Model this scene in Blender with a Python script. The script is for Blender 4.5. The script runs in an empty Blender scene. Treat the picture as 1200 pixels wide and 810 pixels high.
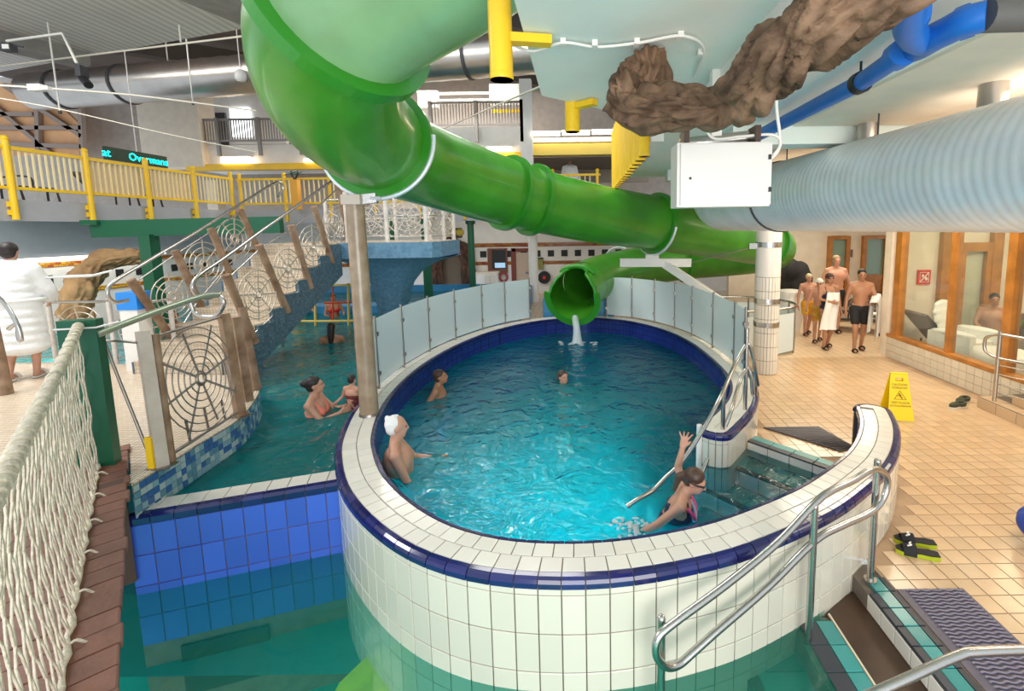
import bpy, bmesh, math, random
from mathutils import Vector, Matrix, noise
from mathutils.geometry import tessellate_polygon
random.seed(7)
S = bpy.context.scene
C = S.collection
PI = math.pi
# ------------------------------------------------------------------ camera
F = 540.0; PX = 680.0; YH = 268.0; CH = 2.65; ROLL = math.radians(0.8)
PYc = YH + F * F / 4700.0
TH = math.atan((PYc - YH) / F)
_f = Vector((0, math.cos(TH), -math.sin(TH)))
_u = Vector((0, math.sin(TH), math.cos(TH)))
_r = Vector((1, 0, 0))
_cr, _sr = math.cos(ROLL), math.sin(ROLL)
camd = bpy.data.cameras.new('camera'); cam = bpy.data.objects.new('camera', camd); C.objects.link(cam)
camd.sensor_width = 36; camd.lens = F / 1200 * 36; camd.clip_start = 0.05; camd.clip_end = 200
camd.shift_x = -(PX - 600) / 1200; camd.shift_y = (PYc - 405) / 1200
_X = _r * _cr - _u * _sr; _Y = _r * _sr + _u * _cr
cam.matrix_world = Matrix(((_X.x, _Y.x, -_f.x, 0), (_X.y, _Y.y, -_f.y, 0), (_X.z, _Y.z, -_f.z, CH), (0, 0, 0, 1)))
S.camera = cam
EYE = Vector((0, 0, CH))
# ------------------------------------------------------------------ view, world, lamps
S.view_settings.view_transform = 'Standard'; S.view_settings.look = 'None'
S.view_settings.gamma = 1; S.view_settings.use_curve_mapping = False
S.view_settings.exposure = 0.55
w = bpy.data.worlds.new('daylight'); S.world = w; w.use_nodes = True
_bg = w.node_tree.nodes['Background']; _bg.inputs[0].default_value = (0.80, 0.90, 1.0, 1); _bg.inputs[1].default_value = 0.75
def lamp(name, loc, target, size, power, col=(1, 1, 1), sy=None, shape='RECTANGLE', spread=PI):
    l = bpy.data.lights.new(name, 'AREA'); l.energy = power; l.color = col; l.shape = shape
    l.size = size; l.size_y = sy or size; l.spread = spread
    o = bpy.data.objects.new(name, l); C.objects.link(o); o.location = loc
    o.rotation_euler = (Vector(target) - Vector(loc)).to_track_quat('-Z', 'Y').to_euler()
    return o
lamp('hall_light', (-4.5, 5.5, 7.6), (-4.2, 6.5, 0), 5, 820, (1, 0.97, 0.93))
lamp('pool_lamp', (-1.2, 7.8, 6.6), (-0.6, 6.5, 0), 2.5, 120, (1, 0.98, 0.94))
lamp('deck_lamp', (4.4, 3.6, 3.62), (4.4, 4.2, 0), 2.6, 90, (1, 0.90, 0.75), 1.6)
lamp('deck_lamp', (4.6, 7.4, 3.62), (4.6, 7.6, 0), 2.4, 85, (1, 0.89, 0.72), 1.6)
lamp('deck_lamp', (6.4, 11.4, 3.5), (6.2, 11.2, 0), 2.4, 85, (1, 0.87, 0.68), 1.6)
lamp('lounge_lamp', (8.3, 7.0, 3.4), (8.0, 7.0, 0), 1.6, 75, (1, 0.86, 0.62), 3.0)
lamp('gallery_lamp', (-5.5, 17.0, 8.2), (-5.5, 17.5, 4), 5, 420, (1, 0.95, 0.88), 2)
lamp('hall_light', (-13.2, 10.5, 7.6), (-12.0, 10, 2), 3, 260, (1, 0.93, 0.84), 5)
lamp('rear_lamp', (-4.5, 17.0, 2.85), (-4.5, 18.5, 0.8), 6, 22, (1, 0.9, 0.78), 0.8)
lamp('side_lamp', (-10.9, 8.5, 2.5), (-12.2, 9.0, 1.2), 0.4, 40, (1, 0.94, 0.86), 6)
lamp('hall_light', (-8.2, 4.6, 6.7), (-8.0, 5.6, 0), 3, 380, (1, 0.98, 0.95))  # unseen fill light, added to brighten the robe and left platform
lamp('front_window_light', (0.8, -2.8, 2.0), (0.5, 5.5, 2.3), 5.0, 215, (1.0, 0.97, 0.92), 3.0)
# pool lamp below the water in the near wall of the oval pool
_l = bpy.data.lights.new('underwater_lamp', 'SPOT'); _l.energy = 2600; _l.color = (0.45, 0.9, 1.0); _l.spot_size = 1.7; _l.spot_blend = 0.8; _l.shadow_soft_size = 0.12
_o = bpy.data.objects.new('underwater_lamp', _l); C.objects.link(_o); _o.location = (0.05, 2.93, -0.3)
_o.rotation_euler = (Vector((-0.05, 3.75, -0.92)) - _o.location).to_track_quat('-Z', 'Y').to_euler()
# ------------------------------------------------------------------ pixel helpers: points on real planes
def ray(x, y):
    u = x - PX; v = y - PYc
    return _f * F + _r * (u * _cr - v * _sr) - _u * (u * _sr + v * _cr)
def at(x, y, z=0.0):
    d = ray(x, y); return EYE + d * ((z - CH) / d.z)
def atY(x, y, Y):
    d = ray(x, y); return EYE + d * (Y / d.y)
def atX(x, y, X):
    d = ray(x, y); return EYE + d * (X / d.x)
def atP(x, y, p, q):
    """point of the pixel's ray on the vertical plane through p and q"""
    n = Vector((q[1] - p[1], p[0] - q[0], 0)); d = ray(x, y)
    t = (Vector((p[0], p[1], 0)) - Vector((0, 0, 0))).dot(n) / Vector((d.x, d.y, 0)).dot(n)
    return EYE + d * t
# ------------------------------------------------------------------ materials
MATS = {}
def mat(name, col, rough=0.5, metal=0.0, var=0.0, vscale=4.0, bump=0.0, bscale=20.0, emit=None, estr=0.0, rnd=0.0, coat=0.0, spec=0.5, col2=None, alpha=None):
    m = bpy.data.materials.new(name); m.use_nodes = True; MATS[name] = m
    nt = m.node_tree; N = nt.nodes; L = nt.links; b = N['Principled BSDF']
    b.inputs['Roughness'].default_value = rough; b.inputs['Metallic'].default_value = metal
    b.inputs['Specular IOR Level'].default_value = spec
    if coat: b.inputs['Coat Weight'].default_value = coat; b.inputs['Coat Roughness'].default_value = 0.08
    c = (*col, 1); b.inputs['Base Color'].default_value = c
    src = None
    if var or col2:
        tc = N.new('ShaderNodeTexCoord'); no = N.new('ShaderNodeTexNoise'); no.inputs['Scale'].default_value = vscale; no.inputs['Detail'].default_value = 6
        L.new(tc.outputs['Object'], no.inputs['Vector'])
        rp = N.new('ShaderNodeValToRGB'); rp.color_ramp.elements[0].position = 0.3; rp.color_ramp.elements[1].position = 0.7
        a = tuple(x * (1 - var) for x in col) if not col2 else col
        z = tuple(min(1, x * (1 + var)) for x in col) if not col2 else col2
        rp.color_ramp.elements[0].color = (*a, 1); rp.color_ramp.elements[1].color = (*z, 1)
        L.new(no.outputs['Fac'], rp.inputs['Fac']); src = rp.outputs['Color']
    if rnd:
        oi = N.new('ShaderNodeObjectInfo'); mr = N.new('ShaderNodeMapRange'); mr.inputs['To Min'].default_value = 1 - rnd; mr.inputs['To Max'].default_value = 1 + rnd
        L.new(oi.outputs['Random'], mr.inputs['Value'])
        hv = N.new('ShaderNodeHueSaturation'); hv.inputs['Color'].default_value = c
        if src: L.new(src, hv.inputs['Color'])
        L.new(mr.outputs['Result'], hv.inputs['Value']); src = hv.outputs['Color']
    if src: L.new(src, b.inputs['Base Color'])
    if bump:
        tc = N.new('ShaderNodeTexCoord'); no = N.new('ShaderNodeTexNoise'); no.inputs['Scale'].default_value = bscale; no.inputs['Detail'].default_value = 5
        L.new(tc.outputs['Object'], no.inputs['Vector'])
        bp = N.new('ShaderNodeBump'); bp.inputs['Strength'].default_value = bump; bp.inputs['Distance'].default_value = 0.02
        L.new(no.outputs['Fac'], bp.inputs['Height']); L.new(bp.outputs['Normal'], b.inputs['Normal'])
    if emit: b.inputs['Emission Color'].default_value = (*emit, 1); b.inputs['Emission Strength'].default_value = estr
    if alpha is not None: b.inputs['Alpha'].default_value = alpha
    return m
def brickmat(name, c1, c2, mortar, bw, bh, ms=0.01, rough=0.25, offset=0.0, axes='XZ', bump=0.4, coords='Object', bias=0.0):
    m = bpy.data.materials.new(name); m.use_nodes = True; MATS[name] = m
    nt = m.node_tree; N = nt.nodes; L = nt.links; b = N['Principled BSDF']; b.inputs['Roughness'].default_value = rough
    tc = N.new('ShaderNodeTexCoord'); sp = N.new('ShaderNodeSeparateXYZ'); cb = N.new('ShaderNodeCombineXYZ')
    L.new(tc.outputs[coords], sp.inputs[0])
    if axes == 'RZ':      # distance round a curved wall: x+y mixed
        ad = N.new('ShaderNodeMath'); ad.operation = 'SUBTRACT'; L.new(sp.outputs['X'], ad.inputs[0]); L.new(sp.outputs['Y'], ad.inputs[1]); L.new(ad.outputs[0], cb.inputs[0]); L.new(sp.outputs['Z'], cb.inputs[1])
    else:
        L.new(sp.outputs[axes[0]], cb.inputs[0]); L.new(sp.outputs[axes[1]], cb.inputs[1])
    br = N.new('ShaderNodeTexBrick'); L.new(cb.outputs[0], br.inputs['Vector'])
    br.offset = offset; br.inputs['Scale'].default_value = 1; br.inputs['Brick Width'].default_value = bw; br.inputs['Row Height'].default_value = bh
    br.inputs['Mortar Size'].default_value = ms; br.inputs['Mortar Smooth'].default_value = 0.1; br.inputs['Bias'].default_value = bias
    br.inputs['Color1'].default_value = (*c1, 1); br.inputs['Color2'].default_value = (*c2, 1); br.inputs['Mortar'].default_value = (*mortar, 1)
    L.new(br.outputs['Color'], b.inputs['Base Color'])
    bp = N.new('ShaderNodeBump'); bp.invert = True; bp.inputs['Strength'].default_value = bump; bp.inputs['Distance'].default_value = 0.005
    L.new(br.outputs['Fac'], bp.inputs['Height']); L.new(bp.outputs['Normal'], b.inputs['Normal'])
    return m
def watermat(name, tint, body, turbid, scale, strength, rough=0.03, shallow=None, glow=1.6):
    m = bpy.data.materials.new(name); m.use_nodes = True; MATS[name] = m
    nt = m.node_tree; N = nt.nodes; L = nt.links; N.remove(N['Principled BSDF']); out = N['Material Output']
    tc = N.new('ShaderNodeTexCoord')
    n1 = N.new('ShaderNodeTexNoise'); n1.inputs['Scale'].default_value = scale; n1.inputs['Detail'].default_value = 3; n1.inputs['Distortion'].default_value = 1.2
    n2 = N.new('ShaderNodeTexNoise'); n2.inputs['Scale'].default_value = scale * 0.3; n2.inputs['Detail'].default_value = 2
    L.new(tc.outputs['Object'], n1.inputs['Vector']); L.new(tc.outputs['Object'], n2.inputs['Vector'])
    ad = N.new('ShaderNodeMath'); ad.operation = 'MULTIPLY_ADD'; ad.inputs[1].default_value = 2.0
    L.new(n2.outputs['Fac'], ad.inputs[0]); L.new(n1.outputs['Fac'], ad.inputs[2])
    bp = N.new('ShaderNodeBump'); bp.inputs['Strength'].default_value = strength; bp.inputs['Distance'].default_value = 0.06
    L.new(ad.outputs[0], bp.inputs['Height'])
    fr = N.new('ShaderNodeFresnel'); fr.inputs['IOR'].default_value = 1.33; L.new(bp.outputs['Normal'], fr.inputs['Normal'])
    tr = N.new('ShaderNodeBsdfTransparent'); tr.inputs['Color'].default_value = (*tint, 1)
    df = N.new('ShaderNodeBsdfDiffuse'); df.inputs['Color'].default_value = (*body, 1); L.new(bp.outputs['Normal'], df.inputs['Normal'])
    tl = N.new('ShaderNodeBsdfTranslucent'); tl.inputs['Color'].default_value = (*(min(1, x * glow) for x in body), 1)
    mt = N.new('ShaderNodeMixShader'); mt.inputs[0].default_value = 0.5; L.new(df.outputs[0], mt.inputs[1]); L.new(tl.outputs[0], mt.inputs[2])
    m1 = N.new('ShaderNodeMixShader'); m1.inputs[0].default_value = turbid; L.new(tr.outputs[0], m1.inputs[1]); L.new(mt.outputs[0], m1.inputs[2])
    if shallow:     # clearer where the steps make the water shallow
        vd = N.new('ShaderNodeVectorMath'); vd.operation = 'DISTANCE'; L.new(tc.outputs['Object'], vd.inputs[0]); vd.inputs[1].default_value = shallow[:3]
        mr = N.new('ShaderNodeMapRange'); mr.inputs['From Min'].default_value = shallow[3]; mr.inputs['From Max'].default_value = shallow[4]; mr.inputs['To Min'].default_value = 0.16; mr.inputs['To Max'].default_value = turbid
        L.new(vd.outputs['Value'], mr.inputs['Value']); L.new(mr.outputs['Result'], m1.inputs[0])
        m3 = N.new('ShaderNodeMapRange'); m3.inputs['From Min'].default_value = shallow[3]; m3.inputs['From Max'].default_value = shallow[4]; L.new(vd.outputs['Value'], m3.inputs['Value'])
        mc_ = N.new('ShaderNodeMix'); mc_.data_type = 'RGBA'; mc_.inputs[6].default_value = (0.72, 0.96, 0.97, 1); mc_.inputs[7].default_value = (*tint, 1); L.new(m3.outputs['Result'], mc_.inputs[0]); L.new(mc_.outputs[2], tr.inputs['Color'])
    gl = N.new('ShaderNodeBsdfGlossy'); gl.inputs['Roughness'].default_value = rough; L.new(bp.outputs['Normal'], gl.inputs['Normal'])
    m2 = N.new('ShaderNodeMixShader'); L.new(fr.outputs[0], m2.inputs[0]); L.new(m1.outputs[0], m2.inputs[1]); L.new(gl.outputs[0], m2.inputs[2])
    L.new(m2.outputs[0], out.inputs['Surface'])
    return m
def glassmat(name, tint, frost=0.0, body=(0.8, 0.9, 0.9)):
    m = bpy.data.materials.new(name); m.use_nodes = True; MATS[name] = m
    nt = m.node_tree; N = nt.nodes; L = nt.links; N.remove(N['Principled BSDF']); out = N['Material Output']
    tr = N.new('ShaderNodeBsdfTransparent'); tr.inputs['Color'].default_value = (*tint, 1)
    gl = N.new('ShaderNodeBsdfGlossy'); gl.inputs['Roughness'].default_value = 0.02 + 0.2 * frost
    fr = N.new('ShaderNodeFresnel'); ge = N.new('ShaderNodeNewGeometry'); mr = N.new('ShaderNodeMapRange')
    mr.inputs['To Min'].default_value = 1.45; mr.inputs['To Max'].default_value = 1 / 1.45
    L.new(ge.outputs['Backfacing'], mr.inputs['Value']); L.new(mr.outputs['Result'], fr.inputs['IOR'])
    df = N.new('ShaderNodeBsdfDiffuse'); df.inputs['Color'].default_value = (*body, 1)
    tl = N.new('ShaderNodeBsdfTranslucent'); tl.inputs['Color'].default_value = (*body, 1)
    ms = N.new('ShaderNodeMixShader'); ms.inputs[0].default_value = 0.25; L.new(df.outputs[0], ms.inputs[1]); L.new(tl.outputs[0], ms.inputs[2])
    m1 = N.new('ShaderNodeMixShader'); m1.inputs[0].default_value = frost; L.new(tr.outputs[0], m1.inputs[1]); L.new(ms.outputs[0], m1.inputs[2])
    m2 = N.new('ShaderNodeMixShader'); L.new(fr.outputs[0], m2.inputs[0]); L.new(m1.outputs[0], m2.inputs[1]); L.new(gl.outputs[0], m2.inputs[2])
    L.new(m2.outputs[0], out.inputs['Surface'])
    return m
WT = mat('white_tile', (0.78, 0.74, 0.66), 0.18, rnd=0.05, coat=0.3)
WALLT = mat('cream_tile', (0.70, 0.66, 0.55), 0.16, rnd=0.05, coat=0.3)
NAVY = mat('navy_glaze', (0.012, 0.016, 0.11), 0.12, rnd=0.25, coat=0.5)
BLUET = mat('blue_tile', (0.06, 0.13, 0.62), 0.2, rnd=0.12, coat=0.3)
GROUT = mat('grout', (0.16, 0.13, 0.10), 0.9, var=0.2, vscale=8)
DECKT = mat('deck_tile', (0.62, 0.43, 0.26), 0.22, rnd=0.07, coat=0.25, var=0.08, vscale=3)
DECKG = mat('deck_grout', (0.42, 0.28, 0.17), 0.8, var=0.15)
TEALT = mat('teal_tile', (0.04, 0.30, 0.29), 0.25, rnd=0.15, coat=0.2)
SLATE = mat('slate_tile', (0.035, 0.042, 0.055), 0.4, rnd=0.2)
BROWN = mat('brown_grate', (0.06, 0.03, 0.015), 0.4, var=0.3, vscale=3)
STEEL = mat('brushed_steel', (0.55, 0.53, 0.50), 0.26, 1.0, bump=0.05, bscale=60)
STEELD = mat('dull_steel', (0.36, 0.33, 0.30), 0.38, 1.0)
GALV = mat('galvanised_duct', (0.80, 0.84, 0.90), 0.38, 0.35, var=0.08, vscale=3)
GALVW = mat('duct_steel', (0.50, 0.46, 0.42), 0.3, 0.9, var=0.1, vscale=2)
GREEN = mat('green_fibreglass', (0.05, 0.27, 0.015), 0.32, var=0.25, vscale=1.3, coat=0.25)
GREENP = mat('lit_green_fibreglass', (0.23, 0.42, 0.20), 0.35, var=0.25, vscale=1.5, coat=0.2)  # paler copy of the green, light on the upper section kept in its colour
GREENF = mat('green_flange', (0.03, 0.25, 0.015), 0.3, coat=0.2)
DGREEN = mat('dark_green_paint', (0.005, 0.10, 0.045), 0.4)
YELLOW = mat('yellow_paint', (0.90, 0.55, 0.01), 0.35, var=0.06, coat=0.2)
WHITE = mat('white_paint', (0.82, 0.79, 0.74), 0.6, var=0.04)
CREAM = mat('cream_plaster', (0.78, 0.68, 0.55), 0.8, var=0.06)
TEALC = mat('pale_teal_plaster', (0.72, 0.81, 0.76), 0.7, bump=0.15, bscale=8, col2=(0.84, 0.87, 0.80), vscale=1.2)
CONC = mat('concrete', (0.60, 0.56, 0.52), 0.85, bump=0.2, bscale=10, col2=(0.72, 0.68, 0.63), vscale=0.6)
def boardmarks(m, scale):
    nt = m.node_tree; N = nt.nodes; L = nt.links; b = N['Principled BSDF']; tc = N.new('ShaderNodeTexCoord'); wv = N.new('ShaderNodeTexWave'); wv.bands_direction = 'X'; wv.inputs['Scale'].default_value = scale; wv.inputs['Distortion'].default_value = 1.0
    L.new(tc.outputs['Object'], wv.inputs['Vector']); src = b.inputs['Base Color'].links[0].from_socket
    mx = N.new('ShaderNodeMix'); mx.data_type = 'RGBA'; mx.blend_type = 'MULTIPLY'; mx.inputs[0].default_value = 0.28; L.new(src, mx.inputs[6]); L.new(wv.outputs['Color'], mx.inputs[7]); L.new(mx.outputs[2], b.inputs['Base Color'])
boardmarks(CONC, 1.6)
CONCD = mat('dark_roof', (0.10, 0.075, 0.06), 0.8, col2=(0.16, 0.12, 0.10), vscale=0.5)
GREYB = mat('grey_beam', (0.36, 0.40, 0.44), 0.6, var=0.05)
WOOD = mat('oak_wood', (0.42, 0.16, 0.025), 0.4, var=0.25, vscale=5, coat=0.2)
PLANK = mat('brown_plank', (0.20, 0.085, 0.055), 0.55, rnd=0.18, var=0.2, vscale=8, bump=0.2, bscale=30)
LOG = mat('weathered_log', (0.17, 0.09, 0.045), 0.55, col2=(0.38, 0.25, 0.16), vscale=6, bump=0.3, bscale=30)
POLE = mat('pole_wood', (0.27, 0.18, 0.11), 0.28, col2=(0.42, 0.31, 0.21), vscale=7, coat=0.3)
ROOT = mat('bark_brown', (0.055, 0.026, 0.012), 0.7, col2=(0.26, 0.15, 0.085), vscale=7, bump=0.9, bscale=14)
ROPE = mat('net_rope', (0.72, 0.64, 0.50), 0.9, var=0.2, vscale=40, bump=0.4, bscale=90)
TAN = brickmat('tan_mosaic', (0.62, 0.50, 0.37), (0.70, 0.58, 0.44), (0.38, 0.30, 0.22), 0.05, 0.05, 0.004, axes='XY')
TANR = brickmat('tan_riser', (0.58, 0.47, 0.34), (0.66, 0.55, 0.42), (0.36, 0.29, 0.21), 0.05, 0.05, 0.004, axes='XZ')
MOSA = brickmat('blue_mosaic', (0.03, 0.10, 0.26), (0.22, 0.38, 0.46), (0.34, 0.38, 0.40), 0.055, 0.055, 0.006, axes='RZ', rough=0.2)
MOSA2 = brickmat('slate_blue_mosaic', (0.04, 0.09, 0.13), (0.10, 0.18, 0.23), (0.07, 0.10, 0.12), 0.05, 0.05, 0.006, axes='YZ', rough=0.35)
MOSP = mat('blue_render', (0.08, 0.20, 0.32), 0.5, col2=(0.16, 0.32, 0.46), vscale=14, bump=0.4, bscale=40)
BASIN = brickmat('basin_navy', (0.012, 0.03, 0.22), (0.015, 0.04, 0.26), (0.01, 0.015, 0.07), 0.125, 0.125, 0.006, axes='RZ')
FLOORB = brickmat('basin_floor', (0.03, 0.34, 0.36), (0.035, 0.38, 0.40), (0.02, 0.2, 0.22), 0.25, 0.25, 0.008, axes='XY')
TEALF = mat('teal_basin_floor', (0.01, 0.42, 0.33), 0.6, col2=(0.04, 0.62, 0.50), vscale=2.2)
DEEP = mat('teal_pool_floor', (0.01, 0.22, 0.25), 0.6, col2=(0.015, 0.30, 0.33), vscale=1.2)
YELF = mat('yellow_underwater_paint', (0.70, 0.78, 0.02), 0.6, var=0.2, vscale=5)
W_OVAL = watermat('oval_pool_water', (0.30, 0.80, 0.84), (0.002, 0.085, 0.09), 0.86, 4.2, 0.8, shallow=(2.0, 4.5, 0.28, 0.7, 1.7), glow=5.5)
W_LEFT = watermat('left_pool_water', (0.22, 0.72, 0.76), (0.005, 0.33, 0.34), 0.78, 4.5, 0.6)
W_LOW = watermat('lower_pool_water', (0.74, 0.97, 0.90), (0.02, 0.50, 0.37), 0.28, 2.6, 0.22)
FROST = glassmat('frosted_glass', (0.85, 0.95, 0.97), 0.88, (0.86, 0.94, 0.96))
CLEAR = glassmat('clear_glass', (0.93, 0.96, 0.94), 0.03)
BLACK = mat('black_rubber', (0.012, 0.012, 0.014), 0.5)
DARKG = mat('charcoal', (0.05, 0.05, 0.055), 0.6)
RED = mat('red_paint', (0.65, 0.03, 0.015), 0.4)
BLUEP = mat('blue_pipe', (0.012, 0.14, 0.52), 0.4, var=0.1)
GREYP = mat('grey_pipe', (0.10, 0.095, 0.09), 0.55)
LIGHTT = mat('lamp_tube', (1, 1, 1), 0.5, emit=(1, 0.96, 0.88), estr=6)
LIGHTW = mat('warm_lamp_tube', (1, 1, 1), 0.5, emit=(1, 0.85, 0.62), estr=5)
LED = mat('led_text', (0.0, 0.6, 0.6), 0.5, emit=(0.0, 0.95, 0.85), estr=2.2)
LEDB = mat('led_board', (0.0, 0.035, 0.02), 0.35)
WINL = mat('daylight_pane', (0.9, 0.95, 1), 0.4, emit=(0.9, 0.95, 1.0), estr=2.0)
MATM = mat('mat_rubber', (0.10, 0.09, 0.13), 0.4)
SIGNY = mat('sign_yellow', (0.95, 0.72, 0.0), 0.35, coat=0.2)
SIGNT = mat('sign_print', (0.30, 0.14, 0.02), 0.6)
LIME = mat('lime_sole', (0.42, 0.50, 0.01), 0.5)
# ------------------------------------------------------------------ mesh builders
class MB:
    def __init__(s): s.v = []; s.f = []; s.sm = []
    def add(s, vs, fs, smooth=False):
        o = len(s.v); s.v += [tuple(p) for p in vs]; s.f += [tuple(i + o for i in f) for f in fs]; s.sm += [smooth] * len(fs); return s
    def box(s, c, d, rz=0.0, M=None):
        x, y, z = d[0] / 2, d[1] / 2, d[2] / 2
        vs = [Vector((a * x, b * y, e * z)) for e in (-1, 1) for a, b in ((-1, -1), (1, -1), (1, 1), (-1, 1))]
        if M is None: M = Matrix.Translation(c) @ Matrix.Rotation(rz, 4, 'Z')
        return s.add([M @ v for v in vs], [(3, 2, 1, 0), (4, 5, 6, 7), (0, 1, 5, 4), (1, 2, 6, 5), (2, 3, 7, 6), (3, 0, 4, 7)])
    def bar(s, a, b, wx, wy, up=(0, 0, 1)):
        a = Vector(a); b = Vector(b); d = (b - a); L = d.length; d.normalize()
        u = Vector(up); x = d.cross(u)
        if x.length < 1e-4: x = d.cross(Vector((0, 1, 0)))
        x.normalize(); y = x.cross(d)
        M = Matrix((( x.x, y.x, d.x, (a.x + b.x) / 2), (x.y, y.y, d.y, (a.y + b.y) / 2), (x.z, y.z, d.z, (a.z + b.z) / 2), (0, 0, 0, 1)))
        return s.box(None, (wx, wy, L), M=M)
    def tube(s, pts, r, n=10, closed=False, caps=True, smooth=True):
        pts = [Vector(p) for p in pts]; k = len(pts); R = r if isinstance(r, (list, tuple)) else [r] * k
        T = []
        for i in range(k):
            a = pts[(i - 1) % k] if (closed or i > 0) else pts[i]; b = pts[(i + 1) % k] if (closed or i < k - 1) else pts[i]
            T.append((b - a).normalized())
        u = T[0].orthogonal().normalized(); vs = []
        for i in range(k):
            if i:
                q = T[i - 1].rotation_difference(T[i]); u = (q @ u); u = (u - T[i] * u.dot(T[i])).normalized()
            v = T[i].cross(u)
            for j in range(n):
                a = 2 * PI * j / n; vs.append(pts[i] + (u * math.cos(a) + v * math.sin(a)) * R[i])
        fs = []
        for i in range(k if closed else k - 1):
            for j in range(n):
                a = i * n + j; b = i * n + (j + 1) % n; i2 = (i + 1) % k
                fs.append((a, b, i2 * n + (j + 1) % n, i2 * n + j))
        s.add(vs, fs, smooth)
        if caps and not closed: s.add([vs[j] for j in range(n)], [tuple(range(n - 1, -1, -1))]); s.add([vs[(k - 1) * n + j] for j in range(n)], [tuple(range(n))])
        return s
    def lathe(s, prof, c=(0, 0, 0), n=20, smooth=True, M=None):
        vs = []
        for r, z in prof:
            for j in range(n):
                a = 2 * PI * j / n; p = Vector((r * math.cos(a), r * math.sin(a), z)); vs.append((M @ p) if M else p + Vector(c))
        fs = [(i * n + j, i * n + (j + 1) % n, (i + 1) * n + (j + 1) % n, (i + 1) * n + j) for i in range(len(prof) - 1) for j in range(n)]
        s.add(vs, fs, smooth); k = len(prof)
        s.add([vs[j] for j in range(n)], [tuple(range(n - 1, -1, -1))]); s.add([vs[(k - 1) * n + j] for j in range(n)], [tuple(range(n))])
        return s
    def ell(s, c, r, n=14, m=9, M=None):
        vs = []; R = Matrix.Translation(c) @ (M or Matrix.Identity(4))
        for i in range(1, m):
            t = PI * i / m
            for j in range(n):
                a = 2 * PI * j / n; vs.append(R @ Vector((r[0] * math.sin(t) * math.cos(a), r[1] * math.sin(t) * math.sin(a), r[2] * math.cos(t))))
        top = len(vs); vs.append(R @ Vector((0, 0, r[2]))); vs.append(R @ Vector((0, 0, -r[2])))
        fs = [(i * n + j, (i + 1) * n + j, (i + 1) * n + (j + 1) % n, i * n + (j + 1) % n) for i in range(m - 2) for j in range(n)]
        fs += [(top, j, (j + 1) % n) for j in range(n)] + [(top + 1, (m - 2) * n + (j + 1) % n, (m - 2) * n + j) for j in range(n)]
        return s.add(vs, fs, True)
    def cap(s, a, b, ra, rb=None, n=10):
        rb = ra if rb is None else rb; a = Vector(a); b = Vector(b); d = b - a
        s.ell(a, (ra,) * 3, n, 7); s.ell(b, (rb,) * 3, n, 7)
        if d.length > 1e-4: s.tube([a, b], [ra, rb], n)
        return s
    def poly(s, pts, z0, z1=None):
        """flat polygon (list of xy) at z0, or a prism z0..z1"""
        P = [Vector((p[0], p[1], 0)) for p in pts]; tri = tessellate_polygon([P]); n = len(P)
        area = sum(P[i].x * P[(i + 1) % n].y - P[(i + 1) % n].x * P[i].y for i in range(n))
        def orient(t):
            a, b, c = (P[i] for i in t); return tuple(t) if (b - a).cross(c - a).z > 0 else tuple(reversed(t))
        tri = [orient(t) for t in tri]
        zt = z0 if z1 is None else max(z0, z1)
        s.add([(p.x, p.y, zt) for p in P], tri)
        if z1 is not None:
            zb = min(z0, z1); s.add([(p.x, p.y, zb) for p in P], [tuple(reversed(t)) for t in tri])
            vs = [(p.x, p.y, zb) for p in P] + [(p.x, p.y, zt) for p in P]
            fs = [(i, (i + 1) % n, n + (i + 1) % n, n + i) for i in range(n)]
            if area < 0: fs = [tuple(reversed(f)) for f in fs]
            s.add(vs, fs)
        return s
    def prism(s, pts, off):
        """convex outline of 3-D points pushed by the vector off"""
        P = [Vector(p) for p in pts]; o = Vector(off); n = len(P)
        return s.add(P + [p + o for p in P], [tuple(range(n - 1, -1, -1)), tuple(range(n, 2 * n))] + [(i, (i + 1) % n, n + (i + 1) % n, n + i) for i in range(n)])
    def piece(s, q, nrm, t, ch=0.003):
        """tile on the quad q (4 points) raised by t along nrm, with a chamfered edge"""
        q = [Vector(p) for p in q]; c = sum(q, Vector()) / 4; nrm = Vector(nrm)
        lo = q; mid = [p + nrm * (t - ch) for p in q]; top = [p + (c - p).normalized() * ch * 1.4 + nrm * t for p in q]
        fs = [(8, 9, 10, 11)] + [(i, (i + 1) % 4, 4 + (i + 1) % 4, 4 + i) for i in range(4)] + [(4 + i, 4 + (i + 1) % 4, 8 + (i + 1) % 4, 8 + i) for i in range(4)]
        if (q[1] - q[0]).cross(q[2] - q[0]).dot(nrm) < 0: fs = [tuple(reversed(f)) for f in fs]
        return s.add(lo + mid + top, fs)
    def mesh(s, name):
        me = bpy.data.meshes.new(name); me.from_pydata(s.v, [], s.f)
        me.polygons.foreach_set('use_smooth', s.sm); me.update(); return me
    def build(s, name, m=None, parent=None, origin=None):
        if origin is not None:
            o = Vector(origin); s.v = [tuple(Vector(p) - o) for p in s.v]
        me = s.mesh(name)
        return link(name, me, m, parent, origin)
def link(name, me, m=None, parent=None, loc=None):
    if m and not me.materials: me.materials.append(m)
    o = bpy.data.objects.new(name, me); C.objects.link(o)
    if loc is not None: o.location = loc
    if parent is not None:
        o.parent = parent
        p = parent; off = Vector((0, 0, 0))
        while p is not None: off += p.location; p = p.parent
        o.location = Vector(o.location) - off
    return o
def tag(o, label=None, cat=None, group=None, kind=None):
    if label: o['label'] = label
    if cat: o['category'] = cat
    if group: o['group'] = group
    if kind: o['kind'] = kind
    return o
def thing(name, label, cat, loc=(0, 0, 0), group=None):
    o = bpy.data.objects.new(name, None); C.objects.link(o); o.location = loc; o.empty_display_size = 0.1
    return tag(o, label, cat, group)
def struct(name, mb, m): return tag(mb.build(name, m), kind='structure')
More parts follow.
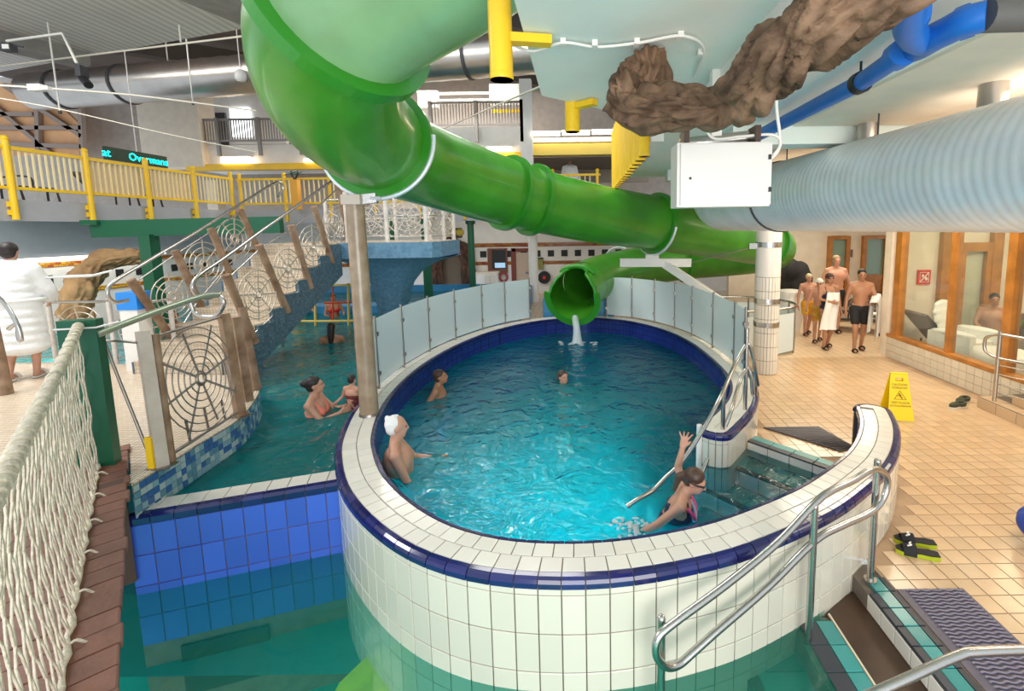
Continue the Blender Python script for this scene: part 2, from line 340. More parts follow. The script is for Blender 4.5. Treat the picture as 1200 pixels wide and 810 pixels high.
def copy_tree(o, parent=None):
    c = o.copy(); C.objects.link(c)
    if parent is not None: c.parent = parent
    for ch in list(o.children): copy_tree(ch, c)
    return c
def spline(pts, step=None, n=8, closed=False):
    P = [Vector(p) for p in pts]; k = len(P); out = []
    for i in range(k if closed else k - 1):
        p0 = P[(i - 1) % k] if (closed or i > 0) else P[0]; p1 = P[i]; p2 = P[(i + 1) % k]; p3 = P[(i + 2) % k] if (closed or i + 2 < k) else P[-1]
        for j in range(n):
            t = j / n
            out.append(0.5 * ((2 * p1) + (p2 - p0) * t + (2 * p0 - 5 * p1 + 4 * p2 - p3) * t * t + (3 * p1 - p0 - 3 * p2 + p3) * t ** 3))
    if not closed: out.append(P[-1])
    return out
class Path:
    def __init__(s, pts):
        s.p = [Vector((q[0], q[1], 0)) for q in pts]; s.c = [0.0]
        for a, b in zip(s.p, s.p[1:]): s.c.append(s.c[-1] + (b - a).length)
        s.L = s.c[-1]
    def at(s, t):
        t = max(0, min(s.L, t)); lo, hi = 0, len(s.c) - 1
        while hi - lo > 1:
            m = (lo + hi) // 2
            if s.c[m] <= t: lo = m
            else: hi = m
        k = (t - s.c[lo]) / max(1e-9, s.c[hi] - s.c[lo]); return s.p[lo].lerp(s.p[hi], k)
    def nrm(s, t):
        d = s.at(t + 0.06) - s.at(t - 0.06); d.normalize(); return Vector((-d.y, d.x, 0))
    def off(s, t, d, z=0.0):
        q = s.at(t) + s.nrm(t) * d; return Vector((q.x, q.y, z))
# ================================================================== OVAL POOL
ZR = 0.62; ZW = 0.28; ZL = -0.12; ZP = 0.78; ZQ = 0.48
inner = [(3.12, 4.98), (3.0, 4.72), (2.86, 4.48), (2.64, 4.18), (2.41, 3.93), (2.19, 3.74), (1.97, 3.57), (1.75, 3.41), (1.5, 3.26), (1.15, 3.08), (.85, 2.95), (.58, 2.87), (.31, 2.81), (.06, 2.78), (-.2, 2.78), (-.47, 2.81), (-.72, 2.88), (-.97, 3.0), (-1.22, 3.18), (-1.48, 3.42), (-1.72, 3.7), (-1.95, 4.07), (-2.13, 4.45), (-2.34, 5.15), (-2.44, 5.85), (-2.46, 6.57), (-2.38, 7.4), (-2.2, 8.2), (-1.9, 8.98), (-1.5, 9.62), (-1.06, 10.06), (-.7, 10.28), (-.2, 10.42), (.38, 10.37), (1.0, 10.05), (1.48, 9.45), (1.79, 8.78), (1.96, 8.07), (2.03, 7.4), (2.05, 6.74), (2.03, 6.2), (1.93, 5.7), (1.74, 5.25), (1.5, 4.88), (1.24, 4.55)]
RIM = Path([p for p in spline([(x, y, 0) for x, y in inner], n=8)])
NT = int(round(RIM.L / 0.125)); TS = RIM.L / NT
pool = thing('oval_pool', 'raised oval plunge pool with white tiled rim and navy edging', 'pool', (0, 0, 0))
def dist(p): return (Vector(p) - EYE).length
def ribbon(profile, s0=0.0, s1=None, n=260, closed_prof=True):
    """sweep a (offset, z) profile along the rim"""
    s1 = RIM.L if s1 is None else s1; vs = []; k = len(profile); mb = MB()
    for i in range(n + 1):
        t = s0 + (s1 - s0) * i / n
        for d, z in profile: vs.append(RIM.off(t, d, z))
    fs = [(i * k + j, (i + 1) * k + j, (i + 1) * k + (j + 1) % k, i * k + (j + 1) % k) for i in range(n) for j in range(k if closed_prof else k - 1)]
    mb.add(vs, fs)
    if closed_prof: mb.add(vs[:k], [tuple(range(k))]); mb.add(vs[-k:], [tuple(range(k - 1, -1, -1))])
    return mb
ribbon([(-0.02, -0.95), (-0.02, 0.60), (-0.01, ZR - 0.006), (0.27, ZR - 0.006), (0.298, ZR - 0.04), (0.298, -1.4), (0.1, -1.4)]).build('rim_body', GROUT, pool)
ribbon([(-0.025, -0.94), (-0.025, 0.56)], closed_prof=False).build('inner_wall', BASIN, pool)
tiles = []   # (distance, name, MB, material)
g = 0.003
def seg(i, h=0.0): return (i + h) * TS + g, (i + 1 + h) * TS - g
BN = [(0.255, ZR + 0.002), (0.285, ZR), (0.303, ZR - 0.012), (0.314, ZR - 0.03), (0.315, ZR - 0.062), (0.255, ZR - 0.062)]
BI = [(-0.004, ZR + 0.001), (-0.03, ZR - 0.004), (-0.042, ZR - 0.02), (-0.042, ZR - 0.06), (-0.004, ZR - 0.06)]
for i in range(NT):
    a, b = seg(i); c = RIM.off((a + b) / 2, 0.12, ZR)
    for row in (0, 1):
        h = 0.5 if row == 0 else 0.0
        a, b = seg(i, h)
        if b > RIM.L: b = RIM.L - g
        if b - a < 0.02: continue
        d0, d1 = (0.003, 0.122) if row == 0 else (0.128, 0.248)
        mb = MB().piece([RIM.off(a, d0, ZR - 0.008), RIM.off(b, d0, ZR - 0.008), RIM.off(b, d1, ZR - 0.008), RIM.off(a, d1, ZR - 0.008)], (0, 0, 1), 0.010 + random.uniform(-0.0008, 0.0008))
        tiles.append((dist(c), 'rim_tile', mb, WT))
    a, b = seg(i)
    for nm, prof in (('edge_tile', BN), ('inner_edge_tile', BI)):
        k = len(prof); vs = [RIM.off(a, d, z) for d, z in prof] + [RIM.off(b, d, z) for d, z in prof]
        fs = [(j, k + j, k + (j + 1) % k, (j + 1) % k) for j in range(k)] + [tuple(range(k)), tuple(range(2 * k - 1, k - 1, -1))]
        if nm == 'inner_edge_tile': fs = [tuple(reversed(f)) for f in fs]
        tiles.append((dist(c), nm, MB().add(vs, fs), NAVY))
    # outer wall tiles: only where the outside of the wall shows
    s = (a + b) / 2; p = RIM.off(s, 0.31); n_ = RIM.nrm(s)
    if n_.dot(Vector((0, 0, 0)) - Vector((p.x, p.y, 0))) > -0.6 or (p.x > 0.8 and p.y < 5.9):
        rows = [(0.552, 0.515), (0.509, 0.262), (0.256, 0.009), (0.003, -0.244), (-0.25, -0.5), (-0.506, -0.76), (-0.766, -1.02), (-1.026, -1.28)]
        for z1, z0 in rows:
            if z1 < 0.2 and p.x > 2.35: z0 = max(z0, 0.0)
            if z1 < 0.003: 
                if p.x > 2.2 or s > RIM.L * 0.5: continue
            if z1 - z0 < 0.008: continue
            q = [RIM.off(a, 0.299, z0), RIM.off(b, 0.299, z0), RIM.off(b, 0.299, z1), RIM.off(a, 0.299, z1)]
            tiles.append((dist(RIM.off(s, 0.3, z1)), 'wall_tile', MB().piece(q, n_, 0.008), WALLT))
# rounded tips at both ends of the rim
for s_end, sg in ((0.0, -1), (RIM.L, 1)):
    c = RIM.off(s_end, 0.125); t = RIM.at(min(RIM.L, s_end + 0.03)) - RIM.at(max(0, s_end - 0.03)); t.normalize(); t = t * sg; n_ = RIM.nrm(s_end)
    def arc(r, a, z): return Vector((0, 0, z)) + Vector((c.x, c.y, 0)) + n_ * (r * math.cos(a)) + t * (r * 0.75 * math.sin(a))
    K = 8; core = [arc(0.172, PI * j / 16, 0) for j in range(17)]
    mb = MB().poly([(p.x, p.y) for p in core], -1.4, ZR - 0.005); mb.build('rim_end', GROUT, pool)
    for j in range(K):
        a0, a1 = PI * j / K + 0.02, PI * (j + 1) / K - 0.02
        prof = [(0.127, ZR + 0.002), (0.16, ZR), (0.180, ZR - 0.014), (0.19, ZR - 0.032), (0.19, ZR - 0.062), (0.127, ZR - 0.062)]
        vs = [arc(r, a0, z) for r, z in prof] + [arc(r, a1, z) for r, z in prof]; k = 6
        fs = [(q, k + q, k + (q + 1) % k, (q + 1) % k) for q in range(k)] + [tuple(range(k)), tuple(range(2 * k - 1, k - 1, -1))]
        tiles.append((dist(c), 'edge_tile', MB().add(vs, fs), NAVY))
        for z1, z0 in [(0.552, 0.515), (0.509, 0.262), (0.256, 0.009)]:
            q = [arc(0.174, a0, z0), arc(0.174, a1, z0), arc(0.174, a1, z1), arc(0.174, a0, z1)]
            am = (a0 + a1) / 2; tiles.append((dist(c), 'wall_tile', MB().piece(q, (n_ * math.cos(am) + t * math.sin(am)), 0.008), WALLT))
    top = MB()
    for j in range(4):
        a0, a1 = PI * j / 4, PI * (j + 1) / 4
        tiles.append((dist(c), 'rim_tile', MB().prism([arc(0.0, a0, ZR - 0.006), arc(0.122, a0 + 0.02, ZR - 0.006), arc(0.122, (a0 + a1) / 2, ZR - 0.006), arc(0.122, a1 - 0.02, ZR - 0.006)], (0, 0, 0.008)), WT))
def place(tiles, parent, keep=298):
    by = {}
    for t in tiles: by.setdefault(t[1], []).append(t)
    for nm, L in by.items():
        L.sort(key=lambda t: t[0])
        for d, _, mb, m in L[:keep]: mb.build(nm, m, parent)
        if len(L) > keep:
            rest = MB()
            for d, _, mb, m in L[keep:]: rest.add(mb.v, mb.f)
            tag(rest.build(nm, L[0][3], parent), kind='stuff')
place(tiles, pool)
# basin floor and water
ring = [RIM.off(RIM.L * i / 220, 0.02) for i in range(221)]
stepA = at(987, 545, 0.37); stepB = at(889, 512, 0.37); stepA.z = stepB.z = 0
ringxy = [(p.x, p.y) for p in ring]
ctr = [(1.35, 4.62), (1.72, 5.1), (1.95, 5.45)]
bfloor = [(p.x, p.y) for p in ring]
MB().poly(bfloor, -0.92).build('basin_floor', FLOORB, pool)
wpts = [(p.x, p.y) for p in [RIM.off(RIM.L * i / 220, -0.03) for i in range(0, 215)]]
# entry steps between the two arms of the rim: deck edge runs from stepB to stepA, treads go down into the pool
sd = (stepA - stepB).normalized(); sn = Vector((sd.y, -sd.x, 0)) ; sn = -sn if sn.dot(Vector((-1, -1, 0))) < 0 else sn
steps = thing('pool_steps', 'teal and slate tiled steps descending into the oval pool', 'steps', (0, 0, 0))
tl = []
def sp(a, b, z): q = stepB + sd * a + sn * b; return Vector((q.x, q.y, z))
Lst = (stepA - stepB).length
levels = [(0.0, 0.17, 0.37), (0.17, 0.50, 0.20), (0.50, 0.83, 0.03), (0.83, 1.16, -0.15), (1.16, 1.6, -0.34)]
for k, (b0, b1, z) in enumerate(levels):
    e0, e1 = -0.05 - 0.55 * min(1, k * 0.5) , Lst + 0.05 + 0.0
    e0 = -0.04 - (0.0, 0.12, 0.42, 0.7, 1.0)[k]; e1 = Lst + (0.02, -0.16, -0.35, -0.5, -0.6)[k]
    e0 = max(e0, -0.6)
    mb = MB(); mb.prism([sp(e0, b0, -0.92), sp(e1, b0, -0.92), sp(e1, b1, -0.92), sp(e0, b1, -0.92)], (0, 0, z + 0.91))
    mb.build('step_block', GROUT, steps)
    n_ = max(3, int((e1 - e0) / 0.2)); w_ = (e1 - e0) / n_
    for j in range(n_):
        x0, x1 = e0 + j * w_ + g, e0 + (j + 1) * w_ - g
        tl.append((0, 'tread_tile', MB().piece([sp(x0, b0 + g, z - 0.012), sp(x1, b0 + g, z - 0.012), sp(x1, b1 - 0.066, z - 0.012), sp(x0, b1 - 0.066, z - 0.012)], (0, 0, 1), 0.014), TEALT))
        tl.append((0, 'nosing_tile', MB().piece([sp(x0, b1 - 0.06, z - 0.012), sp(x1, b1 - 0.06, z - 0.012), sp(x1, b1 + 0.006, z - 0.012), sp(x0, b1 + 0.006, z - 0.012)], (0, 0, 1), 0.014), SLATE))
        tl.append((0, 'riser_tile', MB().piece([sp(x0, b1, z - 0.165), sp(x1, b1, z - 0.165), sp(x1, b1, z - 0.016), sp(x0, b1, z - 0.016)], sn, 0.006), WT))
place(tl, steps)
# water surface of the oval pool
wp = []
for i in range(0, 221):
    s = RIM.L * i / 220
    if RIM.L - s < 0.05 or s < 0.05: continue
    q = RIM.off(s, -0.01); wp.append((q.x, q.y))
wpoly = [sp(Lst - 0.03, 0.168, 0), ] + [Vector((x, y, 0)) for x, y in wp] + [sp(-0.5, 0.62, 0), sp(-0.02, 0.168, 0)]
# keep only the rim points below the sill line
wpoly = [p for p in wpoly if (p - stepB).dot(sn) > 0.16 or p.y > 5.5 or p.x < 1.9]
tag(MB().poly([(p.x, p.y) for p in wpoly], ZW).build('pool_water', W_OVAL), 'rippling deep teal water filling the oval pool', 'water', kind='stuff')
# ================================================================== DECK FLOOR
outer = [RIM.off(RIM.L * i / 220, 0.29) for i in range(221)]
iA = 0; far_i = max(range(221), key=lambda i: outer[i].y)
XE = 2.25
right_near = [p for p in outer[:80] if p.x > XE - 0.05]
deckpoly = [(XE, -1.5), (XE, right_near[-1].y)] + [(p.x, p.y) for p in reversed(right_near)] + [(3.32, 5.05), (2.92, 4.95), (stepA.x + 0.12, stepA.y + 0.16), (stepB.x + 0.14, stepB.y + 0.12)]
deckpoly += [(p.x, p.y) for p in reversed(outer[far_i:213]) if p.y > 5.65]
deckpoly += [(-1.9, 10.75), (-1.9, 19.2), (12, 19.2), (12, -1.5)]
fl = struct('floor', MB().poly(deckpoly, -0.004), DECKG)
def inside(x, y, P):
    r = False; n = len(P); j = n - 1
    for i in range(n):
        if (P[i][1] > y) != (P[j][1] > y) and x < (P[j][0] - P[i][0]) * (y - P[i][1]) / (P[j][1] - P[i][1]) + P[i][0]: r = not r
        j = i
    return r
T = 0.155; h = T / 2 - 0.0035
unit = MB().piece([(-h, -h, 0), (h, -h, 0), (h, h, 0), (-h, h, 0)], (0, 0, 1), 0.004, 0.0015).mesh('floor_tile'); unit.materials.append(DECKT)
cells = []
for i in range(0, 60):
    for j in range(-2, 60):
        x, y = XE + 0.02 + (i + 0.5) * T, 1.0 + (j + 0.5) * T
        if all(inside(x + a * h, y + b * h, deckpoly) for a in (-1, 1) for b in (-1, 1)) and x < 6.05 and y < 9 and x / max(y, 0.1) < 2.2: cells.append((math.hypot(x, y), x, y))
cells.sort(); rest = MB()
cells.sort(key=lambda c: (c[1] / c[2] > 1.0 or c[2] < 2.2, c[0]))
vis = [c for c in cells if c[2] > 1.4]
for k, (d, x, y) in enumerate(vis):
    if k < 298: link('floor_tile', unit, None, fl, (x, y, -0.002))
    else: rest.add([(v[0] + x, v[1] + y, v[2] - 0.002) for v in [tuple(q.co) for q in unit.vertices]], [tuple(p.vertices) for p in unit.polygons])
tag(rest.build('floor_tile', DECKT, fl), kind='stuff')
DECKB = brickmat('deck_tiles_far', (0.70, 0.53, 0.35), (0.76, 0.57, 0.38), (0.42, 0.28, 0.17), T, T, 0.004, axes='XY', rough=0.25)
MB().poly([(2.3, 9.02), (12, 9.02), (12, 19.2), (-1.9, 19.2), (-1.9, 11.0), (1.0, 11.0), (2.2, 9.4)], -0.002).build('far_paving', DECKB, fl)
# ================================================================== LOWER POOL (in front)
lp = thing('lower_pool', 'teal lower pool basin curving in front of the oval pool', 'pool')
near_outer = [RIM.off(RIM.L * i / 220, 0.305) for i in range(0, 110)]
near_outer = [p for p in near_outer if p.x < 1.8 and p.y < 4.0]
EX = 2.06
e_line = [(EX, 3.3), (EX, -1.2), (0.4, -1.2), (-4.6, 3.9), (-3.45, 3.24)]
lowp = [(p.x, p.y) for p in reversed(near_outer)]
lowp = [(-2.12, 3.72)] + [q for q in lowp if q[1] < 3.7] + [(1.68, 2.98)]
water_low = lowp + [(1.72, 2.95), (1.72, -1.2), (0.4, -1.2), (-4.3, 3.4), (-3.45, 3.27)]
tag(MB().poly(water_low, ZL).build('pool_water', W_LOW), 'clear green water in the lower pool beneath the white tiled wall', 'water', kind='stuff')
MB().poly([(-5, -1.5), (2.3, -1.5), (2.3, 3.6), (-2.0, 4.0), (-5, 4.0)], -1.35).build('basin_floor', TEALF, lp)
yl = [at(x, y, -0.6) for x, y in ((469, 742), (492, 765), (520, 800), (545, 850), (370, 850), (398, 800), (424, 775), (440, 758))]
MB().poly([(p.x, p.y) for p in yl], -0.7, -0.6).build('yellow_ledge', YELF, lp)
# curb of the left pool facing the lower pool
ca, cb_ = Vector((-3.47, 3.27, 0)), Vector((-2.05, 3.74, 0)); cd = (cb_ - ca).normalized(); cn = Vector((cd.y, -cd.x, 0))
def cp(a, b, z): q = ca + cd * a + cn * b; return Vector((q.x, q.y, z))
LC = (cb_ - ca).length
curb = thing('pool_curb', 'white topped pool curb with navy edge above blue tiled face', 'curb')
MB().prism([cp(0, -0.005, -1.4), cp(LC, -0.005, -1.4), cp(LC, -0.25, -1.4), cp(0, -0.25, -1.4)], (0, 0, 1.912)).build('curb_body', GROUT, curb)
nC = 10; wC = LC / nC
for j in range(nC):
    x0, x1 = j * wC + g, (j + 1) * wC - g
    MB().piece([cp(x0, -0.06, 0.512), cp(x1, -0.06, 0.512), cp(x1, -0.235, 0.512), cp(x0, -0.235, 0.512)], (0, 0, 1), 0.01).build('top_tile', WT, curb)
    MB().prism([cp(x0, -0.055, 0.45), cp(x0, 0.01, 0.45), cp(x0, 0.012, 0.5), cp(x0, -0.01, 0.522), cp(x0, -0.055, 0.525)], cd * (x1 - x0)).build('edge_tile', NAVY, curb)
    for z0, z1 in ((0.20, 0.443), (-0.055, 0.194), (-0.31, -0.061), (-0.56, -0.316)):
        MB().piece([cp(x0, -0.004, z0), cp(x1, -0.004, z0), cp(x1, -0.004, z1), cp(x0, -0.004, z1)], cn, 0.008).build('face_tile', BLUET, curb)
MB().prism([cp(0.25, 0.004, -1.05), cp(0.85, 0.004, -1.05), cp(0.85, 0.004, -0.62), cp(0.25, 0.004, -0.62)], cn * 0.03).build('inlet_grille', BLACK, curb)
# deck edge, gutter and steps of the lower pool
ds = thing('pool_edge', 'teal and slate deck edge with brown overflow gutter at lower right', 'pool edge')
y0, y1 = 1.0, 3.36
MB().box((2.155, (y0 + y1) / 2, -0.72), (0.19, y1 - y0, 1.4)).build('edge_body', GROUT, ds)
n_ = 16; w_ = (y1 - y0) / n_
for j in range(n_):
    a, b = y0 + j * w_ + g, y0 + (j + 1) * w_ - g
    for x0, x1, m, nm in ((2.062, 2.115, SLATE, 'slate_tile'), (2.12, 2.215, TEALT, 'teal_tile'), (2.22, 2.262, SLATE, 'slate_tile')):
        bb = min(b, 3.05 if x0 < 2.1 else 3.2)
        if bb - a < 0.03: continue
        MB().piece([(x0, a, -0.018), (x1, a, -0.018), (x1, bb, -0.018), (x0, bb, -0.018)], (0, 0, 1), 0.022).build(nm, m, ds)
    if b < 3.15: MB().piece([(2.06, a, -0.135), (2.06, b, -0.135), (2.06, b, -0.022), (2.06, a, -0.022)], (-1, 0, 0), 0.006).build('face_tile', WT, ds)
MB().prism([(1.76, 1.0, -0.2), (2.055, 1.0, -0.2), (2.055, 3.22, -0.2), (1.93, 3.18, -0.2), (1.74, 3.02, -0.2)], (0, 0, 0.06)).build('gutter', BROWN, ds)
MB().bar((1.745, 1.0, -0.115), (1.745, 3.0, -0.115), 0.012, 0.012).build('gutter_lip', mat('cream_lip', (0.75, 0.66, 0.48), 0.5), ds)
MB().box((1.60, 2.0, -0.32), (0.27, 2.0, 0.36)).build('water_step', GROUT, ds)
for j in range(10):
    a, b = 1.05 + j * 0.19 + g, 1.05 + (j + 1) * 0.19 - g
    MB().piece([(1.625, a, -0.145), (1.735, a, -0.145), (1.735, b, -0.145), (1.625, b, -0.145)], (0, 0, 1), 0.03).build('teal_tile', TEALT, ds)
    MB().piece([(1.50, a, -0.145), (1.618, a, -0.145), (1.618, b, -0.145), (1.50, b, -0.145)], (0, 0, 1), 0.03).build('slate_tile', SLATE, ds)
    MB().piece([(1.15, a, -0.33), (1.47, a, -0.33), (1.47, b, -0.33), (1.15, b, -0.33)], (0, 0, 1), 0.02).build('teal_tile', TEALT, ds)
    MB().piece([(1.06, a, -0.33), (1.145, a, -0.33), (1.145, b, -0.33), (1.06, b, -0.33)], (0, 0, 1), 0.02).build('slate_tile', SLATE, ds)
MB().box((1.26, 2.0, -0.6), (0.4, 1.95, 0.53)).build('water_step', GROUT, ds)
# ================================================================== LEFT POOL
lf = thing('left_pool', 'large teal leisure pool left of the oval pool', 'pool')
lo = [(p.x, p.y) for p in outer if p.x < -1.5 and 3.75 < p.y < 10.0]
edge = [(-3.44, 3.5), (-2.15, 3.86)] + lo + [(-1.9, 10.0), (-1.9, 16.5), (-11.8, 16.5), (-11.8, 6.6), (-7.6, 6.6), (-5.2, 6.3), (-3.45, 4.3)]
tag(MB().poly(edge, ZQ).build('pool_water', W_LEFT), 'wavy blue green water in the leisure pool at left', 'water', kind='stuff')
MB().poly([(-12, 3.2), (-1.7, 3.2), (-1.7, 17), (-12, 17)], -0.75).build('basin_floor', DEEP, lf)
MB().box((-6.9, 16.6, 0.2), (10, 0.2, 1.0)).build('basin_wall', mat('pool_blue_wall', (0.03, 0.22, 0.45), 0.3), lf)
MB().box((-1.85, 13.3, 0.2), (0.2, 6.5, 0.9)).build('basin_wall', MATS['pool_blue_wall'], lf)
# ---- tan tiled platform at left with mosaic edge
pe = [at(154, 568, ZP), at(172, 557, ZP), at(200, 540, ZP), at(240, 515, ZP), at(280, 490, ZP), at(300, 466, ZP), at(303, 455, ZP)]
pe = [(p.x, p.y) for p in pe] + [(-4.25, 5.75), (-4.72, 6.1)]
pes = [(p.x, p.y) for p in spline([(x, y, 0) for x, y in pe], n=5)]
platpoly = pes + [(-5.2, 6.35), (-7.8, 6.7), (-12.33, 6.7), (-12.33, 2.6), (-5.08, 2.78), (-3.98, 3.86)]
pf = thing('tiled_platform', 'tan tiled pool platform at left with blue mosaic curved edge', 'platform')
MB().poly(platpoly, ZP - 0.08, ZP).build('platform_top', TAN, pf)
vs = [(x, y, -0.8 if y > 3.75 else 0.5) for x, y in pes + [(-5.2, 6.35), (-7.8, 6.7), (-12.33, 6.7)]] + [(x, y, ZP - 0.012) for x, y in pes + [(-5.2, 6.35), (-7.8, 6.7), (-12.33, 6.7)]]
k = len(vs) // 2
mw = MB(); mw.add(vs, [(i, i + 1, k + i + 1, k + i) for i in range(k - 1)]); mw.build('mosaic_wall', MOSA, pf)
# individual mosaic pieces on the near part of the curved edge
PP = Path(pes); ms = MB(); nm_ = 46; k = 0
mcol = [mat('mosaic_a', (0.04, 0.12, 0.32), 0.15), mat('mosaic_b', (0.20, 0.36, 0.42), 0.2), mat('mosaic_c', (0.36, 0.47, 0.48), 0.2), mat('mosaic_d', (0.10, 0.24, 0.32), 0.2)]
for c_ in range(int(2.6 / 0.056)):
    for r_ in range(5):
        s0 = c_ * 0.056; z1 = ZP - 0.02 - r_ * 0.056
        n_ = -PP.nrm(s0 + 0.02)
        q = [PP.off(s0 + 0.003, -0.003, z1 - 0.05), PP.off(s0 + 0.053, -0.003, z1 - 0.05), PP.off(s0 + 0.053, -0.003, z1), PP.off(s0 + 0.003, -0.003, z1)]
        if k < 296: MB().piece(q, n_, 0.005, 0.001).build('mosaic_tile', random.choice(mcol), pf)
        else: ms.piece(q, n_, 0.005, 0.001)
        k += 1
if ms.v: tag(ms.build('mosaic_tile', mcol[1], pf), kind='stuff')
# white nosing strips along the platform edge
for d in (0.02, 0.05, 0.08, 0.11):
    MB().tube([PP.off(PP.L * i / 40, d + 0.01, ZP + 0.002) for i in range(41)], 0.006, 4).build('edge_rib', WT, pf)
# ================================================================== RIGHT SIDE: window wall, lounge behind it
XW = 6.15
wr = struct('wall_right', MB().box((XW + 0.12, 5.5, 0.205), (0.22, 7.2, 0.41)), GROUT)
for r in range(3):
    for j in range(46):
        y = 9.1 - (j + 0.5) * 0.15
        if y < 2.4: continue
        MB().piece([(XW + 0.012, y - 0.072, r * 0.137 + 0.003), (XW + 0.012, y + 0.072, r * 0.137 + 0.003), (XW + 0.012, y + 0.072, r * 0.137 + 0.134), (XW + 0.012, y - 0.072, r * 0.137 + 0.134)], (-1, 0, 0), 0.008).build('wall_tile', MATS.get('sill_tile') or mat('sill_tile', (0.68, 0.60, 0.48), 0.25, rnd=0.05), wr)
w1 = tag(MB().box((XW + 0.1, 5.6, 0.445), (0.2, 7.0, 0.06)).build('window_1', WOOD), kind='structure')
posts = [(1049, 0.16), (1112, 0.07), (1181, 0.14), (1280, 0.1), (1420, 0.1)]
ys = []
for x, wd in posts:
    p = atX(x, 330, XW); ys.append(p.y)
    MB().box((XW + 0.1, p.y, 2.07), (0.14, wd, 3.2)).build('mullion', WOOD, w1)
for a, b in zip(ys, ys[1:]):
    MB().box((XW + 0.1, (a + b) / 2, 2.07), (0.012, abs(a - b) - 0.06, 3.2)).build('pane', CLEAR, w1)
struct('wall_side', MB().box((XW + 0.11, 9.2, 1.85), (0.2, 0.2, 3.7)).box((9.35, 9.45, 1.85), (6.0, 0.1, 3.7)), CREAM)
struct('wall_lounge', MB().box((10.4, 5.6, 1.85), (0.15, 8.2, 3.7)).box((8.5, 1.6, 1.85), (4, 0.15, 3.7)), CREAM)
# wooden door frame seen through the glass
d1 = tag(MB().box((7.42, 9.34, 1.75), (0.2, 0.12, 3.5)).build('door_1', WOOD), kind='structure')
MB().box((8.44, 9.34, 1.75), (0.2, 0.12, 3.5)).build('door_jamb', WOOD, d1)
MB().box((7.93, 9.34, 2.17), (0.82, 0.11, 0.18)).build('door_rail', WOOD, d1)
MB().box((7.76, 9.34, 1.1), (0.1, 0.1, 2.0)).build('door_stile', WOOD, d1)
MB().box((8.29, 9.34, 1.1), (0.12, 0.1, 2.0)).build('door_stile', WOOD, d1)
MB().box((7.94, 9.34, 1.1), (0.7, 0.01, 2.0)).build('pane', CLEAR, d1)
# far wall of the lounge corridor with wooden doors
struct('wall_far', MB().box((9.0, 14.9, 1.9), (8.4, 0.2, 3.8)), CREAM)
for k, (x0, x1) in enumerate(((969, 994), (1009, 1039))):
    p0, p1 = atY(x0, 330, 14.7), atY(x1, 330, 14.7); wdt = p1.x - p0.x
    dd = tag(MB().box((p0.x + 0.06, 14.75, 1.15), (0.12, 0.16, 2.3)).build('door_%d' % (k + 2), WOOD), kind='structure')
    MB().box((p1.x - 0.06, 14.75, 1.15), (0.12, 0.16, 2.3)).build('door_jamb', WOOD, dd)
    MB().box(((p0.x + p1.x) / 2, 14.75, 2.25), (wdt - 0.24, 0.16, 0.12)).build('door_head', WOOD, dd)
    MB().box(((p0.x + p1.x) / 2, 14.76, 0.98), (wdt - 0.24, 0.10, 0.16)).build('door_rail', WOOD, dd)
    MB().box(((p0.x + p1.x) / 2, 14.78, 1.6), (wdt - 0.24, 0.02, 1.2)).build('pane', mat('greenish_pane', (0.22, 0.33, 0.26), 0.2, coat=0.4) if k == 0 else MATS['greenish_pane'], dd)
    MB().box(((p0.x + p1.x) / 2, 14.77, 0.45), (wdt - 0.24, 0.06, 0.9)).build('door_panel', WOOD, dd)
p = atY(996, 297, 14.7); tag(MB().box(p, (0.16, 0.04, 0.24)).build('wall_plate', mat('plate_brown', (0.16, 0.09, 0.06), 0.5)), 'small dark notice plate between the two wooden doors at far right', 'sign')
# round tiled column
pc = at(896, 436, 0); colm = thing('tiled_column', 'round white tiled column with steel straps beside the oval pool', 'column', (pc.x, pc.y, 0))
MB().lathe([(0.205, 0.0), (0.205, 3.7)], (pc.x, pc.y, 0), 24).build('column_core', GROUT, colm)
for r in range(7):
    for j in range(24):
        a = 2 * PI * (j + 0.5) / 24
        if math.sin(a) > 0.45: continue
        n_ = Vector((math.cos(a), math.sin(a), 0)); tt = Vector((-n_.y, n_.x, 0)); z0 = 0.01 + r * 0.25
        c0 = Vector((pc.x, pc.y, 0)) + n_ * 0.204
        MB().piece([c0 - tt * 0.024 + Vector((0, 0, z0)), c0 + tt * 0.024 + Vector((0, 0, z0)), c0 + tt * 0.024 + Vector((0, 0, z0 + 0.242)), c0 - tt * 0.024 + Vector((0, 0, z0 + 0.242))], n_, 0.008, 0.002).build('column_tile', WT, colm)
MB().lathe([(0.214, 1.76), (0.214, 3.7)], (pc.x, pc.y, 0), 24).build('column_sleeve', mat('sleeve_white', (0.74, 0.71, 0.66), 0.3), colm)
for z in (0.86, 1.28, 2.28): MB().lathe([(0.222, z), (0.222, z + 0.09)], (pc.x, pc.y, 0), 24).build('steel_strap', STEEL, colm)
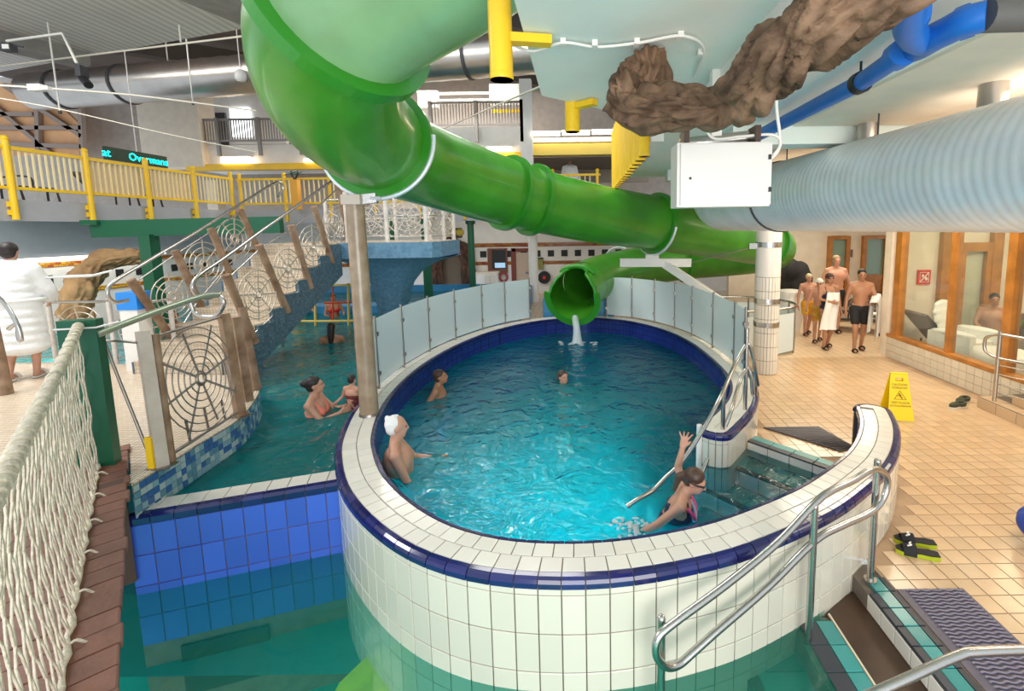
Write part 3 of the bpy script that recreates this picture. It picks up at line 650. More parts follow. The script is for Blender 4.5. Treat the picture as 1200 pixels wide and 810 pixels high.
# raised steps at right edge with their rail
st = thing('entry_steps', 'tan tiled entry steps below the lounge windows at right edge', 'steps')
s0 = at(1145, 477, 0); 
sw = XW - 0.005 - s0.x
MB().box((s0.x + sw / 2, s0.y - 1.2, 0.078), (sw, 2.4, 0.156)).build('step_body', GROUT, st)
MB().box((s0.x + sw * 0.75, s0.y - 1.35, 0.228), (sw * 0.5, 2.1, 0.14)).build('step_body', GROUT, st)
SANDT = mat('sand_tile', (0.60, 0.42, 0.26), 0.3, rnd=0.08)
for j in range(8):
    y = s0.y - 0.15 - j * 0.3
    MB().piece([(s0.x, y - 0.146, 0.004), (s0.x, y + 0.146, 0.004), (s0.x, y + 0.146, 0.15), (s0.x, y - 0.146, 0.15)], (-1, 0, 0), 0.008).build('face_tile', SANDT, st)
    MB().piece([(s0.x + 0.01, y - 0.146, 0.156), (s0.x + sw * 0.48, y - 0.146, 0.156), (s0.x + sw * 0.48, y + 0.146, 0.156), (s0.x + 0.01, y + 0.146, 0.156)], (0, 0, 1), 0.008).build('tread_tile', SANDT, st)
    if j < 7: MB().piece([(s0.x + sw * 0.5, y - 0.446, 0.166), (s0.x + sw * 0.5, y - 0.154, 0.166), (s0.x + sw * 0.5, y - 0.154, 0.29), (s0.x + sw * 0.5, y - 0.446, 0.29)], (-1, 0, 0), 0.008).build('face_tile', SANDT, st)
for j in range(1): MB().piece([(s0.x + 0.01 + j * 0.3, s0.y, 0.004), (s0.x + 0.3 + j * 0.3, s0.y, 0.004), (s0.x + 0.3 + j * 0.3, s0.y, 0.15), (s0.x + 0.01 + j * 0.3, s0.y, 0.15)], (0, 1, 0), 0.008).build('face_tile', SANDT, st)
rb = at(1165, 470, 0.164); rl = thing('steel_handrail', 'steel handrail with four thin bars on tan entry steps', 'handrail', rb)
MB().tube([rb, rb + Vector((0, 0, 1.0))], 0.026, 12).build('rail_post', STEEL, rl)
dirr = Vector((0.22, -0.975, 0))
a_ = rb + Vector((0, 0, 0.95)); b_ = rb + Vector((0, 0, 0.62))
tip = rb - dirr * 0.16
MB().tube(spline([a_ + dirr * 1.8 + Vector((0, 0, 0.12)), a_ + dirr * 0.4 + Vector((0, 0, 0.02)), a_, tip + Vector((0, 0, 0.88)), tip - dirr * 0.03 + Vector((0, 0, 0.78)), tip + Vector((0, 0, 0.67)), b_, b_ + dirr * 0.4 + Vector((0, 0, 0.02)), b_ + dirr * 1.8 + Vector((0, 0, 0.12))], n=6), 0.022, 10).build('grab_rail', STEEL, rl)
for z in (0.13, 0.26, 0.39, 0.52): MB().tube([rb + Vector((0, 0, z)), rb + dirr * 1.7 + Vector((0, 0, z + 0.1))], 0.009, 6).build('thin_bar', STEEL, rl)
# ================================================================== CEILINGS
ZC = 3.68
ceil = struct('ceiling', MB().poly([(-0.28, 0.4), (-0.28, 3.72), (0.17, 4.12), (0.72, 4.76), (0.72, 9.6), (2.4, 9.6), (3.6, 15), (13.5, 15), (13.5, 0.4)], ZC, ZC + 0.18), TEALC)
struct('trim_2', MB().box((1.05, 2.1, ZC - 0.08), (0.22, 3.1, 0.18)), WHITE)
struct('trim_3', MB().box((4.6, 5.05, ZC - 0.09), (6.0, 0.3, 0.2)).box((4.6, 8.6, ZC - 0.09), (6.0, 0.3, 0.2)), TEALC)
struct('trim_4', MB().box((0.78, 7.1, ZC + 0.02), (0.12, 4.9, 0.42)), WHITE)
WALLC = mat('beige_ceiling', (0.82, 0.72, 0.58), 0.8, var=0.05)
struct('trim_5', MB().box((4.9, 3.3, ZC - 0.012), (5.4, 3.1, 0.024)).box((4.9, 6.85, ZC - 0.012), (5.4, 3.1, 0.024)).box((8.5, 11.8, ZC - 0.012), (9.0, 6.0, 0.024)), WALLC)
# concrete hall ceiling at upper left, beams, dark roof behind
CONCM = CONC
struct('ceiling_left', MB().prism([(-19, 13.9, 7.0), (-7.4, 10.5, 7.0), (0.2, 8.27, 7.0), (0.2, 1.5, 7.0), (-19, 1.5, 7.0)], (0, 0, 0.25)), CONC)
struct('trim_6', MB().bar((-13.6, 8.0, 6.88), (-11.9, 11.7, 6.88), 0.55, 0.35).bar((-8.2, 4.0, 6.88), (-6.2, 9.9, 6.88), 0.5, 0.35), mat('beam_grey', (0.26, 0.24, 0.22), 0.8, var=0.15))
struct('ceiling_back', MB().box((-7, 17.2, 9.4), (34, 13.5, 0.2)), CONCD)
struct('ceiling_joists', MB().bar((-20, 11.5, 8.7), (-8, 20, 8.7), 0.4, 0.6).bar((-13, 11, 8.7), (-1, 20, 8.7), 0.4, 0.6).bar((-6, 11, 8.7), (6, 20, 8.7), 0.4, 0.6), mat('joist_dark', (0.07, 0.055, 0.045), 0.8))
# ================================================================== BACK WALL, LEFT WALL
WB = 19.1
struct('wall_back', MB().box((-6, WB + 0.1, 1.1), (36, 0.2, 3.9)), WHITE)
struct('wall_rear', MB().box((-8, 20.6, 6.2), (40, 0.2, 6.4)), mat('rear_plaster', (0.46, 0.40, 0.35), 0.8, var=0.1))
struct('wall_left', MB().box((-12.45, 10.5, 1.25), (0.2, 18, 3.4)), WHITE)
BORD = brickmat('border_mosaic', (0.45, 0.05, 0.02), (0.75, 0.50, 0.03), (0.10, 0.02, 0.02), 0.11, 0.055, 0.004, offset=0.5, axes='YZ')
BORDX = brickmat('border_mosaic_rear', (0.28, 0.03, 0.015), (0.42, 0.20, 0.03), (0.08, 0.02, 0.02), 0.2, 0.07, 0.004, offset=0.5, axes='XZ')
struct('trim_7', MB().box((-12.34, 10.5, 1.98), (0.02, 16, 0.11)).box((-12.34, 10.5, 1.30), (0.02, 16, 0.11)), BORD)
struct('trim_8', MB().box((-3, WB - 0.01, 2.02), (17, 0.02, 0.16)).box((-3, WB - 0.01, 1.27), (17, 0.02, 0.14)), BORDX)
wl = C.objects['wall_left']; wb = C.objects['wall_back']
unit_l = MB().box((0, 0, 0), (0.02, 0.2, 0.2)).mesh('black_tile'); unit_l.materials.append(BLACK)
for j in range(20): link('black_tile', unit_l, None, wl, (-12.34, 5.6 + j * 0.56, 1.64))
unit_b = MB().box((0, 0, 0), (0.26, 0.02, 0.26)).mesh('black_tile'); unit_b.materials.append(BLACK)
for j in range(24): link('black_tile', unit_b, None, wb, (-9.6 + j * 0.56, WB - 0.012, 1.65))
# soffit band and lamp strip along the left wall
struct('trim_9', MB().box((-12.2, 9.5, 2.57), (0.3, 14, 0.82)), GREYB)
ls = thing('strip_lamp', 'long white strip lamp under the grey soffit at left', 'lamp', (-12.0, 9, 2.13)); MB().box((-12.05, 9.4, 2.13), (0.06, 8, 0.05)).build('tube', LIGHTT, ls); MB().box((-12.1, 9.4, 2.165), (0.12, 8.1, 0.02)).build('tray', WHITE, ls)
# ================================================================== YELLOW BALCONY
bl = thing('balcony', 'grey edged balcony floor running along the left side of the hall', 'balcony')
MB().box((-11.3, 9.6, 3.17), (0.2, 11.4, 0.42)).box((-5.6, 15.35, 3.17), (11.4, 0.2, 0.42)).build('edge_beam', mat('beam_pale', (0.40, 0.40, 0.42), 0.5, var=0.04), bl)
MB().box((-13.4, 9.6, 3.28), (4.0, 11.4, 0.16)).box((-5.6, 17.5, 3.28), (16, 4.2, 0.16)).build('floor_slab', mat('slab_grey', (0.30, 0.27, 0.25), 0.8), bl)
yr = thing('yellow_railing', 'yellow balcony railing with pale infill bars above the left pool', 'railing', (-11.15, 9, 3.0))
bpost = [7.75, 9.2, 10.65, 12.1, 13.55, 15.0]
PALEY = mat('pale_yellow_bar', (0.88, 0.72, 0.38), 0.4)
for y in bpost:
    pz = MB().tube([(-11.12, y, 2.98), (-11.12, y, 4.52)], 0.055, 10); pz.ell((-11.12, y, 4.55), (0.06, 0.06, 0.06), 10, 6)
    q = pz.build('post', YELLOW, yr)
    MB().box((-11.17, y, 3.12), (0.1, 0.12, 0.1)).box((-11.17, y, 3.28), (0.1, 0.12, 0.1)).build('bracket', YELLOW, q)
MB().box((-11.14, 10.6, 4.38), (0.06, 9.0, 0.07)).build('top_rail', YELLOW, yr)
MB().box((-11.14, 10.6, 3.60), (0.06, 9.0, 0.06)).build('bottom_rail', YELLOW, yr)
ub = MB().box((0, 0, 0), (0.025, 0.03, 0.74)).mesh('infill_bar'); ub.materials.append(PALEY)
y = 6.2
while y < 15.0:
    link('infill_bar', ub, None, yr, (-11.14, y, 3.98)); y += 0.115 if y < 10.6 else 0.13
for a, b in zip(bpost[2:4], bpost[3:5]): MB().box((-11.19, (a + b) / 2, 3.98), (0.01, b - a - 0.16, 0.7)).build('infill_panel', mat('infill_cloth', (0.82, 0.66, 0.46), 0.7) if 'infill_cloth' not in MATS else MATS['infill_cloth'], yr)
yr2 = thing('yellow_railing', 'yellow railing of the rear gallery behind the slide', 'railing', (-5, 15.2, 3.3))
for i in range(9):
    x = -11.0 + i * 1.45
    MB().tube([(x, 15.22, 3.0), (x, 15.22, 4.5)], 0.05, 8).ell((x, 15.22, 4.52), (0.065, 0.065, 0.065), 8, 6).build('post', YELLOW, yr2)
MB().box((-5.2, 15.22, 4.38), (11.8, 0.06, 0.07)).build('top_rail', YELLOW, yr2)
MB().box((-5.2, 15.22, 3.60), (11.8, 0.06, 0.06)).build('bottom_rail', YELLOW, yr2)
ub2 = MB().box((0, 0, 0), (0.035, 0.025, 0.74)).mesh('infill_bar'); ub2.materials.append(PALEY)
for i in range(72): link('infill_bar', ub2, None, yr2, (-11 + i * 0.16, 15.22, 3.98))
# chairs / bags as dark clutter on the balcony
def lounger(name, label, loc, rz, col, group=None):
    t = thing(name, label, 'sun lounger', loc, group); M = Matrix.Translation(loc) @ Matrix.Rotation(rz, 4, 'Z')
    def B(nm, c, d, tilt, m):
        b = MB(); b.box(None, d, M=M @ Matrix.Translation(c) @ Matrix.Rotation(tilt, 4, 'X')); return b.build(nm, m, t)
    B('seat', (0, -0.25, 0.33), (0.62, 1.15, 0.05), 0.06, col); B('backrest', (0, 0.55, 0.62), (0.62, 0.78, 0.05), 0.85, col)
    for sx in (-0.33, 0.33):
        b = MB(); b.tube([M @ Vector(q) for q in ((sx, -0.85, 0.02), (sx, -0.8, 0.30), (sx, 0.3, 0.34), (sx, 0.82, 0.92))], 0.022, 6); b.build('side_rail', DARKG, t)
        b = MB(); b.tube([M @ Vector(q) for q in spline([(sx, -0.3, 0.35), (sx * 1.08, -0.25, 0.55), (sx * 1.1, 0.1, 0.6), (sx, 0.45, 0.55)], n=4)], 0.02, 6); b.build('armrest', DARKG, t)
        for sy in (-0.6, 0.4):
            b = MB(); b.tube([M @ Vector((sx, sy, 0.0)), M @ Vector((sx, sy, 0.32))], 0.02, 6); b.build('leg', DARKG, t)
    return t
SLING = mat('taupe_sling', (0.20, 0.155, 0.12), 0.8, var=0.1, vscale=20)
for k, (y, lab) in enumerate(((7.4, 'dark lounger on the balcony nearest the left frame edge'), (9.9, 'dark lounger on the balcony between the first yellow posts'), (12.4, 'dark lounger on the balcony behind the cloth covered railing'))):
    lounger('sun_lounger', lab, (-12.2, y, 3.365), PI / 2, SLING, 'loungers on the balcony')
# green beam and columns under the balcony
gb = thing('green_beam', 'dark green steel beam on green column under the balcony', 'beam', (-8.8, 9.6, 0.78))
MB().bar((-10.35, 9.9, 2.78), (-6.6, 10.3, 2.83), 0.18, 0.36).build('beam', DGREEN, gb)
MB().box((-10.3, 9.9, 2.92), (0.35, 0.3, 0.1)).build('end_plate', DGREEN, gb)
MB().box((-9.25, 9.95, 1.5), (0.24, 0.24, 2.3)).build('column', DGREEN, gb)
# ================================================================== UPPER GALLERIES
up = thing('upper_gallery', 'white upper gallery with grey bar railing above the yellow beam', 'gallery', (-11, 17.5, 4.6))
def rect(mb, x0, y0_, x1, y1_, Y, th=0.2):
    a = atY(x0, y1_, Y); b = atY(x1, y0_, Y); mb.box(((a.x + b.x) / 2, Y + th / 2, (a.z + b.z) / 2), (b.x - a.x, th, b.z - a.z)); return mb
rect(MB(), 208, 168, 420, 196, 17.5, 2.4).build('fascia', WHITE, up)
rect(MB(), 218, 190, 420, 200, 17.3, 0.3).build('yellow_beam', YELLOW, up)
rect(MB(), 168, 107, 229, 196, 17.2, 0.8).build('pier', CREAM, up)
rect(MB(), 228, 105, 330, 170, 19.6, 0.2).build('rear_panel', WHITE, up)
MB().box((-14.2, 18.3, 1.9), (0.4, 0.4, 5.6)).build('pier', CREAM, up)
rect(MB(), 246, 132, 263, 171, 19.5, 0.1).build('doorway', DARKG, up)
rect(MB(), 272, 126, 291, 160, 19.5, 0.1).build('bright_window', WINL, up)
def barrail(root, x0, x1, yt, yb, Y, n, nposts):
    a = atY(x0, yt, Y); b = atY(x1, yt, Y); zb = atY(x0, yb, Y).z; z1 = a.z
    MB().box(((a.x + b.x) / 2, Y, z1), (b.x - a.x, 0.07, 0.07)).build('top_rail', STEELD, root); MB().box(((a.x + b.x) / 2, Y, zb), (b.x - a.x, 0.06, 0.06)).build('bottom_rail', STEELD, root)
    u = MB().box((0, 0, 0), (0.03, 0.03, z1 - zb)).mesh('bar'); u.materials.append(STEELD)
    for i in range(n): link('bar', u, None, root, (a.x + (b.x - a.x) * (i + 0.5) / n, Y, (z1 + zb) / 2))
    for i in range(nposts): x = a.x + (b.x - a.x) * i / max(1, nposts - 1); MB().box((x, Y - 0.05, (z1 + zb) / 2 - 0.25), (0.1, 0.1, z1 - zb + 0.6)).build('post', STEELD, root)
gr = thing('bar_railing', 'grey bar railing on the upper gallery beside the wide pier', 'railing', (-11, 17.4, 5.6)); barrail(gr, 206, 400, 141, 166, 17.4, 62, 5)
cg = thing('upper_gallery', 'white central gallery block between slide and teal ceiling', 'gallery', (-3, 15, 4.6))
rect(MB(), 500, 148, 614, 180, 15.0, 2.5).build('fascia', WHITE, cg); rect(MB(), 500, 178, 614, 190, 14.9, 0.3).build('yellow_beam', YELLOW, cg)
rect(MB(), 611, 92, 622, 200, 14.8, 0.25).build('pillar', WHITE, cg); rect(MB(), 574, 98, 612, 122, 17.4, 0.2).build('rear_panel', WHITE, cg); rect(MB(), 490, 106, 512, 126, 17.4, 0.2).build('rear_panel', WHITE, cg)
for yy in (109, 117): rect(MB(), 512, yy - 1.5, 576, yy + 1.5, 17.2, 0.1).build('white_rail', WHITE, cg)
rect(MB(), 576, 128, 612, 132, 17.0, 0.05).build('yellow_stripe', YELLOW, cg)
gr2 = thing('bar_railing', 'grey bar railing on the central gallery beside the white pillar', 'railing', (-3, 14.9, 6.0)); barrail(gr2, 504, 611, 121, 147, 14.9, 30, 3)
rg = thing('upper_gallery', 'cream gallery front with yellow beam beneath a row of lamps', 'gallery', (-1, 15, 5))
rect(MB(), 622, 167, 740, 182, 15.0, 0.4).build('yellow_beam', mat('pale_yellow_beam', (0.85, 0.62, 0.12), 0.5), rg); rect(MB(), 622, 160, 740, 167, 15.1, 0.4).build('fascia', WHITE, rg)
rect(MB(), 584, 183, 740, 186, 15.3, 3.2).build('soffit', mat('soffit_brown', (0.22, 0.17, 0.13), 0.8), rg)
rect(MB(), 600, 186, 760, 215, 18.4, 0.2).build('rear_panel', mat('rear_beige', (0.42, 0.36, 0.28), 0.8), rg)
for (x0, x1, y0_, y1_, Y, lab) in ((622, 657, 154, 159, 14.8, 'left tube lamp in the row above the yellow gallery beam'), (658, 692, 153, 158, 14.8, 'middle tube lamp in the row above the yellow gallery beam'), (693, 726, 152, 157, 14.8, 'right tube lamp in the row above the yellow gallery beam'), (570, 600, 172, 177, 14.7, 'tube lamp on the white central gallery front'), (258, 292, 184, 191, 17.28, 'square bright lamp under the upper gallery at left'), (355, 385, 186, 190, 17.28, 'tube lamp under the upper gallery behind the slide elbow')):
    a = atY((x0 + x1) / 2, (y0_ + y1_) / 2, Y); t = thing('tube_lamp', lab, 'lamp', a, 'tube lamps above the yellow gallery beam' if 'row' in lab else 'tube lamps under the upper galleries'); rect(MB(), x0 + 1, y0_, x1 - 1, y1_, Y - 0.05, 0.1).build('tube', LIGHTW, t); rect(MB(), x0, y0_ - 1, x1, y0_, Y, 0.2).build('housing', WHITE, t)
# timber gable at far left
tg = thing('timber_gable', 'warm lit timber roof gable at the far left', 'gable', (-18, 17, 5))
def apoly(pts, Y, th): return MB().prism([atY(x, y, Y) for x, y in pts], (0, th, 0))
apoly([(-40, 95), (0, 97), (50, 103), (97, 150), (97, 182), (-40, 182)], 17.0, 0.1).build('boards', mat('peach_boards', (0.80, 0.42, 0.20), 0.6, var=0.3, vscale=0.8), tg)
TIMB = mat('grey_timber', (0.36, 0.27, 0.22), 0.6)
for a, b in (((-30, 150), (97, 150)), ((-30, 134), (40, 134)), ((44, 105), (46, 180)), ((94, 110), (98, 185)), ((5, 100), (97, 160)), ((-10, 120), (60, 180)), ((-30, 168), (97, 172))):
    MB().bar(atY(*a, 16.9), atY(*b, 16.9), 0.14, 0.14, (0, 1, 0)).build('beam', TIMB, tg)
struct('wall_gable', rect(MB(), 99, 112, 168, 192, 18.0, 0.2), mat('gable_wall', (0.42, 0.36, 0.31), 0.8, var=0.1))
# ================================================================== DUCTS AND PIPES
def ductpart(root, a, b, r, name, m): return MB().tube([a, b], r, 28, caps=False).build(name, m, root)
dr = thing('air_duct', 'large silver spiral duct hanging across the right side', 'duct', (2.8, 5, 3.03))
A = Vector((3.12, 1.6, 3.03)); B_ = Vector((2.51, 7.7, 3.03)); dv = (B_ - A)
n = 320
pts = [A + dv * (i / n) for i in range(n + 1)]; rad = [0.446 + (0.004 if i % 4 == 0 else 0.0) for i in range(n + 1)]
MB().tube(pts, rad, 40).build('duct_body', GALV, dr)
e = spline([B_, Vector((2.475, 8.0, 3.04)), Vector((2.45, 8.24, 3.16)), Vector((2.44, 8.34, 3.42)), Vector((2.44, 8.35, 3.70))], n=6)
MB().tube(e, 0.45, 32).build('duct_elbow', GALV, dr)
q = atX(915, 235, 2.65); k = (q.y - A.y) / dv.y
MB().tube([A + dv * (k - 0.002), A + dv * (k + 0.002)], 0.465, 40).build('clamp_ring', DARKG, dr)
for px in (962, 1050): 
    f_ = {962: 0.52, 1050: 0.31}[px]; c = A + dv * f_
    MB().tube([c + Vector((0.1, 0, 0.38)), c + Vector((0.1, 0, 0.66))], 0.09, 14).build('riser_stub', GALVW, dr)
for f_ in (0.70, 0.45): c = A + dv * f_; MB().tube([c + Vector((-0.1, 0, 0.4)), c + Vector((-0.1, 0, 0.66))], 0.008, 6).build('hanger_rod', DARKG, dr)
dl = thing('air_duct', 'long steel ventilation duct under the concrete ceiling at upper left', 'duct', (-9, 13.4, 7.2))
a, b = atY(40, 108, 14.6), atY(640, 60, 12.4); k = 60
MB().tube([a.lerp(b, i / k) for i in range(k + 1)], [0.52 + (0.012 if i % 2 else 0) for i in range(k + 1)], 28).build('duct_body', GALVW, dl)
for f_ in (0.07, 0.21, 0.53, 0.87): c = a.lerp(b, f_); dd = (b - a).normalized(); MB().tube([c - dd * 0.04, c + dd * 0.04], 0.56, 28).build('clamp_ring', DARKG, dl)
for f_ in (0.1, 0.3, 0.62, 0.9): c = a.lerp(b, f_); MB().tube([c + Vector((0, 0, 0.5)), c + Vector((0, 0, 2.1))], 0.015, 6).build('hanger_rod', WHITE, dl)
bp = thing('blue_pipe', 'blue plastic drain pipe slung under the right ceiling', 'pipe', (1.8, 3.5, 3.55))
pl = [at(886, 160, 3.55), at(1008, 97, 3.55), at(1056, 64, 3.55)]
MB().tube(pl, 0.055, 14).build('long_run', BLUEP, bp)
j_ = at(1063, 42, 3.50)
MB().tube(spline([at(1069, -30, 3.55), at(1068, 0, 3.53), at(1066, 34, 3.5), at(1080, 48, 3.5), at(1106, 38, 3.5), at(1130, 26, 3.5), at(1156, 19, 3.5)], n=6), 0.062, 14).build('bend', BLUEP, bp)
MB().tube([at(1052, 66, 3.55), at(1078, 56, 3.53), at(1100, 42, 3.5)], 0.058, 14).build('branch', BLUEP, bp)
for a, b in (((1050, 67), (1060, 60)), ((1126, 28), (1136, 24)), ((1068, 16), (1067, 24))): MB().tube([at(*a, 3.53), at(*b, 3.53)], 0.072, 14).build('coupling', BLUEP, bp)
MB().tube([at(1154, 19, 3.5), at(1230, 17, 3.5)], 0.064, 14).build('grey_end', GREYP, bp)
c = at(1008, 97, 3.55); MB().tube([c + Vector((0, -0.03, 0)), c + Vector((0, 0.03, 0))], 0.068, 14).build('hanger_ring', BLACK, bp); MB().tube([c, c + Vector((0, 0, 0.13))], 0.008, 6).build('hanger_rod', BLACK, bp)
# white electrical cabinet
wbx = thing('electrical_cabinet', 'white electrical cabinet hanging under the fake tree root', 'cabinet', atY(845, 205, 3.0))
a = atY(793, 243, 3.0); b = atY(904, 166, 3.0); w_ = b.x - a.x; h_ = b.z - a.z
MB().box(((a.x + b.x) / 2, 3.1, (a.z + b.z) / 2), (w_, 0.2, h_)).build('cabinet_body', mat('cabinet_white', (0.74, 0.70, 0.66), 0.45), wbx)
MB().box(((a.x + b.x) / 2 + 0.01, 2.992, (a.z + b.z) / 2), (w_ - 0.02, 0.02, h_ - 0.02)).build('door_panel', MATS['cabinet_white'], wbx)
MB().tube([atY(809, 209, 2.978), atY(809, 209, 2.99)], 0.009, 10).build('lock', DARKG, wbx)
for y in (184, 222): MB().box(atY(902, y, 2.98), (0.015, 0.02, 0.03)).build('hinge', BLACK, wbx)
MB().tube([atY(797, 170, 3.2), atY(888, 160, 3.2)], 0.045, 14).build('mounting_tube', STEEL, wbx)
for x, y in ((802, 166), (884, 160)): MB().box(atY(x, y, 3.14), (0.035, 0.14, 0.12)).build('bracket', BROWN, wbx)
p = atY(838, 162, 3.2); MB().box((p.x, 3.2, (p.z + ZC) / 2), (0.07, 0.07, ZC - p.z)).build('hanger_post', WHITE, wbx)
MB().tube(spline([atY(826, 150, 3.1), atY(838, 163, 3.1), atY(870, 160, 3.1), atY(905, 158, 3.1), atY(915, 168, 3.1), atY(906, 182, 3.1)], n=6), 0.01, 6).build('cable', WHITE, wbx)
MB().tube(spline([atY(909, 60, 3.0), atY(910, 125, 3.05), atY(914, 160, 3.1), atY(912, 176, 3.1), atY(904, 186, 3.1)], n=6), 0.011, 6).build('cable', WHITE, wbx)
# ceiling cable on the teal slab
cc = thing('ceiling_cable', 'white electric cable clipped to the teal slab underside', 'cable', at(700, 50, ZC - 0.02))
MB().tube(spline([at(600, 52, ZC - 0.03), at(625, 60, ZC - 0.03), at(660, 50, ZC - 0.02), at(700, 55, ZC - 0.02), at(750, 50, ZC - 0.02), at(800, 42, ZC - 0.02), at(825, 58, ZC - 0.02), at(815, 90, ZC - 0.02)], n=5), 0.009, 6).build('cable_run', WHITE, cc)
for x, y in ((660, 50), (697, 52), (746, 50), (797, 42), (820, 62)): MB().box(at(x, y, ZC - 0.015), (0.03, 0.05, 0.03)).build('clip', WHITE, cc)
# ================================================================== GREEN TUBE SLIDE
sl = thing('tube_slide', 'big green fibreglass tube slide winding down into the oval pool', 'water slide', atY(672, 348, 9.6))
cps = [Vector((0.35, 2.75, 5.05)), atY(540, -80, 3.0), atY(404, 18, 3.25), atY(392, 110, 3.95), atY(441, 166, 5.05), atY(505, 196, 6.25), atY(615, 232, 7.6), atY(700, 251, 8.35), atY(768, 262, 9.0), atY(842, 275, 9.9), atY(896, 286, 10.9), atY(904, 294, 12.0), atY(862, 301, 12.8), atY(800, 306, 12.7), atY(745, 314, 12.0), atY(706, 324, 11.0), atY(684, 334, 10.2)]
SLP = spline(cps, n=10); R0 = 0.52
def sidx(i): return i * 10
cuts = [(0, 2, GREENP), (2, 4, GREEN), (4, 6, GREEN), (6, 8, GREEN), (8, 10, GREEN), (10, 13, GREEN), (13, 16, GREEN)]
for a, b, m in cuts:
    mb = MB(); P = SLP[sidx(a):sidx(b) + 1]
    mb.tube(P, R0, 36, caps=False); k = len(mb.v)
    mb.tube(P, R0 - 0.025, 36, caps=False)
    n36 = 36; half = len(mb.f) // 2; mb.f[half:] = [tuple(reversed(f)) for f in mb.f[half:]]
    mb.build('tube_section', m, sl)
def flange(i, rr=0.075, th=0.045, name='flange', m=GREENF):
    j = sidx(i) if isinstance(i, int) else int(i * 10); c = SLP[j]; t = (SLP[min(j + 1, len(SLP) - 1)] - SLP[max(j - 1, 0)]).normalized()
    mb = MB(); u = t.orthogonal().normalized(); v = t.cross(u); vs = []; n = 80
    for rad, z in ((R0 - 0.01, -th), (R0 + rr, -th), (R0 + rr, th), (R0 - 0.01, th)):
        for q in range(n): a = 2 * PI * q / n; vs.append(c + t * z + (u * math.cos(a) + v * math.sin(a)) * rad)
    fs = [(i_ * n + q, ((i_ + 1) % 4) * n + q, ((i_ + 1) % 4) * n + (q + 1) % n, i_ * n + (q + 1) % n) for i_ in range(4) for q in range(n)]
    mb.add(vs, fs, False); mb.build(name, m, sl)
    return c, t
flange(2, 0.09, 0.05); flange(4); flange(5.8); flange(6.15); flange(8); flange(10); flange(13)
# mouth: lower trough with flared lip, open above
mc = atY(671, 349, 9.55); back = SLP[-1]
mt = (mc - back).normalized(); mh = Vector((mt.x, mt.y, 0)).normalized()
mu = mt.cross(Vector((0, 0, 1))).normalized(); mv = mu.cross(mt)
P = [back.lerp(mc, i / 10) for i in range(11)]; vs = []; n = 30
for i, p in enumerate(P):
    op = [0.0, 0.02, 0.05, 0.12, 0.3, 0.50, 0.52, 0.55, 0.75, 1.15, 1.45][i]   # half angle of the opening at the top
    for lay in (0, 1):
        for q in range(n + 1):
            a = PI / 2 + op + (2 * PI - 2 * op) * q / n
            vs.append(p + (mu * math.cos(a) + mv * math.sin(a)) * (R0 + 0.005 - 0.03 * lay))
fs = []; k = n + 1
for i in range(10):
    for lay in (0, 1):
        for q in range(n):
            f = (i * 2 * k + lay * k + q, i * 2 * k + lay * k + q + 1, (i + 1) * 2 * k + lay * k + q + 1, (i + 1) * 2 * k + lay * k + q)
            fs.append(f if lay == 0 else tuple(reversed(f)))
    for q in (0, n):
        fs.append((i * 2 * k + q, (i + 1) * 2 * k + q, (i + 1) * 2 * k + k + q, i * 2 * k + k + q))
MB().add(vs, fs, True).build('mouth_trough', GREEN, sl)
vs = []; nn = 24
for q in range(nn + 1):
    a = PI / 2 + 1.35 + (2 * PI - 2.7) * q / nn
    d = mu * math.cos(a) + mv * math.sin(a)
    for rad, z in ((R0 - 0.03, 0.0), (R0 + 0.11, 0.0), (R0 + 0.11, 0.05), (R0 - 0.03, 0.05)): vs.append(mc + d * rad + mt * z)
fs = [(q * 4 + i_, q * 4 + (i_ + 1) % 4, (q + 1) * 4 + (i_ + 1) % 4, (q + 1) * 4 + i_) for q in range(nn) for i_ in range(4)] + [(0, 1, 2, 3), (nn * 4 + 3, nn * 4 + 2, nn * 4 + 1, nn * 4)]
MB().add(vs, fs).build('mouth_lip', GREENF, sl)
eb = []
for i in range(11):
    op = [0.0, 0.02, 0.05, 0.12, 0.3, 0.50, 0.52, 0.55, 0.75, 1.15, 1.45][i]
    if i > 3: eb.append((P[i], op))
for sgn in (1, -1):
    MB().tube([p + (mu * math.cos(PI / 2 + sgn * op) + mv * math.sin(PI / 2 + sgn * op)) * R0 for p, op in eb], 0.035, 8).build('trim_edge', GREENF, sl)
MB().tube([P[4] + (mu * math.cos(a) + mv * math.sin(a)) * (R0 + 0.03) for a in [PI / 2 - 0.75 + 1.5 * q / 12 for q in range(13)]], 0.06, 8).build('hood_lip', GREENF, sl)
# steel saddle clamps under two flanges
def saddle(i, ang0, ang1, m=GALV, r=R0 + 0.09):
    j = int(i * 10); c = SLP[j]; t = (SLP[j + 1] - SLP[j - 1]).normalized(); u = t.cross(Vector((0, 0, 1))).normalized(); v = u.cross(t)
    MB().tube([c + (u * math.cos(a) + v * math.sin(a)) * r for a in [ang0 + (ang1 - ang0) * q / 24 for q in range(25)]], 0.025, 8).build('saddle_clamp', m, sl)
    return c - v * r
sb = saddle(4, -PI * 0.95, 0.10); sb2 = saddle(8, -PI * 0.92, -0.12)
sx = saddle(14.4, PI * 0.15, PI * 0.6)
sp_ = thing('slide_bracket', 'grey steel support arm under the lower slide flange', 'bracket', sb2)
MB().box((sb2.x, sb2.y, sb2.z - 0.03), (0.25, 0.12, 0.08)).build('saddle_foot', WHITE, sp_)
b0 = Vector((sb2.x - 0.62, sb2.y, sb2.z - 0.14)); b1 = Vector((sb2.x + 0.75, sb2.y - 0.02, sb2.z - 0.16))
MB().bar(b0, b1, 0.14, 0.16).build('cross_beam', WHITE, sp_)
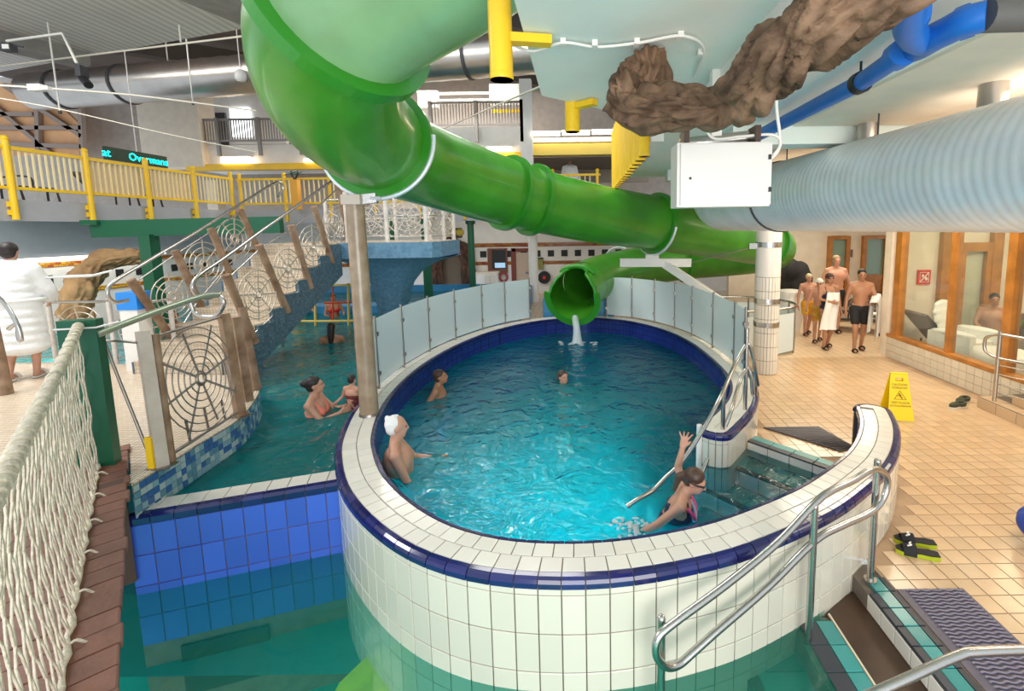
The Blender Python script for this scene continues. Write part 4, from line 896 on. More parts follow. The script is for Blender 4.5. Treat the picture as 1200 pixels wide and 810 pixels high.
e = RIM.off(RIM.L * 0.80, 0.42, 0.1); e = Vector((2.75, 8.0, 0.0)); MB().bar(b1 - Vector((0.5, 0, 0.02)), (2.62, 8.25, 1.25), 0.12, 0.14).build('strut', WHITE, sp_); MB().box((2.62, 8.25, 0.62), (0.12, 0.12, 1.26)).build('strut_foot', WHITE, sp_)
MB().tube([b1, Vector((pc.x - 0.2, pc.y, 2.3))], 0.012, 6).build('tie_rod', STEELD, sp_); MB().box((pc.x - 0.28, pc.y, 2.3), (0.14, 0.05, 0.1)).build('tie_plate', STEEL, sp_)
# blue tiled block behind the mouth
bb = thing('tiled_block', 'blue tiled block behind the mouth of the slide', 'block', (0.0, 10.95, 0.1))
MB().box((-0.05, 11.05, 0.5), (1.7, 0.5, 1.0)).build('block_body', mat('block_grout', (0.05, 0.2, 0.35), 0.6), bb)
BLK = mat('sky_blue_tile', (0.05, 0.28, 0.52), 0.25, rnd=0.12)
for i in range(7):
    for r in range(3): MB().piece([(-0.9 + i * 0.243 + 0.004, 10.8, r * 0.33 + 0.005), (-0.9 + i * 0.243 + 0.239, 10.8, r * 0.33 + 0.005), (-0.9 + i * 0.243 + 0.239, 10.8, r * 0.33 + 0.325), (-0.9 + i * 0.243 + 0.004, 10.8, r * 0.33 + 0.325)], (0, -1, 0), 0.01).build('block_tile', BLK, bb)
# water falling from the mouth
SPL = mat('white_water', (0.75, 0.85, 0.86), 0.4, alpha=0.55)
fm = MB(); q0 = mc - mv * (R0 - 0.02)
fm.tube(spline([q0 + Vector((0, 0.05, 0.02)), q0 + Vector((0.01, -0.12, -0.03)), q0 + Vector((0.03, -0.2, -0.16)), Vector((q0.x + 0.04, q0.y - 0.24, ZW))], n=5), [0.07] * 11 + [0.075, 0.08, 0.09, 0.10, 0.12], 10)
for i in range(18): a = random.uniform(0, 2 * PI); r = random.uniform(0, 0.45); fm.ell((q0.x + 0.03 + r * math.cos(a), q0.y - 0.3 + 0.6 * r * math.sin(a), ZW), (0.05, 0.04, 0.008), 6, 4)
tag(fm.build('falling_water', SPL), 'white water spilling from the slide mouth into the pool', 'water', kind='stuff')
# ================================================================== GLASS BARRIERS ON THE RIM
def nearest_s(p):
    return min((RIM.L * i / 2000 for i in range(2001)), key=lambda s: (RIM.off(s, 0.20) - Vector((p.x, p.y, 0))).length)
def barrier(label, pix, top=0.92, lead=None, tail=None, col=FROST):
    t = thing('glass_barrier', label, 'glass barrier', RIM.off(nearest_s(at(*pix[0], ZR)), 0.20, ZR + 0.004), 'glass barriers on the pool rim')
    ss = [nearest_s(at(x, y, ZR)) for x, y in pix]
    if lead: ss = [ss[0] - lead] + ss
    if tail: ss = ss + [ss[-1] + tail]
    for i, s in enumerate(ss):
        p = RIM.off(s, 0.20, ZR + 0.004); q = MB().tube([p, p + Vector((0, 0, top + 0.03))], 0.02, 8).build('post', STEELD, t)
        n_ = RIM.nrm(s)
        for z in (0.2, 0.72): MB().box((p.x, p.y, p.z + z), (0.07, 0.05, 0.05)).build('glass_clamp', STEELD, q)
    for a, b in zip(ss, ss[1:]):
        pa, pb = RIM.off(a, 0.20, ZR), RIM.off(b, 0.20, ZR); d = (pb - pa).normalized(); o = Vector((-d.y, d.x, 0)) * 0.004
        z0, z1 = ZR + 0.05, ZR + top
        pa, pb = pa + d * 0.012, pb - d * 0.012
        MB().prism([Vector((p.x, p.y, z)) - o for p, z in ((pa, z0), (pb, z0), (pb, z1), (pa, z1))], o * 2).build('glass_pane', col, t)
    return t, ss
barrier('curved frosted glass barrier on the left rim of the oval pool', [(457, 455), (484, 431), (513, 413), (541.5, 399), (572, 388), (597, 381), (625, 376)], lead=0.62)
barrier('curved frosted glass barrier on the right rim behind the slide mouth', [(708, 373), (740, 374), (767, 379), (788, 386), (807, 394), (830, 408), (853, 428), (866, 441)])
# second glass screen on the deck behind the column
gs = thing('glass_screen', 'round glass screen with tubular steel handrail behind the tiled column', 'glass barrier', (4.3, 9.6, 0))
cpts = spline([(2.95, 8.9, 0), (3.75, 9.05, 0), (4.38, 9.35, 0), (4.62, 9.9, 0), (4.4, 10.5, 0), (3.8, 10.85, 0), (2.9, 10.9, 0)], n=8)
MB().tube([p + Vector((0, 0, 0.98)) for p in cpts], 0.026, 10).build('handrail', STEEL, gs)
for i in (2, 10, 17, 22, 26, 32, 38, 46):
    p = cpts[i]; MB().tube([p, p + Vector((0, 0, 0.97))], 0.02, 8).build('post', STEELD, gs)
for a, b in zip((2, 10, 17, 22, 26, 32, 38), (10, 17, 22, 26, 32, 38, 46)):
    pa, pb = cpts[a], cpts[b]; d = (pb - pa).normalized(); o = Vector((-d.y, d.x, 0)) * 0.004
    MB().prism([Vector((p.x, p.y, z)) - o for p, z in ((pa + d * 0.02, 0.06), (pb - d * 0.02, 0.06), (pb - d * 0.02, 0.86), (pa + d * 0.02, 0.86))], o * 2).build('glass_pane', FROST, gs)
# ================================================================== FAKE ROOT UNDER THE CEILING
rt = thing('fake_root', 'brown sculpted tree root creeping under the teal ceiling', 'sculpture', at(745, 80, ZC))
def rootmesh(P, R, amp, seed):
    Q = spline(P, n=14); k = len(Q); rr = []
    for i in range(k):
        f_ = i / (k - 1) * (len(R) - 1); a = int(min(f_, len(R) - 2)); rr.append(R[a] + (R[a + 1] - R[a]) * (f_ - a))
    mb = MB(); n = 56; mb.tube(Q, rr, n)
    vs = []
    for i in range(k):
        for j in range(n):
            p = Vector(mb.v[i * n + j]); d = (p - Q[i]).normalized()
            th = j / n * 2 * PI + 0.5 * math.sin(i * 0.07 + seed) + i * 0.02
            q_ = Vector((math.cos(th) * 1.6, math.sin(th) * 1.6, i * 0.05 + seed * 3))
            n1 = noise.noise(q_ * 1.1); n2 = noise.noise(q_ * 1.9 + Vector((7, 3, 1)))
            h_ = n1 * 1.5 + max(-1.2, 0.35 - abs(n2) * -2.0 - 0.9) + noise.noise(p * 14) * 0.22 - 0.9 * max(0, 0.16 - abs(n2)) / 0.16
            vs.append(p + d * h_ * amp)
    mb.v[:k * n] = [tuple(v) for v in vs]
    for e_, o in ((0, k * n), (k - 1, k * n + n)):
        for j in range(n): mb.v[o + j] = mb.v[e_ * n + j]
    return mb
rootmesh([atY(722, 112, 2.70), atY(750, 128, 2.62), atY(795, 126, 2.4), atY(848, 123, 2.15), atY(884, 100, 1.9), atY(918, 66, 1.72), atY(968, 30, 1.58), atY(1030, -14, 1.5), atY(1100, -66, 1.45), atY(1180, -120, 1.4)], [0.10, 0.135, 0.11, 0.09, 0.12, 0.115, 0.115, 0.115, 0.12, 0.12], 0.026, 1.0).build('root_trunk', ROOT, rt)
rootmesh([atY(757, 66, 2.80), atY(760, 90, 2.76), atY(752, 122, 2.72)], [0.10, 0.105, 0.10], 0.024, 3.0).build('root_stump', ROOT, rt)
rootmesh([atY(738, 84, 2.72), atY(732, 110, 2.66), atY(742, 140, 2.64)], [0.07, 0.10, 0.06], 0.024, 5.0).build('root_knob', ROOT, rt)
# ================================================================== YELLOW POLES ALONG THE SLAB EDGE
def ypole(x, y, z0, z1, r, label, arm=None, grp=None):
    t = thing('yellow_pole', label, 'pole', (x, y, z0), grp); MB().tube([(x, y, z0), (x, y, z1)], r, 16).lathe([(r, z0), (r * 1.03, z0 + 0.01), (r * 1.03, z0 + 0.03), (r, z0 + 0.035)], (x, y, 0), 16).build('pole_tube', YELLOW, t)
    if arm: MB().bar((x, y, arm[2]), (arm[0], arm[1], arm[2]), 0.07, 0.045).build('bracket_arm', YELLOW, t); MB().box((x + 0.03, y, (z0 + z1) / 2), (0.05, 0.04, (z1 - z0) * 0.8)).build('back_plate', YELLOW, t)
    return t
p = atY(588, 94, 2.55); ypole(p.x, p.y, p.z, 4.22, 0.062, 'thick yellow pole bolted to the near edge of the teal slab', (at(646, 44, ZC).x, p.y + 0.05, ZC - 0.03))
p = atY(671, 155, 3.95); ypole(p.x, p.y, p.z, 3.86, 0.062, 'short yellow pole stub under the far teal slab edge', (at(697, 118, ZC).x, p.y - 0.15, ZC - 0.03))
for i in range(14):
    y = 4.75 + i * 0.30; x = 0.66
    ypole(x, y, 3.36 - 0.0 * i, 4.4, 0.055, '%s yellow pole from the near end of the receding walkway row' % ('first second third fourth fifth sixth seventh eighth ninth tenth eleventh twelfth thirteenth fourteenth'.split()[i]), None, 'yellow poles along the upper walkway')
yb = thing('yellow_board', 'yellow kick board behind the row of yellow poles', 'board', (0.75, 6.5, 3.7)); MB().box((0.74, 7.0, 3.98), (0.03, 4.6, 0.16)).build('board', YELLOW, yb); MB().box((0.74, 7.0, 4.3), (0.03, 4.6, 0.1)).build('board', YELLOW, yb)
# ================================================================== WOODEN POLE ON THE RIM CARRYING THE SLIDE
pb = at(433, 486, ZR); wp_ = thing('wooden_pole', 'tall weathered wooden pole on the left rim holding the slide', 'pole', (pb.x, pb.y, ZR + 0.004))
ptop = atY(414, 240, pb.y).z; MB().tube([(pb.x, pb.y, ZR + 0.004), (pb.x, pb.y, ptop)], [0.098, 0.092], 20).build('pole_shaft', POLE, wp_)
MB().lathe([(0.11, ZR + 0.004), (0.105, ZR + 0.03)], (pb.x, pb.y, 0), 20).build('base_ring', STEELD, wp_)
MB().box((pb.x, pb.y, ptop + 0.05), (0.2, 0.2, 0.1)).build('pole_cap', mat('cap_beige', (0.62, 0.52, 0.44), 0.5), wp_)
MB().bar((pb.x + 0.05, pb.y, ptop + 0.05), (sb.x, sb.y, ptop + 0.07), 0.1, 0.1).build('bracket_arm', STEEL, wp_); MB().bar((sb.x, sb.y, ptop + 0.05), sb + Vector((0, 0, 0.02)), 0.12, 0.12).build('saddle_foot', STEEL, wp_)
# ================================================================== ROPE BRIDGE AT LEFT
B0 = at(150, 556, ZP + 0.03); B1 = at(140, 810, ZP + 0.03); bd = (B1 - B0).normalized(); bn = Vector((bd.y, -bd.x, 0)); bn = bn if bn.x < 0 else -bn
br = thing('plank_bridge', 'brown plank footbridge at the left edge beside the lower pool', 'bridge', B0)
npl = 29; wpl = 0.145
for i in range(npl):
    a = B0 + bd * (i * wpl - 0.72 + 0.004); b = B0 + bd * ((i + 1) * wpl - 0.72 - 0.004); ex = random.uniform(-0.012, 0.012); z = random.uniform(-0.003, 0.003)
    q = [a - bn * (0.0 + ex), b - bn * (0.0 + ex), b + bn * 1.5, a + bn * 1.5]
    MB().piece([p + Vector((0, 0, -0.035 + z)) for p in q], (0, 0, 1), 0.035, 0.005).build('plank', PLANK, br)
MB().bar(B0 + bn * 0.12 + bd * -0.3 + Vector((0, 0, -0.12)), B1 + bn * 0.12 + bd * 1.5 + Vector((0, 0, -0.12)), 0.1, 0.14).build('joist', mat('joist_brown', (0.10, 0.05, 0.035), 0.7), br)
MB().bar(B0 + bn * 1.2 + bd * -0.3 + Vector((0, 0, -0.12)), B1 + bn * 1.2 + bd * 1.5 + Vector((0, 0, -0.12)), 0.1, 0.14).build('joist', MATS['joist_brown'], br)
MB().bar(B0 + bn * 0.02 + Vector((0, 0, -0.4)) + bd * 0.1, B0 + bn * 0.6 + Vector((0, 0, -0.4)) + bd * 0.1, 0.1, 0.8).build('pier', MATS['joist_brown'], br)
# green post and rope net
gp0 = at(128, 546, ZP); gpz = ZP + 1.22; gpc = gp0 + bn * 0.05
npz = thing('rope_net_railing', 'white rope net railing hung from a dark green post at left', 'railing', (gpc.x, gpc.y, ZP))
dx = (Vector((0.96, 0.28, 0))).normalized(); dy = Vector((-dx.y, dx.x, 0))
Mx = Matrix(((dx.x, dy.x, 0, gpc.x), (dx.y, dy.y, 0, gpc.y), (0, 0, 1, ZP + 0.61), (0, 0, 0, 1)))
MB().box(None, (0.24, 0.09, 1.22), M=Mx).build('green_post', DGREEN, npz)
np0 = Vector((gpc.x, gpc.y, 0)) - bn * 0.02 - dy * 0.06; npd = at(95, 810, ZP) - at(127, 550, ZP); npd.z = 0; npd.normalize()
ppl = (np0.x, np0.y), (np0.x + npd.x, np0.y + npd.y)
tops = [np0 + Vector((0, 0, gpz - 0.04)), atP(86, 395, *ppl), atP(60, 450, *ppl), atP(28, 512, *ppl), atP(0, 566, *ppl), atP(-40, 640, *ppl)]
tops += [tops[-1] + npd * 0.35 + Vector((0, 0, 0.04)), tops[-1] + npd * 0.8 + Vector((0, 0, 0.15))]
TR = spline(tops, n=10); TP = []
cum = [0.0]
for a, b in zip(TR, TR[1:]): cum.append(cum[-1] + (b - a).length)
mbr = MB(); mbr.tube(TR, [0.025 + 0.003 * math.sin(c_ * 90) for c_ in cum], 10); mbr.build('top_rope', ROPE, npz)
mbw = MB()
Rf = []
for i in range(500):
    t = i / 499 * (len(TR) - 1); a = int(min(t, len(TR) - 2)); c = TR[a].lerp(TR[a + 1], t - a); d = (TR[a + 1] - TR[a]).normalized(); u = d.orthogonal().normalized(); v = d.cross(u); ang = i * 0.55
    Rf.append(c + (u * math.cos(ang) + v * math.sin(ang)) * 0.026)
mbw.tube(Rf, 0.008, 5); mbw.build('rope_lashing', ROPE, npz)
# net strands: two families of diagonals between the top rope and the plank edge
Lh = sum((b - a).xy.length for a, b in zip(TR, TR[1:]))
hc = [0.0]
for a, b in zip(TR, TR[1:]): hc.append(hc[-1] + (b - a).xy.length)
def toprope(s):
    s = max(0, min(hc[-1], s)); i = 0
    while i < len(hc) - 2 and hc[i + 1] < s: i += 1
    return TR[i].lerp(TR[i + 1], (s - hc[i]) / max(1e-6, hc[i + 1] - hc[i]))
def netpt(s, v):
    a = toprope(s); b = np0 + npd * (s * 1.0) + Vector((0, 0, ZP + 0.05))
    p = a.lerp(b, v); bulge = 0.10 * math.sin(PI * v) * min(1, s / 0.4)
    return p + bn * bulge * 0.35 + Vector((noise.noise(p * 6), noise.noise(p * 6 + Vector((9, 0, 0))), noise.noise(p * 5))) * 0.012
net = MB(); cw = 0.105; rows_ = 7; ncol = int(hc[-1] / cw) + 1
for fam in (1, -1):
    for c_ in range(-rows_, ncol + rows_):
        pts_ = []
        for r_ in range(rows_ * 2 + 1):
            v = r_ / (rows_ * 2); s = (c_ + fam * (v * rows_) * 0.5 + 0.10 * math.sin(r_ * PI) + (0.12 if r_ % 2 else -0.12) * fam * 0.6) * cw
            if -0.01 <= s <= hc[-1]: pts_.append(netpt(s, v))
        if len(pts_) > 2: net.tube(pts_, 0.0045, 4, caps=False)
kn = MB()
tag(net.build('net', ROPE, npz), kind='stuff')
bl_ = [np0 + npd * (hc[-1] * i / 60) + Vector((0, 0, ZP + 0.05)) - bn * (0.006 * math.sin(i * 2.1)) for i in range(61)]
MB().tube(bl_, [0.014 + 0.004 * math.sin(i * 1.7) for i in range(61)], 7).build('bottom_rope', ROPE, npz)
for i in range(3, 58, 6):
    p = bl_[i]; MB().tube(spline([p, p - bn * 0.03 + Vector((0, 0, 0.01)), p - bn * 0.05 + Vector((0.01, 0.01, -0.03))], n=4), 0.007, 5).build('tie_cord', ROPE, npz)
for z in (0.38, 0.78):
    c = gpc + Vector((0, 0, ZP + z)); w2, h2 = dx * 0.13, dy * 0.055
    MB().tube([c + w2 + h2, c + w2 - h2, c - w2 - h2, c - w2 + h2], 0.008, 5, closed=True).build('tie_cord', WHITE, npz)
    MB().tube([c + w2 - h2, c + w2 - h2 + Vector((0.16, 0.02, 0.04))], 0.008, 5).build('tie_cord', WHITE, npz)
# ================================================================== SPIDER WEB FENCE ON THE PLATFORM EDGE
def webpanel(root, c, u, v, R, nr=6, ns=8, m=STEELD, rs=0.006, hub=0.05):
    """web of rings and spokes in the plane u, v"""
    for k in range(1, nr + 1):
        r = R * k / nr
        MB().tube([c + (u * math.cos(a) + v * math.sin(a)) * r for a in [2 * PI * j / 28 for j in range(28)]], rs, 5, closed=True).build('web_ring', m, root)
    for j in range(ns):
        a = 2 * PI * j / ns + 0.2; d = u * math.cos(a) + v * math.sin(a); MB().bar(c + d * hub, c + d * R * (1.12 if j % 2 else 0.95), 0.02, 0.006, u.cross(v)).build('web_spoke', m, root)
    MB().tube([c + (u * math.cos(a) + v * math.sin(a)) * hub for a in [2 * PI * j / 16 for j in range(16)]], 0.014, 6, closed=True).build('web_hub', m, root)
wf = thing('web_fence', 'steel spider web fence with leaning wooden posts on the platform edge', 'fence', (-3.5, 4, ZP))
def wpost(root, base_px, top_px, z, r=0.05, sq=False, m=LOG, Ytop=None):
    b = at(*base_px, z); t = atY(*top_px, b.y + 0.05 if Ytop is None else Ytop)
    mb = MB(); (mb.bar(b, t, r * 1.8, r * 1.8) if sq else mb.tube([b, b.lerp(t, 0.3), b.lerp(t, 0.7), t], [r * 1.05, r, r * 0.95, r], 10)); mb.build('post', m, root); return b, t
WGREY = mat('grey_wood', (0.42, 0.35, 0.28), 0.6, col2=(0.52, 0.45, 0.38), vscale=8)
a0, a1 = wpost(wf, (190, 547), (167, 388), ZP, 0.045, True, WGREY)
a2, a3 = wpost(wf, (200, 542), (180, 392), ZP, 0.035, False, LOG)
c0, c1 = wpost(wf, (282, 488), (262, 368), ZP, 0.045, True, LOG)
e0, e1 = wpost(wf, (301, 457), (284, 360), ZP, 0.045, False, LOG)
f0, f1 = wpost(wf, (291, 470), (276, 372), ZP, 0.045, True, LOG)
for b in (a0, c0): MB().box((b.x, b.y, ZP + 0.006), (0.16, 0.13, 0.012)).build('foot_plate', STEELD, wf)
cw_ = (a2 + c0) / 2; cw_.z = 0; uw = (c0 - a2); uw.z = 0; uw.normalize(); cz = (a2.lerp(a3, 0.5) + c0.lerp(c1, 0.5)) / 2
vw = Vector((0, 0, 1)) * 0.97 + Vector((-0.12, 0, 0)); vw.normalize()
webpanel(wf, cz + Vector((0.0, 0, 0.02)), uw, vw, 0.47, 7, 8)
MB().tube([a2 + Vector((0, 0, 0.06)), c0 + Vector((0, 0, 0.06))], 0.012, 6).build('lower_bar', STEELD, wf); MB().tube([a3 - Vector((0, 0, 0.02)), c1 - Vector((0, 0, 0.02))], 0.012, 6).build('upper_bar', STEELD, wf)
for f_ in (0.25, 0.5, 0.75):
    p0_ = (a2 + Vector((0, 0, 0.06))).lerp(c0 + Vector((0, 0, 0.06)), f_); MB().bar(p0_, p0_ + Vector((-0.02, 0, 0.22 - 0.05 * abs(f_ - 0.5))), 0.022, 0.008).build('short_bar', STEELD, wf)
# small wire gate between green post and first post
g0, g1 = at(165, 532, ZP), at(140, 402, 2.0)
gb0 = gp0 + Vector((0.1, 0.05, 0)); gt = Vector((gb0.x + 0.05, gb0.y + 0.15, ZP + 1.02))
MB().tube(spline([Vector((a0.x - 0.1, a0.y, ZP + 0.12)), Vector((a0.x - 0.16, a0.y + 0.05, ZP + 0.15)), Vector((a0.x - 0.42, a0.y + 0.1, ZP + 0.95)), Vector((a0.x - 0.4, a0.y + 0.1, ZP + 1.02)), Vector((a0.x - 0.08, a0.y, ZP + 1.03))], n=5), 0.011, 6).build('gate_frame', STEELD, wf)
MB().box((a0.x - 0.04, a0.y - 0.04, ZP + 0.13), (0.05, 0.03, 0.28)).build('yellow_hinge', YELLOW, wf)
# pale green top rail from the green post to the stair rail
trl = thing('green_handrail', 'grey green tube handrail from green post to the web fence', 'handrail', gpc + Vector((0, 0, 1.1)))
ga = Vector((gpc.x + 0.12, gpc.y, gpz - 0.12)); gb_ = atY(256, 346, c0.y + 0.2)
MB().tube(spline([ga, ga.lerp(gb_, 0.4) + Vector((0, 0, 0.03)), ga.lerp(gb_, 0.8) + Vector((0, 0, 0.04)), gb_], n=6), 0.028, 10).build('rail_tube', mat('grey_green_steel', (0.36, 0.42, 0.32), 0.35, 0.6), trl)
hk = spline([gb_, gb_ + Vector((0.05, 0, -0.08)), gb_ + Vector((-0.05, 0, -0.22)), gb_ + Vector((-0.25, 0, -0.2)), gb_ + Vector((-0.3, 0, -0.05))], n=5); MB().tube(hk, 0.02, 8).build('rail_loop', STEEL, trl)
# ================================================================== STAIRS TO THE UPPER PLATFORM
S0 = Vector((-4.72, 5.95, ZP)); S1 = Vector((-4.50, 8.70, 2.18)); W = 1.35
sta = thing('mosaic_stairs', 'stairs with blue mosaic sides and tan treads climbing to the raised platform', 'stairs', (S0.x - 0.7, S0.y, ZP))
ns = 9; side = Vector((-1, 0, 0))
hd = Vector((S1.x - S0.x, S1.y - S0.y, 0)); run = hd.length / ns; hdn = hd.normalized(); sidev = Vector((-hdn.y, hdn.x, 0))
rise = (2.44 - ZP) / (ns + 0.0)
prof = []
for i in range(ns):
    p = S0 + hdn * (run * i); z0, z1 = ZP + rise * i, ZP + rise * (i + 1)
    q = S0 + hdn * (run * (i + 1))
    zb0 = max(-0.7, S0.z + (S1.z - S0.z) * (i / ns) - 0.34) if i > 1 else ZP - 0.2; zb1 = S0.z + (S1.z - S0.z) * ((i + 1) / ns) - 0.34 if i > 1 else ZP - 0.2
    mb = MB(); A_ = [(p.x, p.y, zb0), (q.x, q.y, zb1), (q.x, q.y, z1 - 0.02), (p.x, p.y, z1 - 0.02)]
    mb.prism(A_, sidev * W); mb.build('step_side', MOSA2, sta)
    MB().prism([Vector((p.x, p.y, z1 - 0.02)) - hdn * 0.02 + sidev * 0.05, Vector((q.x, q.y, z1 - 0.02)) + sidev * 0.05, Vector((q.x, q.y, z1 - 0.02)) + sidev * (W - 0.05), Vector((p.x, p.y, z1 - 0.02)) - hdn * 0.02 + sidev * (W - 0.05)], (0, 0, 0.02)).build('tread', TAN, sta)
    MB().prism([Vector((p.x, p.y, z0)) + sidev * 0.05, Vector((p.x, p.y, z0)) + sidev * (W - 0.05), Vector((p.x, p.y, z1 - 0.02)) + sidev * (W - 0.05), Vector((p.x, p.y, z1 - 0.02)) + sidev * 0.05], hdn * -0.012).build('riser', TANR, sta)
up0 = thing('raised_platform', 'raised round platform on a flared blue mosaic column above the left pool', 'platform', (-4.2, 9.6, -0.7))
PL = [atY(394, 283, 8.8), atY(513, 283, 8.8)]; xl, xr = PL[0].x, PL[1].x
plp = [(xl - 1.35, 8.72), (xl, 8.72), (xr - 0.1, 8.75), (xr, 9.0), (xr, 10.4), (xr - 0.8, 11.0), (xl - 1.35, 11.0)]
MB().poly(plp, 2.14, 2.44).build('platform_slab', MOSP, up0)
MB().poly([(x, y) for x, y in plp], 2.441, 2.446).build('platform_top', TAN, up0)
vs = []; nf = 28
for t, z in ((0, -0.7), (0.0, 0.6), (0.03, 1.0), (0.09, 1.35), (0.18, 1.6), (0.32, 1.8), (0.5, 1.95), (0.72, 2.05), (1.0, 2.13)):
    for j in range(nf):
        a = 2 * PI * j / nf; cx, cy = -3.98 + 0.18 * t, 9.65
        rx, ry = 0.27 + t * ((xr - (xl - 0.55)) / 2 - 0.27), 0.27 + t * 0.66
        ca_, sa_ = math.cos(a), math.sin(a); e_ = 1 - 0.35 * t
        vs.append((cx + rx * math.copysign(abs(ca_) ** e_, ca_), cy + ry * math.copysign(abs(sa_) ** e_, sa_), z))
MB().add(vs, [(i * nf + j, i * nf + (j + 1) % nf, (i + 1) * nf + (j + 1) % nf, (i + 1) * nf + j) for i in range(8) for j in range(nf)], True).build('flared_column', MOSP, up0)
# stair rails
def stair_rail(label, off, pxposts, pxrail, loop):
    r = thing('stair_railing', label, 'railing', S0 + sidev * off, 'stair railings')
    a = S0 + sidev * off; b = S1 + sidev * off; pq = ((a.x, a.y), (b.x, b.y)); ends = []
    for bp_, tp_ in pxposts:
        p, q = atP(*bp_, *pq), atP(*tp_, *pq); q = q + Vector((0.0, 0, 0)); MB().tube([p, p.lerp(q, 0.5), q], [0.055, 0.05, 0.055], 10).build('post', LOG, r); ends.append((p, q))
    rail = [atP(x, y, *pq) for x, y in pxrail]; MB().tube(spline(rail, n=6), 0.024, 10).build('grab_rail', STEEL, r)
    for (p, q), (p2, q2) in zip(ends, ends[1:]):
        c = (p + q + p2 + q2) / 4; u = ((p2 - p) + (q2 - q)).normalized(); n_ = sidev; v = (q - p); v = (v - u * v.dot(u)).normalized()
        R = min((p2 - p).length, (q - p).length) * 0.46
        webpanel(r, c, u, v, R, 4, 8, mat('web_steel', (0.62, 0.55, 0.46), 0.4, 0.7) if 'web_steel' not in MATS else MATS['web_steel'], 0.008, 0.05)
        MB().tube([p.lerp(q, 0.95), p2.lerp(q2, 0.95)], 0.012, 6).build('upper_bar', STEEL, r); MB().tube([p.lerp(q, 0.12), p2.lerp(q2, 0.12)], 0.012, 6).build('lower_bar', STEEL, r)
    return r
stair_rail('right stair railing with leaning log posts and web panels', 0.02, [((299, 402), (265, 322)), ((337, 366), (303, 287)), ((364, 338), (341, 264)), ((389, 308), (368, 242)), ((408, 284), (397, 216))], [(258, 344), (240, 350), (226, 340), (232, 324), (262, 303), (310, 268), (350, 240), (388, 213), (396, 212), (402, 218)], 0)
stair_rail('left stair railing behind, with leaning log posts and web panels', W - 0.05, [((209, 408), (153, 328)), ((236, 360), (205, 294)), ((268, 318), (247, 268)), ((301, 290), (281, 246))], [(150, 352), (134, 354), (126, 344), (134, 330), (175, 305), (230, 272), (290, 234), (324, 214), (332, 220), (326, 230)], 0)
# railings on the raised platform
def deckrail(label, pts, h_=0.95, seg_=0.8):
    r = thing('platform_railing', label, 'railing', (pts[0][0], pts[0][1], 2.446), 'railings of the raised platform'); P = Path(pts); n = max(1, int(round(P.L / seg_)))
    for i in range(n + 1):
        p = P.at(P.L * i / n); MB().tube([(p.x, p.y, 2.446), (p.x, p.y, 2.446 + h_)], 0.045, 8).build('post', mat('white_lit_log', (0.70, 0.64, 0.58), 0.35, var=0.15, vscale=9) if 'white_lit_log' not in MATS else MATS['white_lit_log'], r)  # white tone puts the bright light on the posts into their colour
    for i in range(n):
        a, b = P.at(P.L * i / n), P.at(P.L * (i + 1) / n); u = (b - a).normalized(); c = (a + b) / 2 + Vector((0, 0, 2.446 + h_ * 0.5)); webpanel(r, c, u, Vector((0, 0, 1)), 0.36, 4, 8, MATS['web_steel'], 0.009)
    MB().tube([Vector((q[0], q[1], 2.446 + h_)) for q in pts], 0.024, 8).build('grab_rail', STEEL, r)
    for z in (0.1, 0.5): MB().tube([Vector((q[0], q[1], 2.446 + z)) for q in pts], 0.010, 6).build('thin_rail', STEEL, r)
deckrail('white lit log railing with web panels on the near side of the raised platform', [(xl + 0.2, 8.85), (xr - 0.15, 8.9), (xr - 0.1, 9.1), (xr - 0.1, 10.3)])
deckrail('white lit log railing with web panels on the far side of the raised platform', [(xl - 1.3, 10.9), (xr - 0.8, 10.9)])
# ================================================================== STEEL HANDRAILS AT THE POOLS
def handrail(label, posts_px, z, rails, cat='handrail'):
    r = thing('steel_handrail', label, cat, at(*posts_px[0][0], z)); return r
hr = thing('steel_handrail', 'long steel double handrail in front of the white wall at lower right', 'handrail', (2.1, 3.15, 0))
pA = Vector((2.14, 3.17, 0.004)); pB = Vector((1.5, 2.80, -0.6)); pC = Vector((0.43, 2.36, -1.3))
tA = atY(1021, 541, pA.y); tB = atY(942, 594, pB.y - 0.0); tC = atY(773, 725, pC.y)
for p, t, rr in ((pA, tA, 0.024), (pB, tB, 0.024), (pC, tC, 0.024)):
    MB().tube([p, Vector((p.x, p.y, t.z))], rr, 12).ell((p.x, p.y, t.z), (rr, rr, rr), 12, 7).build('post', STEEL, hr)
    MB().lathe([(0.045, p.z), (0.045, p.z + 0.012)], (p.x, p.y, 0), 14).build('foot_plate', STEEL, hr)
off_ = Vector((0.02, -0.05, 0))
pq = ((pC.x + 0.02, pC.y - 0.05), (pA.x + 0.02, pA.y - 0.05))
loopR = [atP(x, y, *pq) for x, y in [(990, 556), (1012, 551), (1030, 551), (1039, 561), (1037, 582), (1024, 598)]]
top = [atP(x, y, *pq) for x, y in [(772, 748), (790, 730), (850, 685), (910, 636), (955, 590), (975, 571), (990, 562)]]
full = [atP(x, y, *pq) for x, y in [(1008, 607), (985, 617), (955, 634), (900, 688), (840, 740), (812, 765), (795, 779), (780, 781), (769, 768), (771, 748), (790, 730), (850, 686), (910, 637), (955, 590), (973, 576), (1000, 563), (1020, 551), (1033, 552), (1040, 562), (1037, 580), (1026, 596), (1008, 607)]]
MB().tube(spline(full, n=6), 0.023, 12).build('grab_rail', STEEL, hr)
hr2 = thing('steel_handrail', 'short steel handrail crossing the bottom right corner over the mat', 'handrail', (2.4, 2.0, 0.7))
n0 = atY(985, 830, 1.92); n1 = atY(1120, 770, 2.05); n2 = atY(1150, 764, 2.06); n3 = atY(1260, 760, 2.06)
MB().tube(spline([n0, n0.lerp(n1, 0.5), n1, n2, n3], n=8), 0.023, 12).build('grab_rail', STEEL, hr2)
